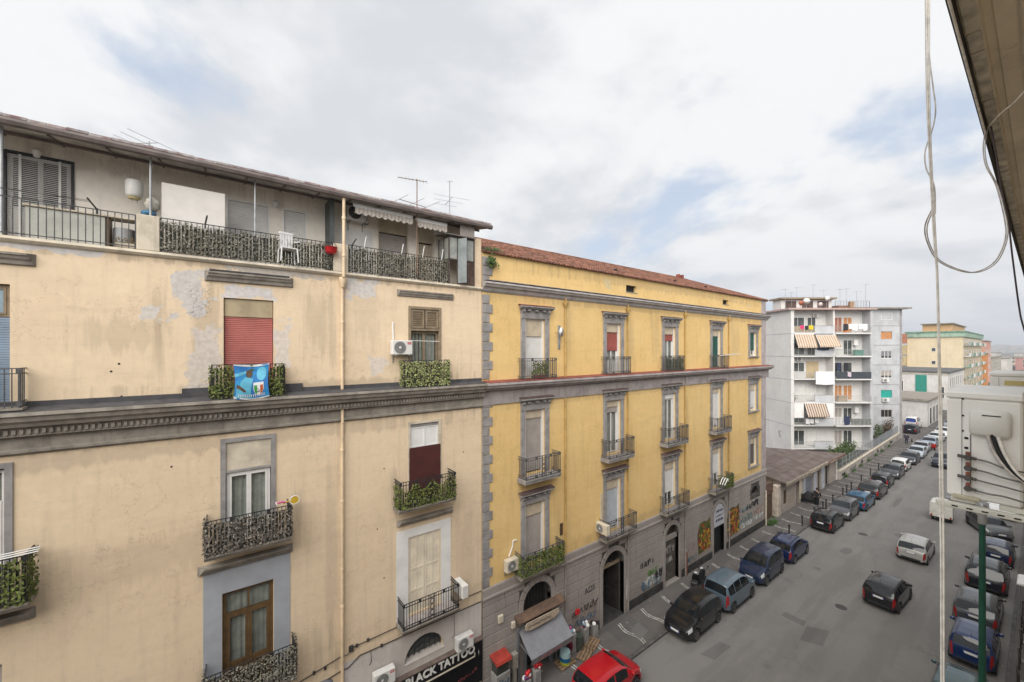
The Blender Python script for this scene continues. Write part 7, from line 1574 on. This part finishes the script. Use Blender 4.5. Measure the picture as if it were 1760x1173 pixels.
# ---------------------------------------------------------------- street furniture
bo = None
for x in (36.3, 38.5, 41.5, 44.6, 47.0, 47.9, 50.0, 53.3, 54.7, 56.4, 60.4, 64.5, 68.5):
    y = 12.78
    t = thing('bollard', 'dark cast iron bollard with ball top on the kerb by the parked cars', 'bollard', (x, y, .12), R(random.uniform(-4, 4)), 'bollards on the shop side kerb', world=False)
    if bo is None: bo = [MB().lathe([(.10, 0), (.10, .05), (.06, .09), (.05, .62), (.07, .66), (.045, .70)], 10).build('post', mIRON, t, 40).data, MB().lathe([(.04, .70), (.09, .76), (.10, .82), (.07, .89), (0, .91)], 10).build('ball', mIRON, t, True).data]
    else: link(bo[0], 'post', t); link(bo[1], 'ball', t)
hp = None
for x in (28.2, 29.8, 31.6, 33.8, 35.8, 37.7):
    t = thing('hoop_barrier', 'bent dark iron hoop barrier on the near kerb', 'barrier', (x, .72, .12), R(random.uniform(-8, 8)), 'hoop barriers on the near kerb', world=False)
    if hp is None: hp = MB().path([(-.3, 0, 0), (-.32, 0, .55), (-.2, .02, .78), (.0, .05, .86), (.2, .02, .78), (.32, 0, .55), (.3, 0, 0)], .03, 6, 3).build('hoop', M('brown_iron', (.06, .045, .04), .7, .2), t, True).data; hb = MB().box(-.3, .3, -.012, .012, .42, .47).build('crossbar', MATS['brown_iron'], t).data
    else: link(hp, 'hoop', t); link(hb, 'crossbar', t)
def lamp_post(label, x, y, h, arm):
    t = thing('street_lamp', label, 'street lamp', (x, y, .12), 0, 'green street lamps', world=False); p = MB().lathe([(.15, 0), (.15, .6), (.10, .7), (.085, 1.2), (.07, h*.5), (.055, h-.12)], 12); p.build('pole', mGREENP, t, 40)
    MB().lathe([(.075, h-.45), (.08, h-.4), (.08, h), (.05, h+.05)], 12).build('collar', mSTEEL, t, 40)
    q = MB().path([(0, 0, h-.1), (0, .12, h+.0), (0, .3, h+.03)], .035, 8).build('bracket', mSTEEL, t, True)
    l = MB().prism_x([(.2, h-.02), (.2, h+.07), (arm, h+.05), (arm, h+.01)], -.1, .1).build('lamp_head', M('lamp_grey', (.30, .31, .32), .5, .1), t); MB().box(-.08, .08, .26, arm-.05, h-.028, h-.016).build('lens', mFROST, l)
lamp_post('green street lamp with a flat grey head in front of the near parked cars', 15.4, .93, 11.65, .62); lamp_post('green street lamp further along the near kerb by the white off-roader', 48.4, .62, 9.5, .9)
t = thing('market_canopy', 'small white canopy top on thin legs on the near pavement', 'canopy', (37.5, .1, .12)); MB().prism_x([(-.7, 2.25), (.95, 2.25), (.9, 2.32), (.1, 2.45), (-.65, 2.32)], 36.7, 38.3).build('top', mWHITE, t)
for x in (36.8, 38.2):
    for y in (-.6, .85): MB().tube((x, y, .12), (x, y, 2.25), .02).build('leg', mSTEEL, t)
# ---------------------------------------------------------------- toy shop goods on the pavement
mbx = M('grey_metal_cabinet', (.30, .29, .28), .6, .15, 3); rb = M('faded_red_lid', (.40, .05, .035), .5, .15)
t = thing('vending_machine', 'street vending machine with a red hood against the rusticated wall', 'vending machine', (10.2, 14.5, .12))
MB().bbox(9.85, 10.6, 14.3, 14.78, .12, 1.35, .02).build('lower_cabinet', mbx, t); MB().bbox(9.9, 10.55, 14.34, 14.76, 1.36, 1.85, .02).build('glass_case', M('murky_glass', (.06, .065, .055), .25, .2), t); MB().prism_x([(14.22, 1.86), (14.8, 1.95), (14.8, 2.06), (14.26, 1.98)], 9.82, 10.64).build('hood', rb, t); scrawl(t, 9.9, 10.5, .4, 1.2, 14.292, mGB, 4, 71, .02)
tag(MB().bbox(10.95, 11.25, 14.55, 14.78, .95, 1.65, .02).bbox(11.02, 11.2, 14.6, 14.78, .1, .95, .02).build('meter_box', M('patterned_meter', (.44, .41, .36), .7, .3, 30)), 'speckled cream meter box on a grey stand beside the shop post', 'meter box')
def drum(label, x, y, r, h, cols, cat='drum', nm='drum'):
    t = thing(nm, label, cat, (x, y, .13), world=False); n = len(cols)
    for i, c in enumerate(cols): MB().lathe([(r*(.9+.1*math.sin(i)), h*i/n), (r*(.9+.1*math.sin(i+1)), h*(i+1)/n)]+([(0, h)] if i == n-1 else []), 16).build('band', c, t, 40)
    return t
drum('blue and yellow toy drum standing on a pallet', 13.9, 14.2, .28, .62, [M('toy_lime', (.42, .45, .02), .4, .1), M('toy_blue', (.01, .11, .25), .4, .1), M('toy_pale', (.35, .50, .52), .4, .1)])
drum('dark green litter bin beside the toy stand', 15.1, 14.45, .24, .75, [M('bin_green', (.06, .075, .06), .6, .2), M('bin_green', (.06, .075, .06))], 'bin', 'litter_bin')
for lab, x, y, r_ in (('wooden pallet under the toy drum', 13.9, 14.2, 0), ('loose pallet on the pavement edge by the litter bin', 15.1, 14.0, .4), ('short pallet leaning towards the carriage gate', 15.9, 14.25, .35)):
    t = thing('pallet', lab, 'pallet', (x, y, .125), r_, 'pallets outside the toy shop', world=False)
    for k in range(4): MB().bbox(-.5, .5, -.3+.16*k, -.18+.16*k, .06, .09, .004).build('slat', M('pallet_wood', (.26, .17, .10), .8, .2, 6), t)
    for k in (-.45, 0, .38): MB().box(k, k+.08, -.3, .3, 0, .058).build('bearer', MATS['pallet_wood'], t)
def toys(label, c, n, sp, cols, seed, stand=.5, nm='toy_stand'):
    t = thing(nm, label, 'toy stand', (c[0], c[1], .13)); rn = random.Random(seed)
    MB().bbox(c[0]-.18, c[0]+.18, c[1]-.15, c[1]+.15, .13, .13+stand, .02).build('stand', mbx, t)
    for i in range(n):
        r = rn.uniform(.06, .12); p = (c[0]+rn.gauss(0, sp), c[1]+rn.gauss(0, sp*.6), .13+stand+r+abs(rn.gauss(0, sp*.6)))
        q = MB().lathe([(0, -r), (r*.8, -r*.6), (r, 0), (r*.75, r*.65), (0, r)], 10, p); q.build('toy', cols[i % len(cols)], t, True)
cr, cw, cp, cbk = mREDP, mWHITE, M('toy_sky', (.25, .42, .55), .5, .1), mBLACK
toys('stand topped with a red and white flowered ball', (11.95, 14.1), 12, .12, [cr, cr, cr, cw], 1, .75); toys('low stand of red hooded toys at the shop door', (11.45, 14.2), 8, .13, [cr, cw, M('toy_purple', (.14, .03, .14), .5, .1)], 2, .45); toys('stand with a pale blue ball beside the awning', (14.75, 14.55), 5, .08, [cp, cw, mPK], 3, .95); toys('stand of white toys against the poster wall', (15.75, 14.6), 8, .12, [cw, cw, cp, M('toy_maroon', (.14, .01, .03), .5, .1)], 4, .8); toys('dark toy stand with white card at the gateway', (16.5, 14.62), 6, .1, [cbk, cbk, cw, MATS['toy_maroon']], 5, .6)
tag(lump('rolled_mat', (14.55, 14.5, .6), .14, MATS['toy_maroon'], 12, (1, 1, 3.2)), 'tall maroon roll standing beside the toy drum', 'roll')
tag(MB().plate([(14.9, 2.0), (15.15, 1.95), (15.2, 2.2), (14.95, 2.25)], 14.42, 14.5).build('red_toy', mREDP), 'red toy hooked on the awning corner', 'toy')
lf = MB(); leaf_quads(lf, random.Random(15), 220, lambda r: ((39.8+r.gauss(0, .35), 14.5+r.gauss(0, .15), .14+abs(r.gauss(0, .16))), (0, -1, .8)), .05, .12); t = thing('weeds', 'clump of green weeds at the foot of the white standpipe', 'plant', (39.8, 14.5, .12)); lf.build('leaves', MATS['weed_leaves'], t, kind='stuff')
for i, x in enumerate((61.5, 65.2, 68.8, 73.0, 77.3, 81.0, 86.0)):
    lf = MB(); y = 14.45+.5*(x-59.6)/38; leaf_quads(lf, random.Random(80+i), 120, lambda r: ((x+r.gauss(0, .4), y+r.gauss(0, .06), .14+abs(r.gauss(0, .14))), (0, -1, .8)), .05, .11); t = thing('weeds', 'tuft of green weeds at the foot of the long garden wall', 'plant', (x, y, .12), 0, 'weeds along the garden wall'); lf.build('leaves', MATS['weed_leaves'], t, kind='stuff')

lt = MB(); rn = random.Random(99)
for _ in range(160):
    x = rn.uniform(8, 75); y = rn.choice([12.38-abs(rn.gauss(0, .12)), 1.2+abs(rn.gauss(0, .1)), rn.uniform(12.7, 14.6), rn.uniform(12.7, 14.6)]); z = .009 if y < 12.45 else .129; s_ = rn.uniform(.02, .07); a = rn.uniform(0, 3)
    lt.add([(x+s_*math.cos(a+k*1.57)*(1 if k % 2 else .6), y+s_*math.sin(a+k*1.57), z+.012*(k % 2)) for k in range(4)], [(0, 1, 2, 3)])
tag(lt.build('street_litter', M('litter_paper', (.42, .40, .37), .8, .2, 4, island=.8), None, kind='stuff'), 'scraps of paper and leaves scattered along kerbs and pavement', 'litter')
# ---------------------------------------------------------------- the camera's own side of the street
ob = thing('near_building', 'building on the camera side with balconies over the street, its unseen bulk sized for shade', 'building', (10, -6, 0))
MB().box(-45, 34, -14, -1.4, 0, 20).build('wall', M('near_wall_render', (.60, .56, .50), .85, .12, .5), ob)  # unseen bulk; length and height chosen to shade the street and lower facades
nb2 = thing('near_building', 'unseen lower building added further along the camera side, kept low to let light past', 'building', (90, -6, 0)); MB().box(34.2, 150, -14, -1.4, 0, 11).build('wall', MATS['near_wall_render'], nb2); MB().box(34.1, 150.2, -14.2, -1.2, 11, 11.4).build('roof', mGREYD, nb2)  # unseen, added low so that light still reaches the white block
mCON = plaster('old_concrete_soffit', (.70, .61, .47), (.58, .50, .37), dirt=.25, scale=1.6)
sb = MB().prism_x([(-1.4, 17.16), (-1.4, 17.4), (.22, 17.4), (.22, 17.14), (.165, 17.14), (.16, 17.165), (.135, 17.17), (.13, 17.16)], 1.9, 16).build('upper_balcony', mCON, ob)
MB().box(1.9, 16, .221, .239, 17.10, 17.42).build('drip_edge', M('dark_drip_edge', (.035, .03, .028), .8, .2), sb)
rb_ = MB(); x = 1.95; rn = random.Random(4)
while x < 15: w_x = rn.uniform(.1, .45); rb_.bbox(x, x+w_x, .17, .217, 17.126+rn.uniform(0, .008), 17.142, .004); x += w_x+rn.uniform(.006, .03)
rb_.build('spalled_edge', M('pale_spalled_concrete', (.74, .67, .55), .9, .25, 9, island=.45, bumpy=.4), sb, kind='stuff')
MB().box(-3, 16, -1.4, -.06, 14.0, 14.18).build('own_balcony', mCON, ob)
MB().box(1.9, 16, .06, .066, 17.154, 17.1605).build('soffit_joint', mSTUC, sb)
for x in (3.2, 5.2, 7.6): MB().slab([(x, -.12), (x+.14, -.10), (x+.16, -.04), (x+.02, -.07)], 17.153, 17.1605).build('spall_mark', mDARK, sb)
# cables in front of the balcony
mWC = M('white_cable', (.86, .83, .77), .6, .15, 20); mTC = M('grey_twin_cable', (.72, .68, .63), .6, .2, 20)
c = MB(); c.path([(3.0, .362, 17.6), (3.0, .36, 16.92), (3.0, .34, 16.3), (3.0, .33, 16.0), (3.0, .313, 14.95), (3.0, .31, 13.9), (3.0, .31, 9), (3.0, .3, 3)], .0042, 6, 4)
c.path([(2.995, .372, 17.6), (2.995, .366, 16.92), (2.995, .345, 16.3), (2.995, .332, 16.0), (2.995, .322, 14.95), (2.995, .318, 13.9), (2.995, .318, 9), (2.995, .31, 3)], .0032, 6, 4)
tag(c.build('hanging_cable', mWC), 'straight white cable hanging in front of the near air conditioner', 'cable')
c = MB().path([(3.0, 0.368, 17.534), (3.0, 0.362, 17.255), (3.0, 0.347, 17.064), (3.0, 0.338, 16.939), (3.0, 0.351, 16.839), (3.0, 0.376, 16.743), (3.0, 0.372, 16.649), (3.0, 0.343, 16.548), (2.99, .338, 16.4)], .003, 5, 5); c.path([(3.01, .375, 17.6), (3.01, .372, 17.1), (3.0, .366, 16.9)], .004, 5, 3)
tag(c.build('hanging_cable', mTC), 'thin grey cable winding around the straight white cable', 'cable')
c = MB()
lp = [(4.0, 0.221, 17.16), (3.92, 0.233, 16.995), (3.83, 0.218, 16.838), (3.75, 0.173, 16.676), (3.67, 0.137, 16.441), (3.58, 0.134, 16.309), (3.5, 0.166, 16.189), (3.42, 0.224, 16.133), (3.33, 0.282, 16.135), (3.25, 0.358, 16.196), (3.17, 0.388, 16.287), (3.08, 0.387, 16.362), (3.0, 0.351, 16.429)]
c.path(lp, .0032, 6, 5); c.path([(x+.01, y-.007, z+.004*math.sin(i*1.7)) for i, (x, y, z) in enumerate(lp)], .0026, 6, 5)
tag(c.build('looped_cable', mTC), 'grey twin cable sagging in a wide loop from the balcony edge', 'cable')
tag(MB().path([(4.0, 0.206, 17.14), (4.05, 0.185, 16.941), (4.1, 0.165, 16.721), (4.15, 0.141, 16.536), (4.2, 0.126, 16.312), (4.25, 0.099, 15.969), (4.3, 0.081, 15.835), (4.4, .02, 15.5)], .0045, 6, 4).build('drop_cable', M('dark_drop_cable', (.10, .08, .09), .6, .2)), 'dark twisted cable dropping from the balcony edge to the air conditioner', 'cable')
tag(MB().path([(4.0, .221, 17.13), (3.6, .149, 17.047), (3.2, .06, 16.969), (2.2, -.18, 16.9)], .004, 5, 4).build('stay_cable', mWC), 'thin white cable tied across under the balcony slab', 'cable')
tag(MB().path([(4.0, .228, 17.092), (3, .228, 17.092), (2.4, .228, 17.092), (1.9, .228, 17.092)], .005, 5).build('edge_cable', mWC), 'white cable running along the lower edge of the balcony slab', 'cable')
# big outdoor unit on its bracket
def big_unit(label, X, full=True):
    t = thing('outdoor_unit', label, 'air conditioner', (X+.45, .26, EYE-1.07), 0, 'large outdoor units below the balcony'); Z0, Z1 = EYE-1.07, EYE-.31; Y0, Y1 = .085, .43
    ca = M('outdoor_unit_casing', (.86, .855, .82), .45, .03, 2)
    MB().bbox(X, X+.9, Y0, Y1, Z0, Z1-.05, .012).build('casing', ca, t, 30); MB().bbox(X-.006, X+.906, Y0-.006, Y1+.006, Z1-.048, Z1, .01).build('lid', ca, t, 30)
    MB().box(X-.004, X-.0005, Y1-.075, Y1-.072, Z0+.02, Z1-.06).build('panel_seam', mGRILL, t)
    if not full: MB().bbox(X-.004, X+.001, Y0+.02, Y1-.12, Z1-.16, Z1-.10, .001).build('yellow_label', M('label_yellow', (.62, .52, .22), .6, .1), t); return t
    # valve cover, handle slot
    cv = MB().bbox(X-.05, X, Y0+.045, Y1-.11, Z1-.30, Z1-.115, .022).build('valve_cover', M('valve_cover_white', (.74, .735, .70), .45, .04, 2), t, 50); MB().box(X-.052, X-.049, Y0+.09, Y1-.17, Z1-.155, Z1-.148).build('slot', mDARK, cv)
    MB().lathe([(.008, -.004), (0, -.005)], 8, (X-.05, Y1-.215, Z1-.285), 'x').build('screw', mDARK, cv)
    rc = MB().box(X-.003, X-.0005, Y1-.118, Y1-.112, Z0+.1, Z1-.30); rc.build('recess_edge', mGRILL, t)
    for i, z in enumerate((Z1-.33, Z1-.40)): MB().bbox(X-.004, X, Y1-.105, Y1-.085, z-.008, z+.008, .003).build('slot', mDARK, t)
    for z in (Z1-.17, Z1-.28, Z1-.05): MB().lathe([(.007, -.003), (0, -.004)], 8, (X, Y1-.078, z), 'x').build('screw', mDARK, t)
    mBR = M('valve_brass', (.10, .095, .09), .6, .2); 
    for i, z in enumerate((Z0+.30, Z0+.225, Z0+.155, Z0+.08)):
        v = MB().tube((X, Y1-.105, z), (X-.05, Y1-.105, z), .013, 8).lathe([(.017, -.06), (.02, -.055), (.02, -.03), (.016, -.025)], 8, (X, Y1-.105, z), 'x').tube((X-.035, Y1-.105, z), (X-.035, Y1-.145, z-.004), .011, 8)
        if i in (0, 2): v.tube((X-.035, Y1-.10, z), (X-.035, Y1-.055, z+.004), .011, 8)
        vo = v.build('valve', mBR, t, 40); MB().lathe([(.012, -.01), (.012, .02), (0, .024)], 8, (X-.03, Y1-.105, z+.016)).build('valve_cap', M('copper_cap', (.30, .10, .06), .5, .2), vo)
        MB().path([(X-.035, Y1-.14, z-.004), (X-.04, Y1-.2, z-.012), (X-.05, Y0+.06, z-.03-.01*(1-i)), (X-.03, Y0-.1, z-.05)], .0065, 6, 4).build('refrigerant_pipe', M('grey_pipe_foam', (.19, .19, .18), .8, .15), t, True)
    for k, (dy, rr, mm) in enumerate(((.0, .011, mWC), (.022, .012, mBLACK), (.045, .009, mTC))): MB().path([(X-.03, Y0+.105+dy, Z1-.29), (X-.05, Y0+.075+dy, Z1-.4), (X-.06, Y0+.02+dy*.6, Z1-.52), (X-.06, Y0-.08, Z1-.62)], rr, 6, 4).build('power_cable', mm, t, True)
    MB().box(X-.002, X-.0005, Y0+.17, Y0+.21, Z0+.045, Z0+.085).build('label', mWHITE, t)
    br = M('bracket_cream', (.66, .65, .58), .5, .1, 4)
    b = MB().bbox(X-.07, X-.02, -.3, Y1+.05, Z0-.075, Z0-.035, .006).bbox(X-.07, X-.02, -1.38, -.3, Z0-.075, Z0-.035, .006).bbox(X+.75, X+.8, -1.38, Y1+.05, Z0-.075, Z0-.035, .006).build('bracket', br, t)
    f = MB().bbox(X-.01, X+.9, Y1-.14, Y1-.02, Z0-.034, Z0-.002, .004).bbox(X-.02, X+.9, -.1, Y0+.1, Z0-.034, Z0-.002, .004).build('foot', br, t)
    for k in range(6): MB().bbox(X-.072, X-.07, Y1-.06-.07*k, Y1-.03-.07*k, Z0-.06, Z0-.05, .0005).build('bracket_slot', mDARK, b)
    MB().bbox(X-.03, X+.02, Y1-.16, Y1-.03, Z0-.005, Z0+.02, .004).build('clamp', M('clamp_cream', (.50, .46, .34), .6, .15), t)
big_unit('large cream outdoor unit with valves and cables on a bracket below the balcony', 4.32); big_unit('second cream outdoor unit further along behind the first one', 8.2, False)
# ---------------------------------------------------------------- thin hazy air round the whole scene
hz = MB().box(-2600, 6100, -4100, 4100, -1.5, 120).build('haze', bpy.data.materials.new('haze_air'), None, kind='stuff')
hm = hz.data.materials[0]; hm.use_nodes = True; ht = hm.node_tree; ht.nodes.clear()
ho = ht.nodes.new('ShaderNodeOutputMaterial'); hv = ht.nodes.new('ShaderNodeVolumePrincipled')
hv.inputs['Color'].default_value = (.86, .91, 1, 1); hv.inputs['Density'].default_value = .00035; hv.inputs['Anisotropy'].default_value = .2
ht.links.new(hv.outputs[0], ho.inputs['Volume'])
tag(hz, 'thin pale haze filling the air down the street', 'haze')
